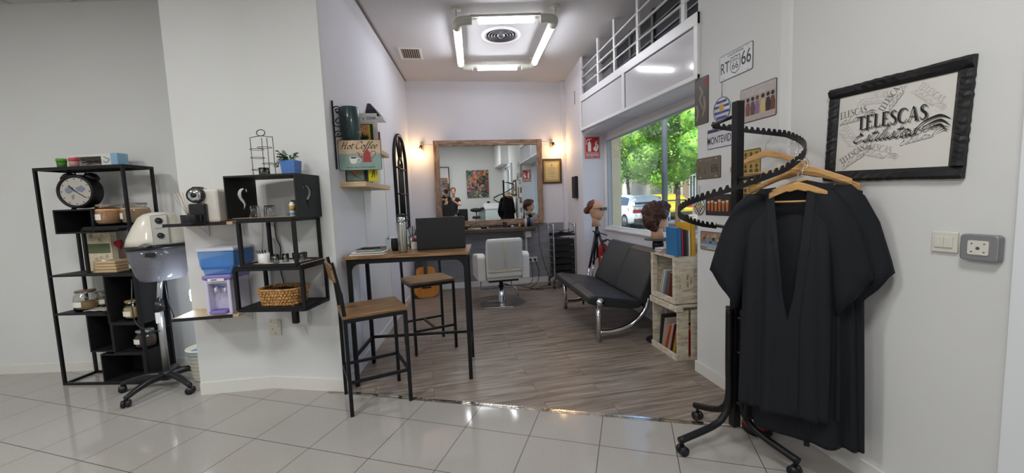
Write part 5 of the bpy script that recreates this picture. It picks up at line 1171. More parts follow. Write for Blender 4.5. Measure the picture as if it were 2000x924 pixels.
for s in (-1, 1): b.prism([(s*.008, .100), (s*.064, .100), (s*.070, .138), (s*.008, .138)], -.108, -.100); b.bar((s*.066, -.10, .13), (s*.085, .02, .125), .004)
b.bar((-.012, -.104, .13), (.012, -.104, .13), .005); b.v = [tuple(M_ @ Vector(p)) for p in b.v]; b.obj('sunglasses', BLKP, t)
# extinguisher half hidden
t = thing('fire_extinguisher', 'red fire extinguisher with black hose behind the tripod', 'fire extinguisher', (2.25, 5.50, .35))
B().lathe([(.001, 0), (.065, 0), (.07, .01), (.07, .36), (.05, .42), (.02, .44), (.001, .44)], seg=28).obj('cylinder', RED, t); B().box(-.065, -.0715, .10, -.0, -.069, .26).obj('paper_label', PAPER, t)
B().cyl((0, 0, .44), (0, 0, .48), .015).box(-.02, -.10, .47, .02, .03, .49).obj('valve', BLKP, t); B().tube(smooth2([(0, -.03, .46), (.03, -.10, .50), (.10, -.13, .42), (.10, -.12, .15)], 6), .010).obj('hose', BLKP, t); B().box(-.03, .06, .05, .03, .085, .35).obj('wall_hook', GREYM, t)

# ================================================================ crates, stand, books
def crate(loc, rz, label, end_slats=2, flip=False, plaque=False):
    """open face toward local -x... opening looks to -x; local x depth, y length, z height"""
    t = thing('wooden_crate', label, 'crate', loc, rz, 'whitewashed fruit crates'); return t
# upper crate: opening faces the alcove (-x), long side along y
CY0, CY1, CX0, CX1 = 3.09, 3.49, 1.915, 2.26
t = thing('wooden_crate', 'upper whitewashed wooden crate with a nameplate, books lying in it', 'crate', (CX0, CY0, .505), 0, 'whitewashed fruit crates')
Wx, Wy, Hz = CX1-CX0, CY1-CY0, .415
def board(b, *a): b.box(*a)
B().box(0, 0, 0, Wx, Wy, .014).obj('bottom_board', CRATEW, t); 
for y0, y1 in ((0, Wy*.46), (Wy*.52, Wy)): B().box(0, y0, Hz-.014, Wx, y1, Hz).obj('top_board', CRATEW, t)
B().box(Wx-.012, .0, .014, Wx, Wy, .19).obj('rear_board', CRATEW, t); B().box(Wx-.012, .0, .22, Wx, Wy, Hz-.014).obj('rear_board', CRATEW, t)
def endwall(y0, y1, cut=True):
    P = [(.045, .014), (Wx*.42, .014), (Wx*.42, Hz-.014), (.045, Hz-.014)]
    b = B(); b.prism([(x, z) for x, z in P], y0, y1); b.obj('end_board', CRATEW, t)
    P = [(Wx*.42, .014), (Wx*.72, .014)]+[(Wx*(.72-.07*sin(pi*(z-.014)/(Hz-.028))), z) for z in [.014+(Hz-.028)*k/10 for k in range(1, 10)]]+[(Wx*.72, Hz-.014), (Wx*.42, Hz-.014)]
    b = B(); b.prism(P, y0, y1); b.obj('end_board', CRATEW, t)
    B().box(Wx*.80, y0, .014, Wx-.014, y1, Hz-.014).obj('end_board', CRATEW, t)
endwall(0, .014); endwall(Wy-.014, Wy)
for y in (-.002, Wy-.036): B().box(-.004, y, -.0, .045, y+.038, Hz).obj('corner_post', CRATEW, t, bev=.003)
B().box(-.006, .036, .0, .010, Wy-.036, .05).obj('front_lip', CRATEW, t)
P = [(.06, .13), (.08, .12), (.16, .13), (.175, .15), (.17, .21), (.175, .27), (.155, .29), (.08, .285), (.06, .27), (.065, .20)]
B().prism(P, -.010, -.001).obj('nameplate', mat('plaque_wood', 'c9bda4', .8, var=.1), t)
text('ALEX  VINO', .03, mat('burnt_ink', '5c4a38', .8), t, .113, .205, -.011, rot=pi/2, sx=.7); text('RESERVA', .017, MATS['burnt_ink'], t, .145, .205, -.011, rot=pi/2)
# lower crate: stands on its side taller, opening to -x
t2 = thing('wooden_crate', 'lower whitewashed wooden crate standing on the floor with folders inside', 'crate', (1.925, 3.07, .001), 0, 'whitewashed fruit crates')
W2x, W2y, H2z = .33, .42, .495
for y in (0, W2y-.014):
    for x0, x1 in ((0, .105), (.135, .235), (.25, .33)): B().box(x0, y, .014, x1, y+.014, H2z-.05).obj('side_board', CRATEW, t2)
B().box(-.02, -.012, H2z-.055, .05, W2y+.02, H2z).obj('top_rail', CRATEW, t2, bev=.004); B().box(.05, 0, H2z-.02, W2x, W2y, H2z).obj('top_board', CRATEW, t2)
B().box(0, 0, .0, W2x, W2y, .014).obj('bottom_board', CRATEW, t2); B().box(-.012, -.005, 0, .01, W2y+.005, .055).obj('bottom_rail', CRATEW, t2, bev=.003)
for z0, z1 in ((.03, .16), (.18, .31), (.33, .45)): B().box(W2x-.012, .014, z0, W2x, W2y-.014, z1).obj('rear_board', CRATEW, t2)
def slimbook(name, cat, label, loc, w_, h_, d_, col, rz=0, rx=0, grp=None):
    """book with spine toward -x: x depth w, y thickness d, z height h; rx leans it along y"""
    t = thing(name, label, cat, loc, rz, grp); M_ = Matrix.Rotation(rx, 4, 'X')
    b = B(); b.box(0, 0, 0, w_, .002, h_, M_); b.box(0, d_-.002, 0, w_, d_, h_, M_); b.box(0, 0, 0, .002, d_, h_, M_); b.obj('cover', mat('cover_'+col, col, .5, var=.04, scale=9), t)
    B().box(.002, .002, .003, w_-.004, d_-.002, h_-.003, M_).obj('pages', PAPER, t); return t
G1 = 'books in the upper crate'
for i, (y, h_, d_, c, rx, la) in enumerate(((3.42, .27, .012, 'd8d5cd', .28, 'cream booklet leaning at the far side of the upper crate'), (3.385, .27, .018, 'cfcfcb', .28, 'light grey book leaning second in the upper crate'), (3.35, .27, .022, '8a8f90', .26, 'grey book leaning in the middle of the upper crate'), (3.31, .27, .012, '4f7f86', .24, 'teal book leaning in the upper crate'), (3.28, .26, .025, '7d4440', .22, 'dark red book leaning in the upper crate'), (3.20, .16, .02, 'd5d0c4', .45, 'low cream book lying nearest in the upper crate'))):
    slimbook('book', 'book', la, (1.95, y-.02, .522), .2, h_*.95, d_, c, 0, -rx*-1, G1)
G2 = 'folders in the lower crate'
for i, (y, h_, d_, c, rx, la) in enumerate(((3.44, .32, .012, '3c3a38', .12, 'dark folder at the far side of the lower crate'), (3.40, .30, .010, 'c9c5bb', .2, 'pale folder leaning second in the lower crate'), (3.35, .27, .012, 'e0662a', .35, 'bright orange folder leaning in the lower crate'), (3.30, .29, .010, 'dcd7cf', .3, 'white magazine leaning in the lower crate'), (3.26, .29, .008, '6d2130', .25, 'burgundy and white magazine leaning in the lower crate'), (3.22, .28, .008, 'd8c54a', .25, 'thin yellow magazine in the lower crate'), (3.14, .25, .02, 'a5222f', .1, 'red book at the near side of the lower crate'))):
    slimbook('folder', 'folder', la, (1.96, y-.02, .018), .2, h_, d_, c, 0, rx, G2)
# on top of the crates
Gt = 'books on top of the crates'
for i, (y, h_, d_, c, rx, la) in enumerate(((3.265, .25, .035, '2d6fa5', .06, 'tall blue book standing first on the crates'), (3.225, .24, .02, 'a32b33', .05, 'red book between blue and black ones on the crates'), (3.198, .23, .022, '2a2a2f', .08, 'black book with a pale spine picture on the crates'), (3.17, .225, .02, '4c4a52', .08, 'dark grey book next to the black one on the crates'), (3.145, .22, .022, 'd8cfb8', .08, 'cream book beside the yellow folder on the crates'))):
    slimbook('book', 'book', la, ((1.99, 2.011, 2.034, 2.055, 2.078)[i], 3.11, .921), .18, h_, d_, c, pi/2, -.02, Gt)
slimbook('folder', 'folder', 'yellow cardboard magazine holder at the near end of the crates', (2.125, 3.11, .921), .22, .29, .042, 'd9a52b', pi/2, -.02)
for k in range(6): single('booklet', B().box(-.07, -.05, 0, .07, .05, .007), mat('booklet_%d' % (k % 3), ('c9c4c8', 'b58f8f', 'd9d6d2')[k % 3], .7), ('lowest pale booklet of the small pile on the crates', 'second booklet from the bottom of the small pile on the crates', 'third booklet from the bottom of the small pile on the crates', 'fourth booklet up in the small pile on the crates', 'fifth booklet up, just under the top of the pile on the crates', 'topmost booklet of the small pile on the crates')[k], 'booklet', (2.0, 3.40, .921+.0078*k), .1*k-.2, 'booklet pile on the crates')
# pedestal stand behind the crates with the second head
t = thing('pedestal_stand', 'round black pedestal stand between the bench and the crates', 'stand', (2.04, 3.585, 0))
B().lathe([(.12, 0), (.12, .012), (.03, .03), (.025, .04)], seg=32).obj('round_base', BLKM, t); B().cyl((0, 0, .03), (0, 0, .93), .022).obj('pole', BLKM, t)
B().lathe([(.05, .93), (.055, .98), (.045, 1.02), (.001, 1.02)], seg=24).obj('collar', BLKP, t); B().lathe([(.001, 1.02), (.128, 1.022), (.13, 1.03), (.128, 1.036), (.001, 1.036)], seg=40).obj('disc', mat('disc_grey', '4a4845', .6), t)
t = thing('mannequin_head', 'training mannequin head with dark brown upswept hair on the pedestal stand', 'mannequin head', (2.04, 3.585, 1.036), radians(118), 'hairdressing mannequin heads')
M_ = Matrix.Translation((0, 0, .09)) @ Matrix.Diagonal((1.15, 1.15, 1.1, 1))
head_mesh(M_).obj('head', SKIN, t); face_bits(t, M_)
hair_blob([((0, .035, .155), .108, (.95, 1.08, .92)), ((0, .10, .09), .07, (1, .9, 1.0)), ((-.03, -.02, .20), .06, (1, 1, .8)), ((.0, .07, .04), .05, (1, .7, 1.1))], M_, HAIR2, t, seed=9, strands=380, amp=.012)
# ================================================================ right wall: framed picture, switches, tin plates
XR = 1.999; RZ = -pi/2
def RW(y, z, off=0): return (XR-off, y, z)
t = thing('framed_picture', 'large black carved frame with repeated black and grey lettering on white', 'framed picture', RW(1.515, 1.715), RZ)
t.rotation_euler = (0, radians(2.2), RZ)
fw_, fh_, bw = .285, .232, .05
carv = mat('carved_black', '1a1a1c', .5, bump=.8, bscale=22)
for bx in ((-fw_, -fh_, fw_, -fh_+bw), (-fw_, fh_-bw, fw_, fh_), (-fw_, -fh_+bw, -fw_+bw, fh_-bw), (fw_-bw, -fh_+bw, fw_, fh_-bw)):
    b = B(); horiz = (bx[2]-bx[0]) > (bx[3]-bx[1]); L = max(bx[2]-bx[0], bx[3]-bx[1]); n = 26; rings = []
    for i in range(n+1):
        u = i/n*L; wv = .0016*sin(u*150)+.0014*sin(u*263+1)
        sec = [(-bw/2-wv*.7, -.001), (-bw/2-wv*.7, -.018), (-bw/4, -.028-wv), (bw/6, -.024+wv), (bw/2, -.012), (bw/2, -.001)]
        r = []
        for a_, d_ in sec:
            if horiz: z = (bx[1]+bx[3])/2+(a_ if bx[1] < 0 else -a_); r.append((bx[0]+u, d_, z))
            else: x = (bx[0]+bx[2])/2+(a_ if bx[0] < 0 else -a_); r.append((x, d_, bx[1]+u))
        rings.append(r)
    b.loft(rings, smooth=False); b.obj('frame_side', carv, t)
B().box(-fw_+bw-.006, -.008, -fh_+bw-.006, fw_-bw+.006, -.003, fh_-bw+.006).obj('print_sheet', mat('print_paper', 'd9d7d1', .6), t)
# roman capitals drawn as thick and thin strokes with serifs
def roman(b, s, x, z, h, y, ang=0, clip=None):
    T, t_ = .17, .055; S_ = []
    adv = {'T': .78, 'E': .72, 'L': .68, 'S': .62, 'C': .82, 'A': .86}
    cx = 0; out = []
    def R(x0, z0, x1, z1): out.append([(cx+x0, z0), (cx+x1, z0), (cx+x1, z1), (cx+x0, z1)])
    def Q(*p): out.append([(cx+a, c) for a, c in p])
    def serif(xc, z0, w_): R(xc-w_, z0, xc+w_, z0+.035)
    def strokes(pts, wd):
        P = smooth2([(p[0], p[1], w_) for p, w_ in zip(pts, wd)], 4)
        for i in range(len(P)-1):
            q = []
            for (a, c_, w_), (dx, dz) in ((P[i], (P[i+1][0]-P[i][0], P[i+1][1]-P[i][1])), (P[i+1], (P[min(i+2, len(P)-1)][0]-P[i][0], P[min(i+2, len(P)-1)][1]-P[i][1]))):
                l = hypot(dx, dz) or 1; q.append(((a-dz/l*w_/2, c_+dx/l*w_/2), (a+dz/l*w_/2, c_-dx/l*w_/2)))
            Q(q[0][0], q[1][0], q[1][1], q[0][1])
    for ch in s:
        if ch == 'T': R(.02, .94, .72, 1.0); R(.29, 0, .29+T, 1); serif(.375, 0, .17); Q((.02, .78), (.06, .78), (.10, .95), (.02, .95)); Q((.72, .78), (.68, .78), (.64, .95), (.72, .95))
        elif ch in 'EL':
            R(.10, 0, .10+T, 1); serif(.18, 0, .16); serif(.18, .965, .16); R(.10, 0, .62, .05); Q((.64, .22), (.60, .22), (.54, .04), (.62, .04))
            if ch == 'E': R(.10, .95, .60, 1.0); Q((.60, .80), (.57, .80), (.51, .96), (.60, .96)); R(.2, .49, .46, .54); R(.44, .42, .48, .62)
        elif ch == 'S': strokes([(.50, .78), (.42, .95), (.27, .98), (.12, .86), (.14, .68), (.30, .53), (.46, .38), (.48, .16), (.32, .02), (.14, .05), (.06, .24)], [.03, .05, .06, .12, .16, .17, .16, .12, .06, .05, .03])
        elif ch == 'C': strokes([(.74, .76), (.66, .93), (.46, .99), (.22, .88), (.10, .52), (.20, .14), (.46, .01), (.66, .08), (.76, .26)], [.03, .06, .06, .13, .18, .13, .06, .05, .03])
        elif ch == 'A': Q((.06, 0), (.10, 0), (.42, 1.0), (.36, 1.0)); Q((.58, 0), (.78, 0), (.46, 1.0), (.36, 1.0)); R(.2, .30, .62, .35); serif(.08, 0, .09); serif(.68, 0, .15)
        cx += adv[ch]
    ca, sa = cos(ang), sin(ang)
    for k, q in enumerate(out):
        P = [(x+(px*ca*.8-pz*sa)*h, z+(px*sa*.8+pz*ca)*h) for px, pz in q]
        if clip and any(abs(p[0]) > clip[0] or abs(p[1]) > clip[1] for p in P): continue
        b.add([(px, y-.00001*k, pz) for px, pz in P], [tuple(range(len(P)))])
def logo(h, x, z, ang, col, y, clip=(.229, .176)):
    b = B(); roman(b, 'TELESCAS', x, z, h, y, ang, clip)
    ca, sa = cos(ang), sin(ang); b2 = B(); cx = .0; s = h*.98
    v0 = len(b2.v)
    tmp = B(); tmp.v = []; x2 = script(tmp, 'Estilistas', 0, 0, s, h*.105, 0, .45, .9)
    for sw_ in ([(4.5, .2), (5.0, .95), (6.0, 1.35), (6.7, .9)], [(4.8, .25), (5.4, .78), (6.1, .95), (6.6, .45)], [(5.1, .3), (5.6, .5), (6.1, .58), (6.4, .1)]):
        tmp.rib([(a*h*.93, c*h*.8) for a, c in sw_], [h*.01, h*.06, h*.17, h*.01], 0)
    ox, oz = x-h*.55, z-h*.98
    base_ = (x+sa*h*.98-ca*h*.3, z-ca*h*.98-sa*h*.3)
    for f in tmp.f:
        P = [(base_[0]+tmp.v[i][0]*ca-tmp.v[i][2]*sa, base_[1]+tmp.v[i][0]*sa+tmp.v[i][2]*ca) for i in f]
        if any(abs(p[0]) > clip[0] or abs(p[1]) > clip[1] for p in P): continue
        b.add([(px, y-.0004, pz) for px, pz in P], [tuple(range(len(P)))])
    return b
inkK = mat('logo_black', '1b1a1c', .5); inkG = mat('logo_grey', '6d6b6a', .6); inkL = mat('logo_light', 'a9a6a1', .6); inkP = mat('logo_pale', 'c4c1bb', .6)
logo(.062, -.140, .012, 0.02, 0, -.0095).obj('logo_print', inkK, t, fix=False)
logo(.062, -.134, .007, 0.02, 0, -.0090).obj('logo_shadow', inkG, t, fix=False)
for h, x, z, a, m_ in ((.032, -.245, .075, .10, inkG), (.027, -.03, .075, .95, inkG), (.029, .055, -.055, .20, inkG), (.028, -.205, -.15, .55, inkG), (.030, -.115, -.075, -.28, inkL), (.028, -.14, .155, -.10, inkP), (.026, .10, .155, -.75, inkP), (.028, -.215, .035, -.9, inkP)):
    logo(h, x, z, a, 0, -.0086).obj('logo_print', m_, t, fix=False)
# switch and sensor
t = thing('light_switch', 'white double light switch on the wall below the framed picture', 'light switch', RW(1.288, 1.219), RZ)
B().box(-.043, -.010, -.042, .043, 0, .042).obj('plate', mat('switch_ivory', 'd8d6cb', .35), t, bev=.004); B().box(-.030, -.015, -.022, -.0005, -.010, .022).box(.0005, -.015, -.022, .030, -.010, .022).obj('rockers', MATS['switch_ivory'], t, bev=.002)
t = thing('control_box', 'grey rounded control box with a small round-button face right of the light switch', 'control', RW(1.170, 1.209), RZ)
P = rrect(.056, .050, .014)
B().prism(P, -.030, 0).obj('housing', mat('silver_plastic', '8f9093', .35, metal=.3), t, bev=.005); B().prism(rrect(.030, .027, .006), -.033, -.030).obj('white_face', mat('switch_ivory', 'd8d6cb', .35), t)
b = B(); b.disc(0, -.002, .006, -.0335); [b.disc(x, z, .0028, -.0335) for x, z in ((-.018, .015), (.018, .015), (-.018, -.016), (.018, -.016))]; b.obj('buttons', mat('button_grey', '55565a', .5), t)
# ---- tin plates on the pier
XR = 1.9695
def tin(name, label, y0, y1, z0, z1, col, rot=0, edge='2a2826', metal=.0, rough=.4, cat='sign', r=.012):
    t = thing(name, label, cat, RW((y0+y1)/2, (z0+z1)/2), RZ, 'tin plates on the pier'); t.rotation_euler = (0, rot, RZ)
    w_, h_ = abs(y1-y0)/2, abs(z1-z0)/2
    B().prism(rrect(w_, h_, r), -.0025, 0).obj('rim', mat('edge_'+edge, edge, .5), t); B().prism(rrect(w_-.004, h_-.004, r*.8), -.0032, -.0024).obj('face', mat('face_'+col, col, rough, metal=metal, var=.08, scale=10), t)
    return t, w_, h_
blkink = mat('plate_ink', '242326', .5)
t, w_, h_ = tin('license_plate', 'white embossed plate reading RT 66 with a route shield, topmost on the pier', 2.61, 2.30, 2.235, 2.41, 'd4d6d8')
text('RT', .105, blkink, t, -.100, -.006, -.0036, sx=.72, bold=.0006); text('66', .125, blkink, t, .098, .004, -.0036, sx=.72, bold=.0006); text('CALIFORNIA', .026, blkink, t, 0, .068, -.0036); 
sh = [(-.042, .05), (-.022, .044), (0, .05), (.022, .044), (.042, .05), (.046, .02), (.05, -.02), (.035, -.052), (0, -.068), (-.035, -.052), (-.05, -.02), (-.046, .02)]
B().add([(x, -.0036, z) for x, z in sh], [tuple(range(12))]).obj('shield', blkink, t); B().add([(x*.9, -.0039, z*.9-.001) for x, z in sh], [tuple(range(12))]).obj('shield_field', mat('face_d4d6d8', 'd4d6d8'), t)
text('66', .062, blkink, t, 0, -.018, -.0042); text('ROUTE', .016, blkink, t, 0, .027, -.0042); b = B(); b.rect(-.045, .016, .045, .019, -.0042); b.obj('shield_line', blkink, t)
b = B(); [b.rect(x-.010, z-.002, x+.010, z+.002, -.0036) for x in (-.11, .11) for z in (-.076, .076)]; b.obj('slots', GREYM, t)
t, w_, h_ = tin('vintage_photo_plate', 'dark brown vintage photo plate hanging over the window corner', 2.895, 2.73, 1.985, 2.335, '4b443d', edge='2b2622')
b = B(); b.rib([(-.03, .12), (.01, .06), (-.02, .02), (.02, -.06)], [.01, .03, .02, .01], -.0036); b.rib([(.03, .03), (.04, -.05), (.01, -.12)], [.02, .03, .01], -.0036); b.rib([(-.06, -.02), (-.04, -.08), (-.06, -.14)], .02, -.0036); b.obj('figure_print', mat('sepia', '857b6c', .6), t, fix=False)
B().rect(.03, .10, .07, .16, -.0036).obj('red_patch', mat('dull_red', '8a3438', .6), t)
# round flag plaque on a chain
def roundel(label, y, z, r, nm='round_plaque'):
    t = thing(nm, label, 'plaque', RW(y, z), RZ, 'round plaques on the pier'); B().lathe([(r, 0), (r, .004), (.001, .004)], seg=40, M=Matrix.Rotation(pi/2, 4, 'X')).obj('disc', mat('plaque_white', 'd8d9dc', .4), t)
    B().tube([(r*cos(a), -.003, r*sin(a)) for a in [2*pi*k/40 for k in range(40)]], .004, 6, closed=True).obj('metal_rim', GREYM, t); B().tube([(0, -.003, r), (0, -.003, r+.10)], .002, 5).obj('hanging_chain', GREYM, t); return t
t = roundel('round blue and white striped plaque with a golden sun, hanging from a chain', 2.585, 2.045, .085)
b = B()
for z in (-.055, -.018, .022, .055):
    hw_ = sqrt(.082**2-z*z); hw2 = sqrt(max(0, .082**2-(abs(z)+.009)**2)); b.add([(-hw2, -.0045, z-.009), (hw2, -.0045, z-.009), (hw2, -.0045, z+.009), (-hw2, -.0045, z+.009)], [(0, 1, 2, 3)])
b.obj('blue_stripes', mat('flag_blue', '2b3f8f', .5), t)
b = B(); b.disc(0, .015, .022, -.0052); 
for k in range(16): a = 2*pi*k/16; b.add([(.018*cos(a-.15), -.005, .015+.018*sin(a-.15)), (.018*cos(a+.15), -.005, .015+.018*sin(a+.15)), (.045*cos(a), -.005, .015+.045*sin(a))], [(0, 1, 2)])
b.obj('sun_print', mat('sun_gold', 'c9a23c', .5), t)
t = roundel('round yellow and dark plaque with patchwork pictures low on the pier', 2.835, 1.355, .065)
b = B(); random.seed(21)
for i in range(7):
    for j in range(7):
        x, z = (i-3)*.016, (j-3)*.016
        if hypot(x, z) < .05 and (i+j) % 2: b.rect(x-.008, z-.008, x+.008, z+.008, -.0045)
b.obj('patch_print', mat('patch_dark', '4a3b34', .5), t); b = B(); b.rect(-.03, -.02, .0, .01, -.0048); b.rect(.01, .0, .035, .02, -.0048); b.obj('yellow_print', mat('patch_gold', 'c7a544', .5), t)
# figures seen from behind: plain generic photo
t, w_, h_ = tin('photo_plate', 'wide photo plate of people seated in a row seen from behind', 2.405, 2.11, 1.905, 2.125, 'a79d98', edge='3a3532')
B().rect(-w_+.006, .05, w_-.006, h_-.006, -.0035).obj('background_print', mat('haze_pink', 'b9b0ad', .6, var=.1, scale=20), t); B().rect(-w_+.006, -h_+.006, w_-.006, -.065, -.0035).obj('ground_print', mat('pool_edge', 'b3a79e', .6), t)
for i, (x, c1, c2) in enumerate(((-.118, 'a98a6a', '6a4a38'), (-.078, '7a4f48', '2c2320'), (-.038, '5e4852', '2f2522'), (.0, '8a6a86', '6b3a24'), (.045, 'c9b36e', '241d1b'), (.085, '3a2c30', '33241d'), (.12, '6b4232', '2c2220'))):
    b = B(); b.prism([(x-.017, -.07), (x+.017, -.07), (x+.019, -.02), (x+.012, .012), (x-.012, .012), (x-.019, -.02)], -.0038, -.0036); b.obj('figure_print', mat('fig_'+c1, c1, .6), t)
    b = B(); b.disc(x, .03, .013, -.0040); b.obj('hair_print', mat('hairp_'+c2, c2, .6), t)
t, w_, h_ = tin('name_plate', 'white plate with navy top band and black city lettering behind the rack pole', 2.74, 2.42, 1.782, 1.925, 'c9cbd2', edge='25262e')
B().rect(-w_+.005, h_-.026, w_-.005, h_-.005, -.0035).obj('navy_band', mat('navy_ink', '23264a', .5), t); text('MONTEVIDEO', .075, blkink, t, .0, -.015, -.0037, sx=.66, bold=.0004); text('URUGUAY', .016, mat('plate_white', 'd8d8d8'), t, 0, h_-.016, -.0038)
t, w_, h_ = tin('worn_plate', 'worn grey-brown embossed plate with faded numbers 696', 2.87, 2.59, 1.565, 1.728, '6b6459', edge='37332d', metal=.4)
text('E', .06, blkink, t, -.105, -.01, -.0036, sx=.8); text('L', .06, blkink, t, -.03, -.02, -.0036, sx=.8); text('696', .09, blkink, t, .075, -.01, -.0036, sx=.62); text('ILLINOIS', .02, mat('faded_ink', '8a8377', .6), t, 0, .058, -.0036)
b = B(); [b.disc(x, z, .005, -.0037) for x in (-.09, .09) for z in (-.065, .065)]; b.obj('screw_heads', mat('plate_white', 'd8d8d8'), t)
t, w_, h_ = tin('portrait_grid_plate', 'golden-brown plate printed with a grid of small dark portraits', 2.425, 2.225, 1.41, 1.73, 'b49a4e', edge='5a4a28')
b2 = B()
for i in range(4):
    for j in range(4):
        b = B(); x, z = -.071+.047*i, -.118+.078*j
        b.disc(x, z+.012, .014, -.0037, n=12, sx=.85); b.prism([(x-.017, z-.03), (x+.017, z-.03), (x+.012, z-.006), (x-.012, z-.006)], -.0038, -.0036)
        b.obj('portrait_print', mat('sepia_dark', '5a4228', .6), t)
        b2.rect(x-.022, z-.037, x-.0205, z+.036, -.0036); b2.rect(x-.022, z+.036, x+.022, z+.0385, -.0036)
b2.obj('grid_lines', mat('sepia_line', '3f2f1e', .6), t)
t, w_, h_ = tin('beer_plate', 'dark plate with a row of amber beer glasses', 2.757, 2.485, 1.29, 1.445, '33282a', edge='1d1a1b')
b = B(); b2 = B()
for i in range(6):
    x = -.10+.04*i; hh = (.075, .08, .07, .085, .075, .08)[i]; b.prism([(x-.009, -.045), (x+.009, -.045), (x+.014, -.045+hh*.8), (x-.014, -.045+hh*.8)], -.0038, -.0036); b2.rect(x-.014, -.045+hh*.8, x+.014, -.045+hh, -.0039)
b.obj('beer_prints', mat('beer_amber', 'c06a2c', .5, var=.3, scale=14), t); b2.obj('foam_prints', mat('foam', 'd9c29a', .6), t); text('CERVEZAS', .016, mat('dull_red', '8a3438'), t, 0, .055, -.0037)
t, w_, h_ = tin('street_scene_plate', 'colourful street-scene plate low on the pier behind the robes', 2.82, 2.55, 1.02, 1.165, '8a7f78', edge='2b2724')
random.seed(8)
for c in ('a85a3c', 'c9a050', '5f8fb0', '3d3a3c'):
    b = B(); [b.rect(x, z, x+random.uniform(.018, .035), z+random.uniform(.01, .03), -.0036-.00001*k) for k, (x, z) in enumerate([(random.uniform(-w_+.01, w_-.045), random.uniform(-.02, h_-.04)) for _ in range(9)])]; b.obj('house_prints', mat('pr_'+c, c, .6), t)
B().rect(-w_+.006, -h_+.03, w_-.006, -.025, -.0035).obj('water_print', mat('water_print', '86aecb', .5), t); text('CAMINITO', .024, WHITE, t, 0, -h_+.018, -.004)
XR = 1.999
# ================================================================ spiral coat rack
RX, RY, RRAD = 1.59, 1.96, .30
t = thing('coat_rack', 'black spiral garment rack with notched helical rail on castors', 'coat rack', (RX, RY, 0))
B().bar((0, 0, .10), (0, 0, 1.945), .045, .045).obj('pole', BLK, t, bev=.004)
keys = [(78, 1.875), (45, 1.835), (0, 1.77), (-45, 1.665), (-90, 1.555), (-135, 1.475), (-180, 1.41), (-225, 1.335), (-270, 1.265), (-287, 1.25)]
def hz(a):
    for (a0, z0), (a1, z1) in zip(keys, keys[1:]):
        if a <= a0 and a >= a1: return z0+(z1-z0)*(a0-a)/(a0-a1)
    return keys[-1][1]
b = B(); rings = []; N = 630
for i in range(N+1):
    a = 78-365*i/N; z = hz(a); ph = (i % 10)/10; nt_ = .0 if ph < .35 else (.019*sin(pi*(ph-.35)/.65)**.7)
    c, s_ = cos(radians(a)), sin(radians(a)); top_ = z+.019-nt_
    rings.append([((RRAD-.004)*c, (RRAD-.004)*s_, z-.020), ((RRAD+.004)*c, (RRAD+.004)*s_, z-.020), ((RRAD+.004)*c, (RRAD+.004)*s_, top_), ((RRAD-.004)*c, (RRAD-.004)*s_, top_)])
b.loft(rings, smooth=False); b.obj('notched_spiral', BLK, t)
for a in (78, -105, -287):
    z = hz(a); c, s_ = cos(radians(a)), sin(radians(a)); B().tube([(0, 0, z), (RRAD*c, RRAD*s_, z)], .010, 10).obj('spoke', BLK, t)
feet = ((-.375, -.04), (-.063, .28), (.10, -.33), (.34, .15))
for k, (fx, fy) in enumerate(feet):
    L = hypot(fx, fy); ux, uy = fx/L, fy/L; r0 = .042
    lg = B().tube(smooth2([(ux*r0, uy*r0, .80), (ux*r0, uy*r0, .5), (ux*r0, uy*r0, .26), (ux*.08, uy*.08, .17), (ux*.16, uy*.16, .125), (ux*L, uy*L, .085)], 6), .019, 12).obj('leg', BLK, t)
    b = B(); ex, ey = ux*(L-.02), uy*(L-.02); b.cyl((ex, ey, .05), (ex, ey, .09), .008)
    for s_ in (-1, 1): b.cyl((ex-s_*.008*uy, ey+s_*.008*ux, .027), (ex-s_*.024*uy, ey+s_*.024*ux, .027), .027, seg=18)
    b.obj('caster', BLKP, lg)
b = B()
for z in (.25, .55, .75): b.cyl((-.05, 0, z), (.05, 0, z), .008); b.cyl((0, -.05, z), (0, .05, z), .008)
b.obj('bolts', BLK, t)
def hanger(label, loc, rz, hw=.20, bar=True, thick=.010, hook=True, roll=0, drop=.30):
    t = thing('wooden_hanger', label, 'hanger', loc, rz, 'wooden hangers on the spiral rack'); t.rotation_euler = (0, roll, rz)
    P = []; n = 16
    for i in range(n+1):
        x = -hw+2*hw*i/n; u = abs(x)/hw; P.append((x, -.005-hw*.42*(u**1.25)))
    Q_ = [(x, z-(.038 if abs(x) < hw*.3 else .03)-(.0 if abs(x) > hw*.12 else .0)) for x, z in reversed(P)]
    b = B()
    rings = [[(p[0], -thick, p[1]), (p[0], thick, p[1]), (q[0], thick, q[1]), (q[0], -thick, q[1])] for p, q in zip(P, reversed(Q_))]
    b.loft(rings, smooth=False); b.obj('wooden_arms', HANGW, t, bev=.004)
    if bar: B().cyl((-hw*.82, 0, -.005-hw*.42-.045), (hw*.82, 0, -.005-hw*.42-.045), .0045).obj('trouser_bar', HANGW, t)
    if hook: B().tube(smooth2([(0, 0, -.01), (0, 0, .03), (.018, 0, .05), (.024, 0, .075), (.008, 0, .098), (-.014, 0, .09), (-.018, 0, .075)], 5), .0018, 6).obj('wire_hook', CHROME, t)
    return t
fab = mat('navy_black_fabric', '0d1017', .8, var=.1, scale=3, bump=.1, bscale=300)
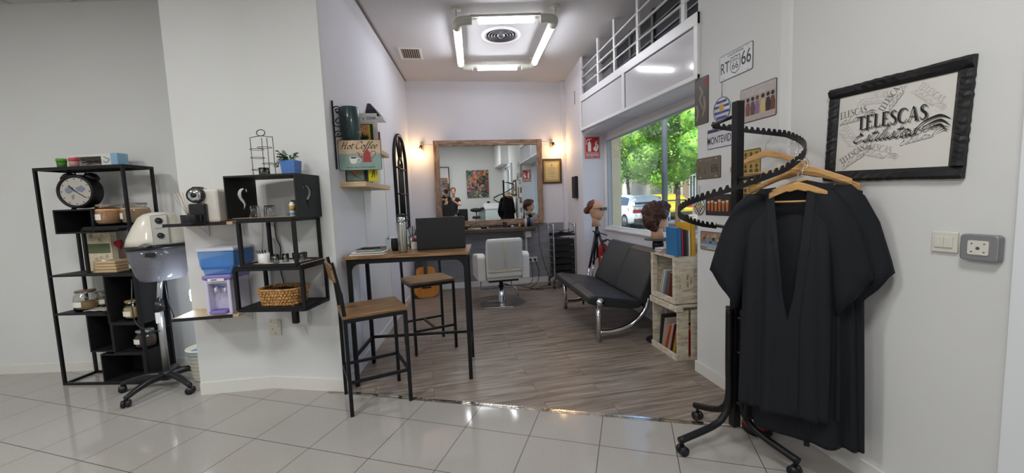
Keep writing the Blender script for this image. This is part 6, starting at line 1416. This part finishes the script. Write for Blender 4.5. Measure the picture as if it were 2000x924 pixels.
def robe(label, loc, rz, hwid=.20, H=1.12, seed=0, slv=(.40, .40), vneck=True, hem=(.24, .25), hemtilt=0, cat='robe'):
    t = thing('salon_robe', label, cat, loc, rz, 'black salon robes on the spiral rack'); random.seed(seed)
    n = 72; rings = []; zs = [0, .012, .04, .09, .16, .25, .36, .5, .65, .8, .95, H-.02, H]
    ph = [random.uniform(0, 6.28) for _ in range(4)]
    def shoulder(x): return -.30*abs(x)
    for zi in zs:
        f = min(1, zi/.25); g = zi/H; w_ = hwid*(1.0+.02*f)*(1-f)+hwid*1.0*f; w_ = hwid+(hem[0]-hwid)*g
        th = .010+.05*min(1, zi/.3)+.035*g; r = []
        for k in range(n):
            a = 2*pi*k/n; cx = cos(a); sx = sin(a); X = w_*(abs(cx)**.8)*(1 if cx > 0 else -1)
            fold = (sin(a*7+ph[0]+zi*.6)*.5+sin(a*11+ph[1]-zi)*.35+sin(a*17+ph[2])*.15)*.030*g**.8
            Y = th*(abs(sx)**.7)*(1 if sx > 0 else -1)
            if sx < 0: fold *= min(1, (abs(X)/.11)**1.5)
            rr_ = hypot(X, Y) or 1; X += X/rr_*fold*.35; Y += (1 if sx > 0 else -1)*fold*1.3
            top_ = shoulder(X)*max(0, 1-zi/.5)
            z = top_-zi - (hemtilt*X if zi > .5 else 0)*g
            if vneck and sx < 0 and abs(X) < .08: z = min(z, -.04-.62*(1-abs(X)/.08)**.6) if zi < .66 else z
            r.append((X, Y, z))
        rings.append(r)
    b = B(); b.loft(rings, caps=False); o = b.obj('gown_body', fab, t, fix=False); m_ = o.modifiers.new('s', 'SOLIDIFY'); m_.thickness = .003
    for s in (-1, 1):
        L = slv[0 if s < 0 else 1]; b = B(); rings = []
        for q, (fx, z, hh, dy) in enumerate(((.55, -.07, .05, .022), (.8, -.10, .085, .038), (1.05, -.17, .105, .045), (1.33, -.30, .125, .05), (1.58, -.47, .135, .055), (1.66, -.53, .137, .056))):
            xx = s*hwid*fx*L/.40; r = []
            tl = 0 if q == 0 else -.55*min(1, q/3)
            for k in range(24):
                a = 2*pi*k/24; u = hh*cos(a); r.append((xx+s*u*sin(.75)*.75, dy*sin(a)*(1+.25*sin(3*a+seed+q)), z+u*cos(.75)+.006*sin(5*a+q)))
            rings.append(r)
        b.loft(rings, caps=False); o = b.obj('sleeve', fab, t, fix=False); m_ = o.modifiers.new('s', 'SOLIDIFY'); m_.thickness = .003
    # collar bands running down the front opening
    for s in (-1, 1):
        b = B(); rings = []; w0 = hwid
        for i in range(24):
            u = i/23; z = -.02-(H-.05)*u; X = s*(.085-.06*min(1, u*1.7)+.006*u); y0 = -(.010+.05*min(1, -z/.3)-.035*z/H)*(max(.0, 1-(X/w0)**2))**.35-.0035
            rings.append([(X-.018, y0, z), (X+.018, y0, z), (X+.018, y0+.004, z), (X-.018, y0+.004, z)])
        b.loft(rings, smooth=False); b.obj('collar_band', fab, t, bev=.001)
    return t
# hook points on the spiral
def hk(a): return (RX+RRAD*cos(radians(a)), RY+RRAD*sin(radians(a)), hz(a))
h1 = hk(-74); h3 = hk(-40); h2 = hk(-58); h4 = hk(22); h5 = hk(-22)
hanger('small golden wooden hanger in front holding the nearest robe', (h1[0], h1[1]-.01, 1.497), radians(-42), .115)
hanger('small brown wooden hanger just behind the front golden one', (h2[0]+.005, h2[1]+.01, 1.515), radians(-40), .13)
hanger('broad pale wooden hanger carrying the rear robe', (1.755, 1.775, 1.60), radians(-49), .235, False, .016)
hanger('empty wooden hanger at the back in front of the portrait plate', (h4[0]-.0, h4[1], 1.70), radians(-62), .20)
t_ = hanger('broad wooden hanger partly hidden behind the rear robe hanger', (1.835, 1.80, 1.575), radians(-56), .235, True, .014); t_['label'] = 'broad wooden hanger with long bar sticking out right under the framed picture'
robe('front black salon robe with open neck on the small golden hanger', (h1[0]-.01, h1[1]+.02, 1.475), radians(-44), .185, 1.13, 3, (.37, .32), True, (.20, .2))
robe('rear black salon robe hanging lowest, nearest the right wall', (1.765, 1.70, 1.50), radians(-50), .205, 1.30, 11, (.37, .30), False, (.245, .2))
single('fabric_tie', B().box(-.012, -.002, -.16, .012, .002, 0).box(.03, -.002, -.10, .05, .002, 0), fab, 'loose black belt ends hanging below the front robe', 'belt', (1.72, 1.62, .33), radians(-40))
# red puck on the floor
t = thing('floor_weight', 'round red and black floor weight with white label behind the rack', 'floor weight', (1.80, 2.03, 0))
B().lathe([(.075, 0), (.08, .008), (.08, .04), (.001, .042)], seg=32).obj('black_base', BLKM, t); B().lathe([(.076, .04), (.074, .062), (.06, .068), (.001, .068)], seg=32).obj('red_top', RED, t); B().box(-.04, -.03, .066, .03, .02, .07).obj('white_label', WHITE, t)
# ================================================================ behind the viewer (seen in the mirror)
t = thing('framed_painting', 'colourful abstract flower painting on the rear wall seen in the mirror', 'painting', (1.08, -1.828, 1.93), pi)
B().box(-.42, -.03, -.52, .42, 0, .52).obj('canvas_edge', BLKM, t)
m, tt, p, mp = base('abstract_paint', .5); v = tt.nodes.new('ShaderNodeTexVoronoi'); v.inputs['Scale'].default_value = 6; n = tt.nodes.new('ShaderNodeTexNoise'); n.inputs['Scale'].default_value = 4; n.inputs['Detail'].default_value = 5; n.inputs['Distortion'].default_value = 2.5
tt.links.new(mp.outputs[0], n.inputs[0]); mixv = tt.nodes.new('ShaderNodeVectorMath'); mixv.operation = 'ADD'; tt.links.new(mp.outputs[0], mixv.inputs[0]); tt.links.new(n.outputs['Color'], mixv.inputs[1]); tt.links.new(mixv.outputs[0], v.inputs[0])
sp = tt.nodes.new('ShaderNodeSeparateColor'); tt.links.new(v.outputs['Color'], sp.inputs[0])
tt.links.new(ramp(tt, sp.outputs[0], [(0, '16241f'), (.3, '24453c'), (.45, '2f4f7a'), (.58, '5b8a4a'), (.7, 'a8333c'), (.8, 'd58a8a'), (.9, 'd98f3c'), (1, 'e6dfd0')]), p.inputs['Base Color'])
B().box(-.418, -.032, -.518, .418, -.03, .518).obj('painted_surface', m, t)
t = thing('leaning_mirror', 'tall black framed mirror on the rear wall behind the photographer', 'mirror', (-.42, -1.76, .25), pi-radians(6))
b = B(); b.box(-.44, -.03, 0, -.41, .01, 2.35); b.box(.41, -.03, 0, .44, .01, 2.35); b.box(-.41, -.03, 0, .41, .01, .03); b.box(-.41, -.03, 2.32, .41, .01, 2.35); b.obj('frame', BLK, t)
B().box(-.41, -.012, .03, .41, 0, 2.32).obj('mirror_glass', MIRR, t); B().box(-.3, -.01, -.25, .3, .03, 0).obj('plinth', BLK, t)
# reception desk
t = thing('reception_desk', 'white glass-fronted reception desk near the entrance seen in the mirror', 'desk', (1.12, -1.15, 0))
B().box(-.10, -.25, 0, .75, .42, 1.0).obj('body', mat('desk_grey', '8f9690', .4), t, bev=.004); B().box(.12, .42, .05, .75, .44, 1.02).obj('glass_front', mat('backlit_white', 'e4ece8', .15, coat=.6), t); B().box(-.13, -.28, 1.0, .78, .46, 1.03).obj('worktop', WHITE, t, bev=.003)  # glass front in one even glossy white
B().box(.10, -.25, 1.03, .75, .20, 1.20).obj('upper_counter', WHITE, t, bev=.003)
single('card_holder', B().box(-.04, -.03, 0, .06, .03, .07), BLKP, 'small black card holder on top of the reception desk', 'holder', (1.40, -1.2, 1.20))
t = thing('saddle_stool', 'black saddle stool beside the reception desk seen in the mirror', 'stool', (.90, -.40, 0))
b = B(); b.ball((0, 0, 1.0), .17, 20, 12, (1.3, .8, .42)); b.ball((.22, 0, 1.05), .08, 14, 10, (1, .8, .5)); b.obj('seat', BLKM, t); B().cyl((0, 0, .1), (0, 0, .95), .022).obj('gas_lift', CHROME, t)
B().lathe([(.14, .70), (.15, .75), (.12, .79), (.03, .79)], seg=20).obj('foot_ring', BLKM, t)
for k in range(5):
    a = 2*pi*k/5; lg = B().tube([(0, 0, .11), (.26*cos(a), .26*sin(a), .06)], [.022, .014]).obj('leg', BLKP, t); B().ball((.26*cos(a), .26*sin(a), .026), .026, 10, 8).obj('caster', BLKP, lg)
# ---------------------------------------------------------------- the photographer
def skin_mesh(name, joints, bones, m, parent, lv=2):
    me = bpy.data.meshes.new(name); ks = list(joints); me.from_pydata([joints[k][0] for k in ks], [(ks.index(a), ks.index(c)) for a, c in bones], [])
    o = bpy.data.objects.new(name, me); C.objects.link(o); o.modifiers.new('skin', 'SKIN').use_smooth_shade = True
    for i, k in enumerate(ks):
        r = joints[k][1]; r = r if isinstance(r, tuple) else (r, r); me.skin_vertices[0].data[i].radius = r; me.skin_vertices[0].data[i].use_root = (i == 0)
    s_ = o.modifiers.new('sub', 'SUBSURF'); s_.levels = lv; s_.render_levels = lv
    me.materials.append(m)
    bpy.context.view_layer.update()
    nm = bpy.data.meshes.new_from_object(o.evaluated_get(bpy.context.evaluated_depsgraph_get())); o.modifiers.clear(); o.data = nm; nm.name = name
    if parent: o.parent = parent
    return o
PX, PY = .135, -.40
t = thing('person', 'person in black short-sleeved clothes with short auburn hair holding up a phone in the mirror', 'person', (PX, PY, 0), pi)
psk = mat('person_skin', 'd2a389', .5)
# local frame: facing -y (that is +Y in the world); hands reach to the phone at local (.135, -.37, 1.44)
ph = Vector((.135, -.375, 1.435))
J = {'pel': ((0, 0, .95), (.13, .10)), 'waist': ((0, .0, 1.1), (.125, .095)), 'chest': ((0, .01, 1.30), (.14, .105)), 'neckb': ((0, .0, 1.43), (.055, .055)), 'neck': ((0, -.01, 1.52), (.05, .05)),
 'sl': ((.17, .01, 1.39), .058), 'sr': ((-.17, .01, 1.39), .058), 'el': ((.30, -.12, 1.20), .042), 'er': ((-.22, -.16, 1.18), .042), 'wl': ((.235, -.33, 1.38), .026), 'wr': ((.045, -.33, 1.38), .026),
 'hl': ((.085, 0, .88), .095), 'hr': ((-.085, 0, .88), .095), 'kl': ((.09, -.01, .50), .060), 'kr': ((-.09, -.01, .50), .060), 'al': ((.09, .02, .10), .040), 'ar': ((-.09, .02, .10), .040), 'tl': ((.10, -.12, .045), .035), 'tr': ((-.10, -.12, .045), .035)}
BN = [('pel', 'waist'), ('waist', 'chest'), ('chest', 'neckb'), ('neckb', 'neck'), ('chest', 'sl'), ('chest', 'sr'), ('sl', 'el'), ('sr', 'er'), ('el', 'wl'), ('er', 'wr'), ('pel', 'hl'), ('pel', 'hr'), ('hl', 'kl'), ('hr', 'kr'), ('kl', 'al'), ('kr', 'ar'), ('al', 'tl'), ('ar', 'tr')]
for sd, wx, s in (('l', .235, 1), ('r', .045, -1)):
    J['p'+sd] = ((wx-.0*s, -.365, 1.415), .024); BN.append(('w'+sd, 'p'+sd))
    for f in range(4):
        z = 1.455-.022*f; x1 = ph.x+s*.085
        a, c, e = 'f%s%da' % (sd, f), 'f%s%db' % (sd, f), 'f%s%dc' % (sd, f)
        J[a] = ((wx+s*.004, -.388, z-.004*f), .010); J[c] = ((x1+s*.002, -.402+.004*f, z+.002), .009); J[e] = ((x1-s*.022, -.398, z), .0075); BN += [('p'+sd, a), (a, c), (c, e)]
    J['t'+sd+'a'] = ((wx-s*.012, -.355, 1.435), .011); J['t'+sd+'b'] = ((x1-s*.025, -.358, 1.43), .009); BN += [('p'+sd, 't'+sd+'a'), ('t'+sd+'a', 't'+sd+'b')]
body = skin_mesh('body', J, BN, psk, t)
Mh = Matrix.Translation((0, -.025, 1.565)) @ Matrix.Rotation(radians(8), 4, 'X')
head_mesh(Mh, 1.0).obj('head', psk, t); face_bits(t, Mh)
hair_blob([((0, .03, .155), .10, (.95, 1.05, .9)), ((0, .07, .09), .07, (1.15, .7, 1.1))], Mh, HAIR1, t, seed=14, strands=160)
top_ = {k: (J[k][0], tuple(x+.014 for x in J[k][1]) if isinstance(J[k][1], tuple) else J[k][1]+.016) for k in ('pel', 'waist', 'chest', 'sl', 'sr')}
top_['nb'] = ((0, .0, 1.425), (.075, .07)); top_['ml'] = ((.235, -.055, 1.295), .062); top_['mr'] = ((-.195, -.075, 1.285), .062); top_['low'] = ((0, 0, .86), (.155, .125))
skin_mesh('shirt', top_, [('pel', 'waist'), ('waist', 'chest'), ('chest', 'nb'), ('chest', 'sl'), ('chest', 'sr'), ('sl', 'ml'), ('sr', 'mr'), ('pel', 'low')], fab, t)
tr_ = {k: (J[k][0], tuple(x+.012 for x in J[k][1]) if isinstance(J[k][1], tuple) else J[k][1]+.014) for k in ('pel', 'hl', 'hr', 'kl', 'kr', 'al', 'ar')}
skin_mesh('trousers', tr_, [('pel', 'hl'), ('pel', 'hr'), ('hl', 'kl'), ('hr', 'kr'), ('kl', 'al'), ('kr', 'ar')], BLKM, t)
for s in (-1, 1): B().loft([[(s*.095+.045*cos(a), -.05+.14*sin(a), z) for a in [2*pi*k/20 for k in range(20)]] for z in (.0, .03, .055)]+[[(s*.095+.038*cos(a), -.02+.09*sin(a), .09) for a in [2*pi*k/20 for k in range(20)]]]).obj('shoe', BLKM, t)
single('smartphone', B().box(-.08, -.0045, -.04, .08, .0045, .04), BLKP, 'phone held up in both hands by the person in the mirror', 'phone', (0, -.028, 1.435), 0, bev=.003)
t = thing('salon_armchair', 'dark grey office armchair behind the photographer seen in the mirror', 'chair', (.34, -.98, 0), .3)
B().box(-.24, -.24, .45, .24, .24, .53).obj('seat', BLKM, t, bev=.03); B().box(-.23, -.26, .55, .23, -.20, 1.02).obj('backrest', BLKM, t, bev=.03); B().cyl((0, 0, .1), (0, 0, .45), .03).obj('gas_lift', CHROME, t)
for k in range(5): a = 2*pi*k/5; B().tube([(0, 0, .1), (.28*cos(a), .28*sin(a), .03)], [.03, .02]).obj('leg', BLKP, t)
# ================================================================ the street
struct('ground_pavement', B().box(2.6, -30, -.25, 6.6, 80, .14), mat('pavement', '9c968d', .9, var=.1, scale=4))
struct('ground_street', B().box(6.6, -30, -.3, 13.2, 80, .08), mat('asphalt', '6b6a69', .9, var=.12, scale=8))
struct('ground_far_pavement', B().box(13.2, -30, -.25, 16.2, 80, .18), mat('pavement', '9c968d', .9))
def facade(y0, y1, h, col, label, x=16.0, shutters=(), doors=(), windows=()):
    t = thing('building', label, 'building', (x, y0, .18), 0); L = y1-y0; mm = mat('render_'+col, col, .85, var=.05, scale=2)
    B().box(0, 0, 0, 1.5, L, h).obj('facade_wall', mm, t)
    B().box(-.15, 0, 3.5, 0, L, 3.75).obj('string_course', mat('stone_trim', 'cfc7b8', .8), t)
    for a, c in shutters:
        b = B(); b.box(-.04, a, .0, .0, c, 2.9)
        for k in range(24): b.box(-.06, a, .05+.118*k, -.04, c, .11+.118*k)
        b.obj('roller_shutter', mat('shutter_grey', 'a29c98', .6), t)
    for a, c in doors: B().box(-.05, a, 0, 0, c, 2.6).obj('door', mat('door_dark', '4c443e', .5), t); B().box(-.09, a-.12, 0, -.0, a, 2.75).box(-.09, c, 0, -.0, c+.12, 2.75).obj('door_surround', mat('stone_trim', 'cfc7b8', .8), t)
    for a, z0, w_, hh in windows:
        f = B().box(-.04, a, z0, 0, a+w_, z0+hh).obj('window', mat('win_dark', '4b545c', .2), t)
        b = B(); b.box(-.07, a-.08, z0-.1, -.0, a+w_+.08, z0); b.box(-.07, a-.08, z0+hh, 0, a+w_+.08, z0+hh+.1); [b.bar((-.06, a+w_*k/5, z0), (-.06, a+w_*k/5, z0+hh), .03) for k in range(6)]; b.obj('window_bars', WHITE, f)
    return t
facade(18, 26.2, 11, 'a39180', 'beige building with barred windows across the street at the right', windows=((1, .9, 1.6, 1.6), (4.4, .9, 1.6, 1.6), (1, 4.6, 1.3, 2), (4.4, 4.6, 1.3, 2)), doors=((7.0, 7.9),))
facade(26.2, 33.2, 12, 'b3aca2', 'pale building with grey roller shutters behind the pole', shutters=((.6, 3.0), (3.6, 5.2)), windows=((1, 4.6, 1.4, 2.1), (3.8, 4.6, 1.4, 2.1), (1, 8, 1.4, 2), (3.8, 8, 1.4, 2)))
facade(33.2, 38.5, 10, 'e2e0dd', 'white building with a dark doorway between the trees', doors=((1.0, 1.9), (3.4, 4.2)), windows=((1, 4.6, 1.2, 2),))
facade(38.5, 70, 9, 'd5cdbf', 'long cream building at the far end of the street', shutters=((1, 4), (8, 11), (14, 18)), windows=((1.5, 4.5, 1.5, 2), (6, 4.5, 1.5, 2), (10, 4.5, 1.5, 2)))
def tree(x, y, h, r, seed, label, trunk=.10, nl=9000, cz=None):
    random.seed(seed); t = thing('street_tree', label, 'tree', (x, y, .08), 0, 'orange trees along the street')
    bark = mat('bark', '5d4c3c', .9, var=.2, scale=12)
    st = B(); st.tube(smooth2([(0, 0, 0), (.05, .02, h*.25), (-.02, .05, h*.42), (.03, 0, h*.55)], 4), [trunk]*4+[trunk*.85]*4+[trunk*.7]*5, 10)
    for k in range(7): a = 2*pi*k/7; st.tube([(0.0, .02, h*.42), (r*.35*cos(a), r*.35*sin(a), h*.6), (r*.7*cos(a), r*.7*sin(a), h*.75)], [trunk*.5, trunk*.3, trunk*.12], 6)
    st.obj('trunk', bark, t)
    b = B(); blobs = []
    for k in range(26): 
        a = random.uniform(0, 2*pi); q = random.random()**.5*r*.78; blobs.append((q*cos(a), q*sin(a), h*.70+random.uniform(-.9, 1)*r*.62, random.uniform(.22, .40)*r))
    for k in range(nl):
        bx, by, bz, br = random.choice(blobs); a = random.uniform(0, 2*pi); u = random.uniform(-1, 1); s_ = sqrt(1-u*u); rr_ = br*random.uniform(.75, 1.05)
        c = Vector((bx+rr_*s_*cos(a), by+rr_*s_*sin(a), bz+rr_*u)); d = Vector((random.uniform(-1, 1), random.uniform(-1, 1), random.uniform(-.8, .5))).normalized(); w_ = d.cross(Vector((random.uniform(-1, 1), random.uniform(-1, 1), 1))).normalized()
        L = random.uniform(.09, .16); b.add([tuple(c), tuple(c+d*L*.5+w_*L*.28), tuple(c+d*L), tuple(c+d*L*.5-w_*L*.28)], [(0, 1, 2, 3)])
    for bx, by, bz, br in blobs: b.ball((bx, by, bz), br*.72, 10, 7)
    m = MATS.get('orange_leaf')
    if not m:
        m, tt, p, mp = base('orange_leaf', .55); n = tt.nodes.new('ShaderNodeTexNoise'); n.inputs['Scale'].default_value = 3.5; n.inputs['Detail'].default_value = 3; tt.links.new(mp.outputs[0], n.inputs[0])
        tt.links.new(ramp(tt, n.outputs['Fac'], [(.3, '3f7a2c'), (.48, '74ab3c'), (.68, 'a6cc54')]), p.inputs['Base Color']); p.inputs['Transmission Weight'].default_value = 0
    b.obj('crown', m, t, fix=False); return t
tree(11.7, 24.2, 6.0, 3.0, 31, 'leafy orange tree on the street seen left of the lamp post', .11, 20000)
tree(8.9, 14.2, 5.3, 2.3, 32, 'leafy orange tree nearer the window right of the lamp post', .10, 14000)
tree(12.4, 29.5, 6.2, 2.4, 33, 'orange tree farther down the street behind the first one', .12, 9000)
tree(13.8, 39.0, 6.5, 2.6, 34, 'orange tree at the far end of the street', .12, 7000)
single('lamp_post', B().cyl((0, 0, 0), (0, 0, 1.0), .085, .075).cyl((0, 0, 1.0), (0, 0, 7), .07, .055), mat('post_grey', '7d858c', .5, metal=.3), 'grey metal street lamp post close outside the window', 'post', (5.25, 8.9, .14))
def car(x, y, label, col, s=1, hatch=True):
    """nose towards +y, left flank facing -x"""
    t = thing('car', label, 'car', (x, y, .08)); body = mat('car_'+col, col, .25, coat=.8); W = .88
    prof = [(0, .30), (-.02, .62), (.06, .92), (.30, 1.02), (1.2, 1.0), (2.6, .97), (3.5, .90), (4.1, .74), (4.28, .52), (4.25, .26), (3.9, .22), (.35, .22)]
    rings = []
    for xx, ins in ((-W, .10), (-W*.97+.03, .03), (-W+.10, 0), (0, 0), (W-.10, 0), (W*.97-.03, .03), (W, .10)):
        rings.append([(xx, py+(.5 if py < 1 else -.5)*ins*.6, pz-(ins*.3 if pz > .5 else -ins*.3)) for py, pz in prof])
    b = B(); b.loft(rings, caps=True); b.obj('body_shell', body, t)
    roof = [(.12, .98), (.55, 1.36), (1.0, 1.47), (1.9, 1.49), (2.5, 1.38), (3.25, .96)]
    rings = []
    for u in (-1, -.93, -.5, .5, .93, 1):
        rings.append([(u*(W-.06-.26*max(0, (pz-.95)/.5)), py, pz-(.05 if abs(u) == 1 else 0)*(pz > 1.2)) for py, pz in roof])
    b = B(); b.loft(rings, closed=False, caps=False); n0 = len(b.v)
    L_ = rings[0]; b.add(L_, [tuple(range(6))]); b.add(rings[-1], [tuple(range(6))]); b.obj('roof', body, t)
    gl = mat('car_glass', '2f3f4f', .06, coat=.5)
    for s_ in (-1, 1):
        def sp(py, pz): return (s_*(W-.06-.26*max(0, (pz-.95)/.5)+.012), py, pz)
        for q in ([(.62, 1.02), (.80, 1.33), (1.45, 1.40), (1.45, 1.02)], [(1.52, 1.02), (1.52, 1.40), (1.9, 1.41), (2.4, 1.32), (2.95, 1.02)]): B().add([sp(*p) for p in q], [(tuple(range(len(q))))]).obj('side_window', gl, t)
        for wy in (.75, 3.45):
            w_ = B().cyl((s_*(W-.2), wy, .32), (s_*(W+.01), wy, .32), .32, seg=28).obj('tyre', BLKM, t); B().cyl((s_*(W+.005), wy, .32), (s_*(W+.02), wy, .32), .21, seg=24).obj('hubcap', GREYM, w_)
        B().add([(s_*(W-.02), .02, .80), (s_*(W+.004), .42, .92), (s_*(W+.004), .38, .78), (s_*(W-.03), -.01, .68)], [(0, 1, 2, 3)]).box(min(s_*.50, s_*(W-.05)), -.03, .70, max(s_*.50, s_*(W-.05)), .03, .84).obj('tail_light', mat('tail_red', 'a3202a', .3), t)
        B().tube([(s_*(W+.01), 1.35, .86), (s_*(W+.03), 1.42, .865), (s_*(W+.01), 1.5, .86)], .012).obj('door_handle', body, t)
    B().add([(-.66, .22-.03, 1.045), (.66, .22-.03, 1.045), (.52, .60-.03, 1.37), (-.52, .60-.03, 1.37)], [(0, 1, 2, 3)]).obj('rear_window', gl, t)
    B().box(-.27, -.06, .58, .27, -.03, .69).obj('number_plate', WHITE, t); B().box(-.8, -.05, .28, .8, .05, .45).obj('rear_bumper', mat('bumper_dark', '3b3d40', .6), t, bev=.02)
    return t
car(8.6, 15.6, 'white hatchback parked across the street seen from behind', 'e3e7ec')
car(9.9, 25.5, 'dark grey car parked ahead of the white hatchback', '4a4d52')
car(12.9, 20.4, 'yellow car on the far side behind the lamp post', 'd8c52e')
single('traffic_sign', B().cyl((0, 0, 0), (0, 0, 2.2), .03).box(-.3, -.02, 2.2, .3, .02, 2.7), mat('post_grey', '7d858c', .5), 'small grey street sign on a post far down the street', 'sign', (13.6, 33, .18))
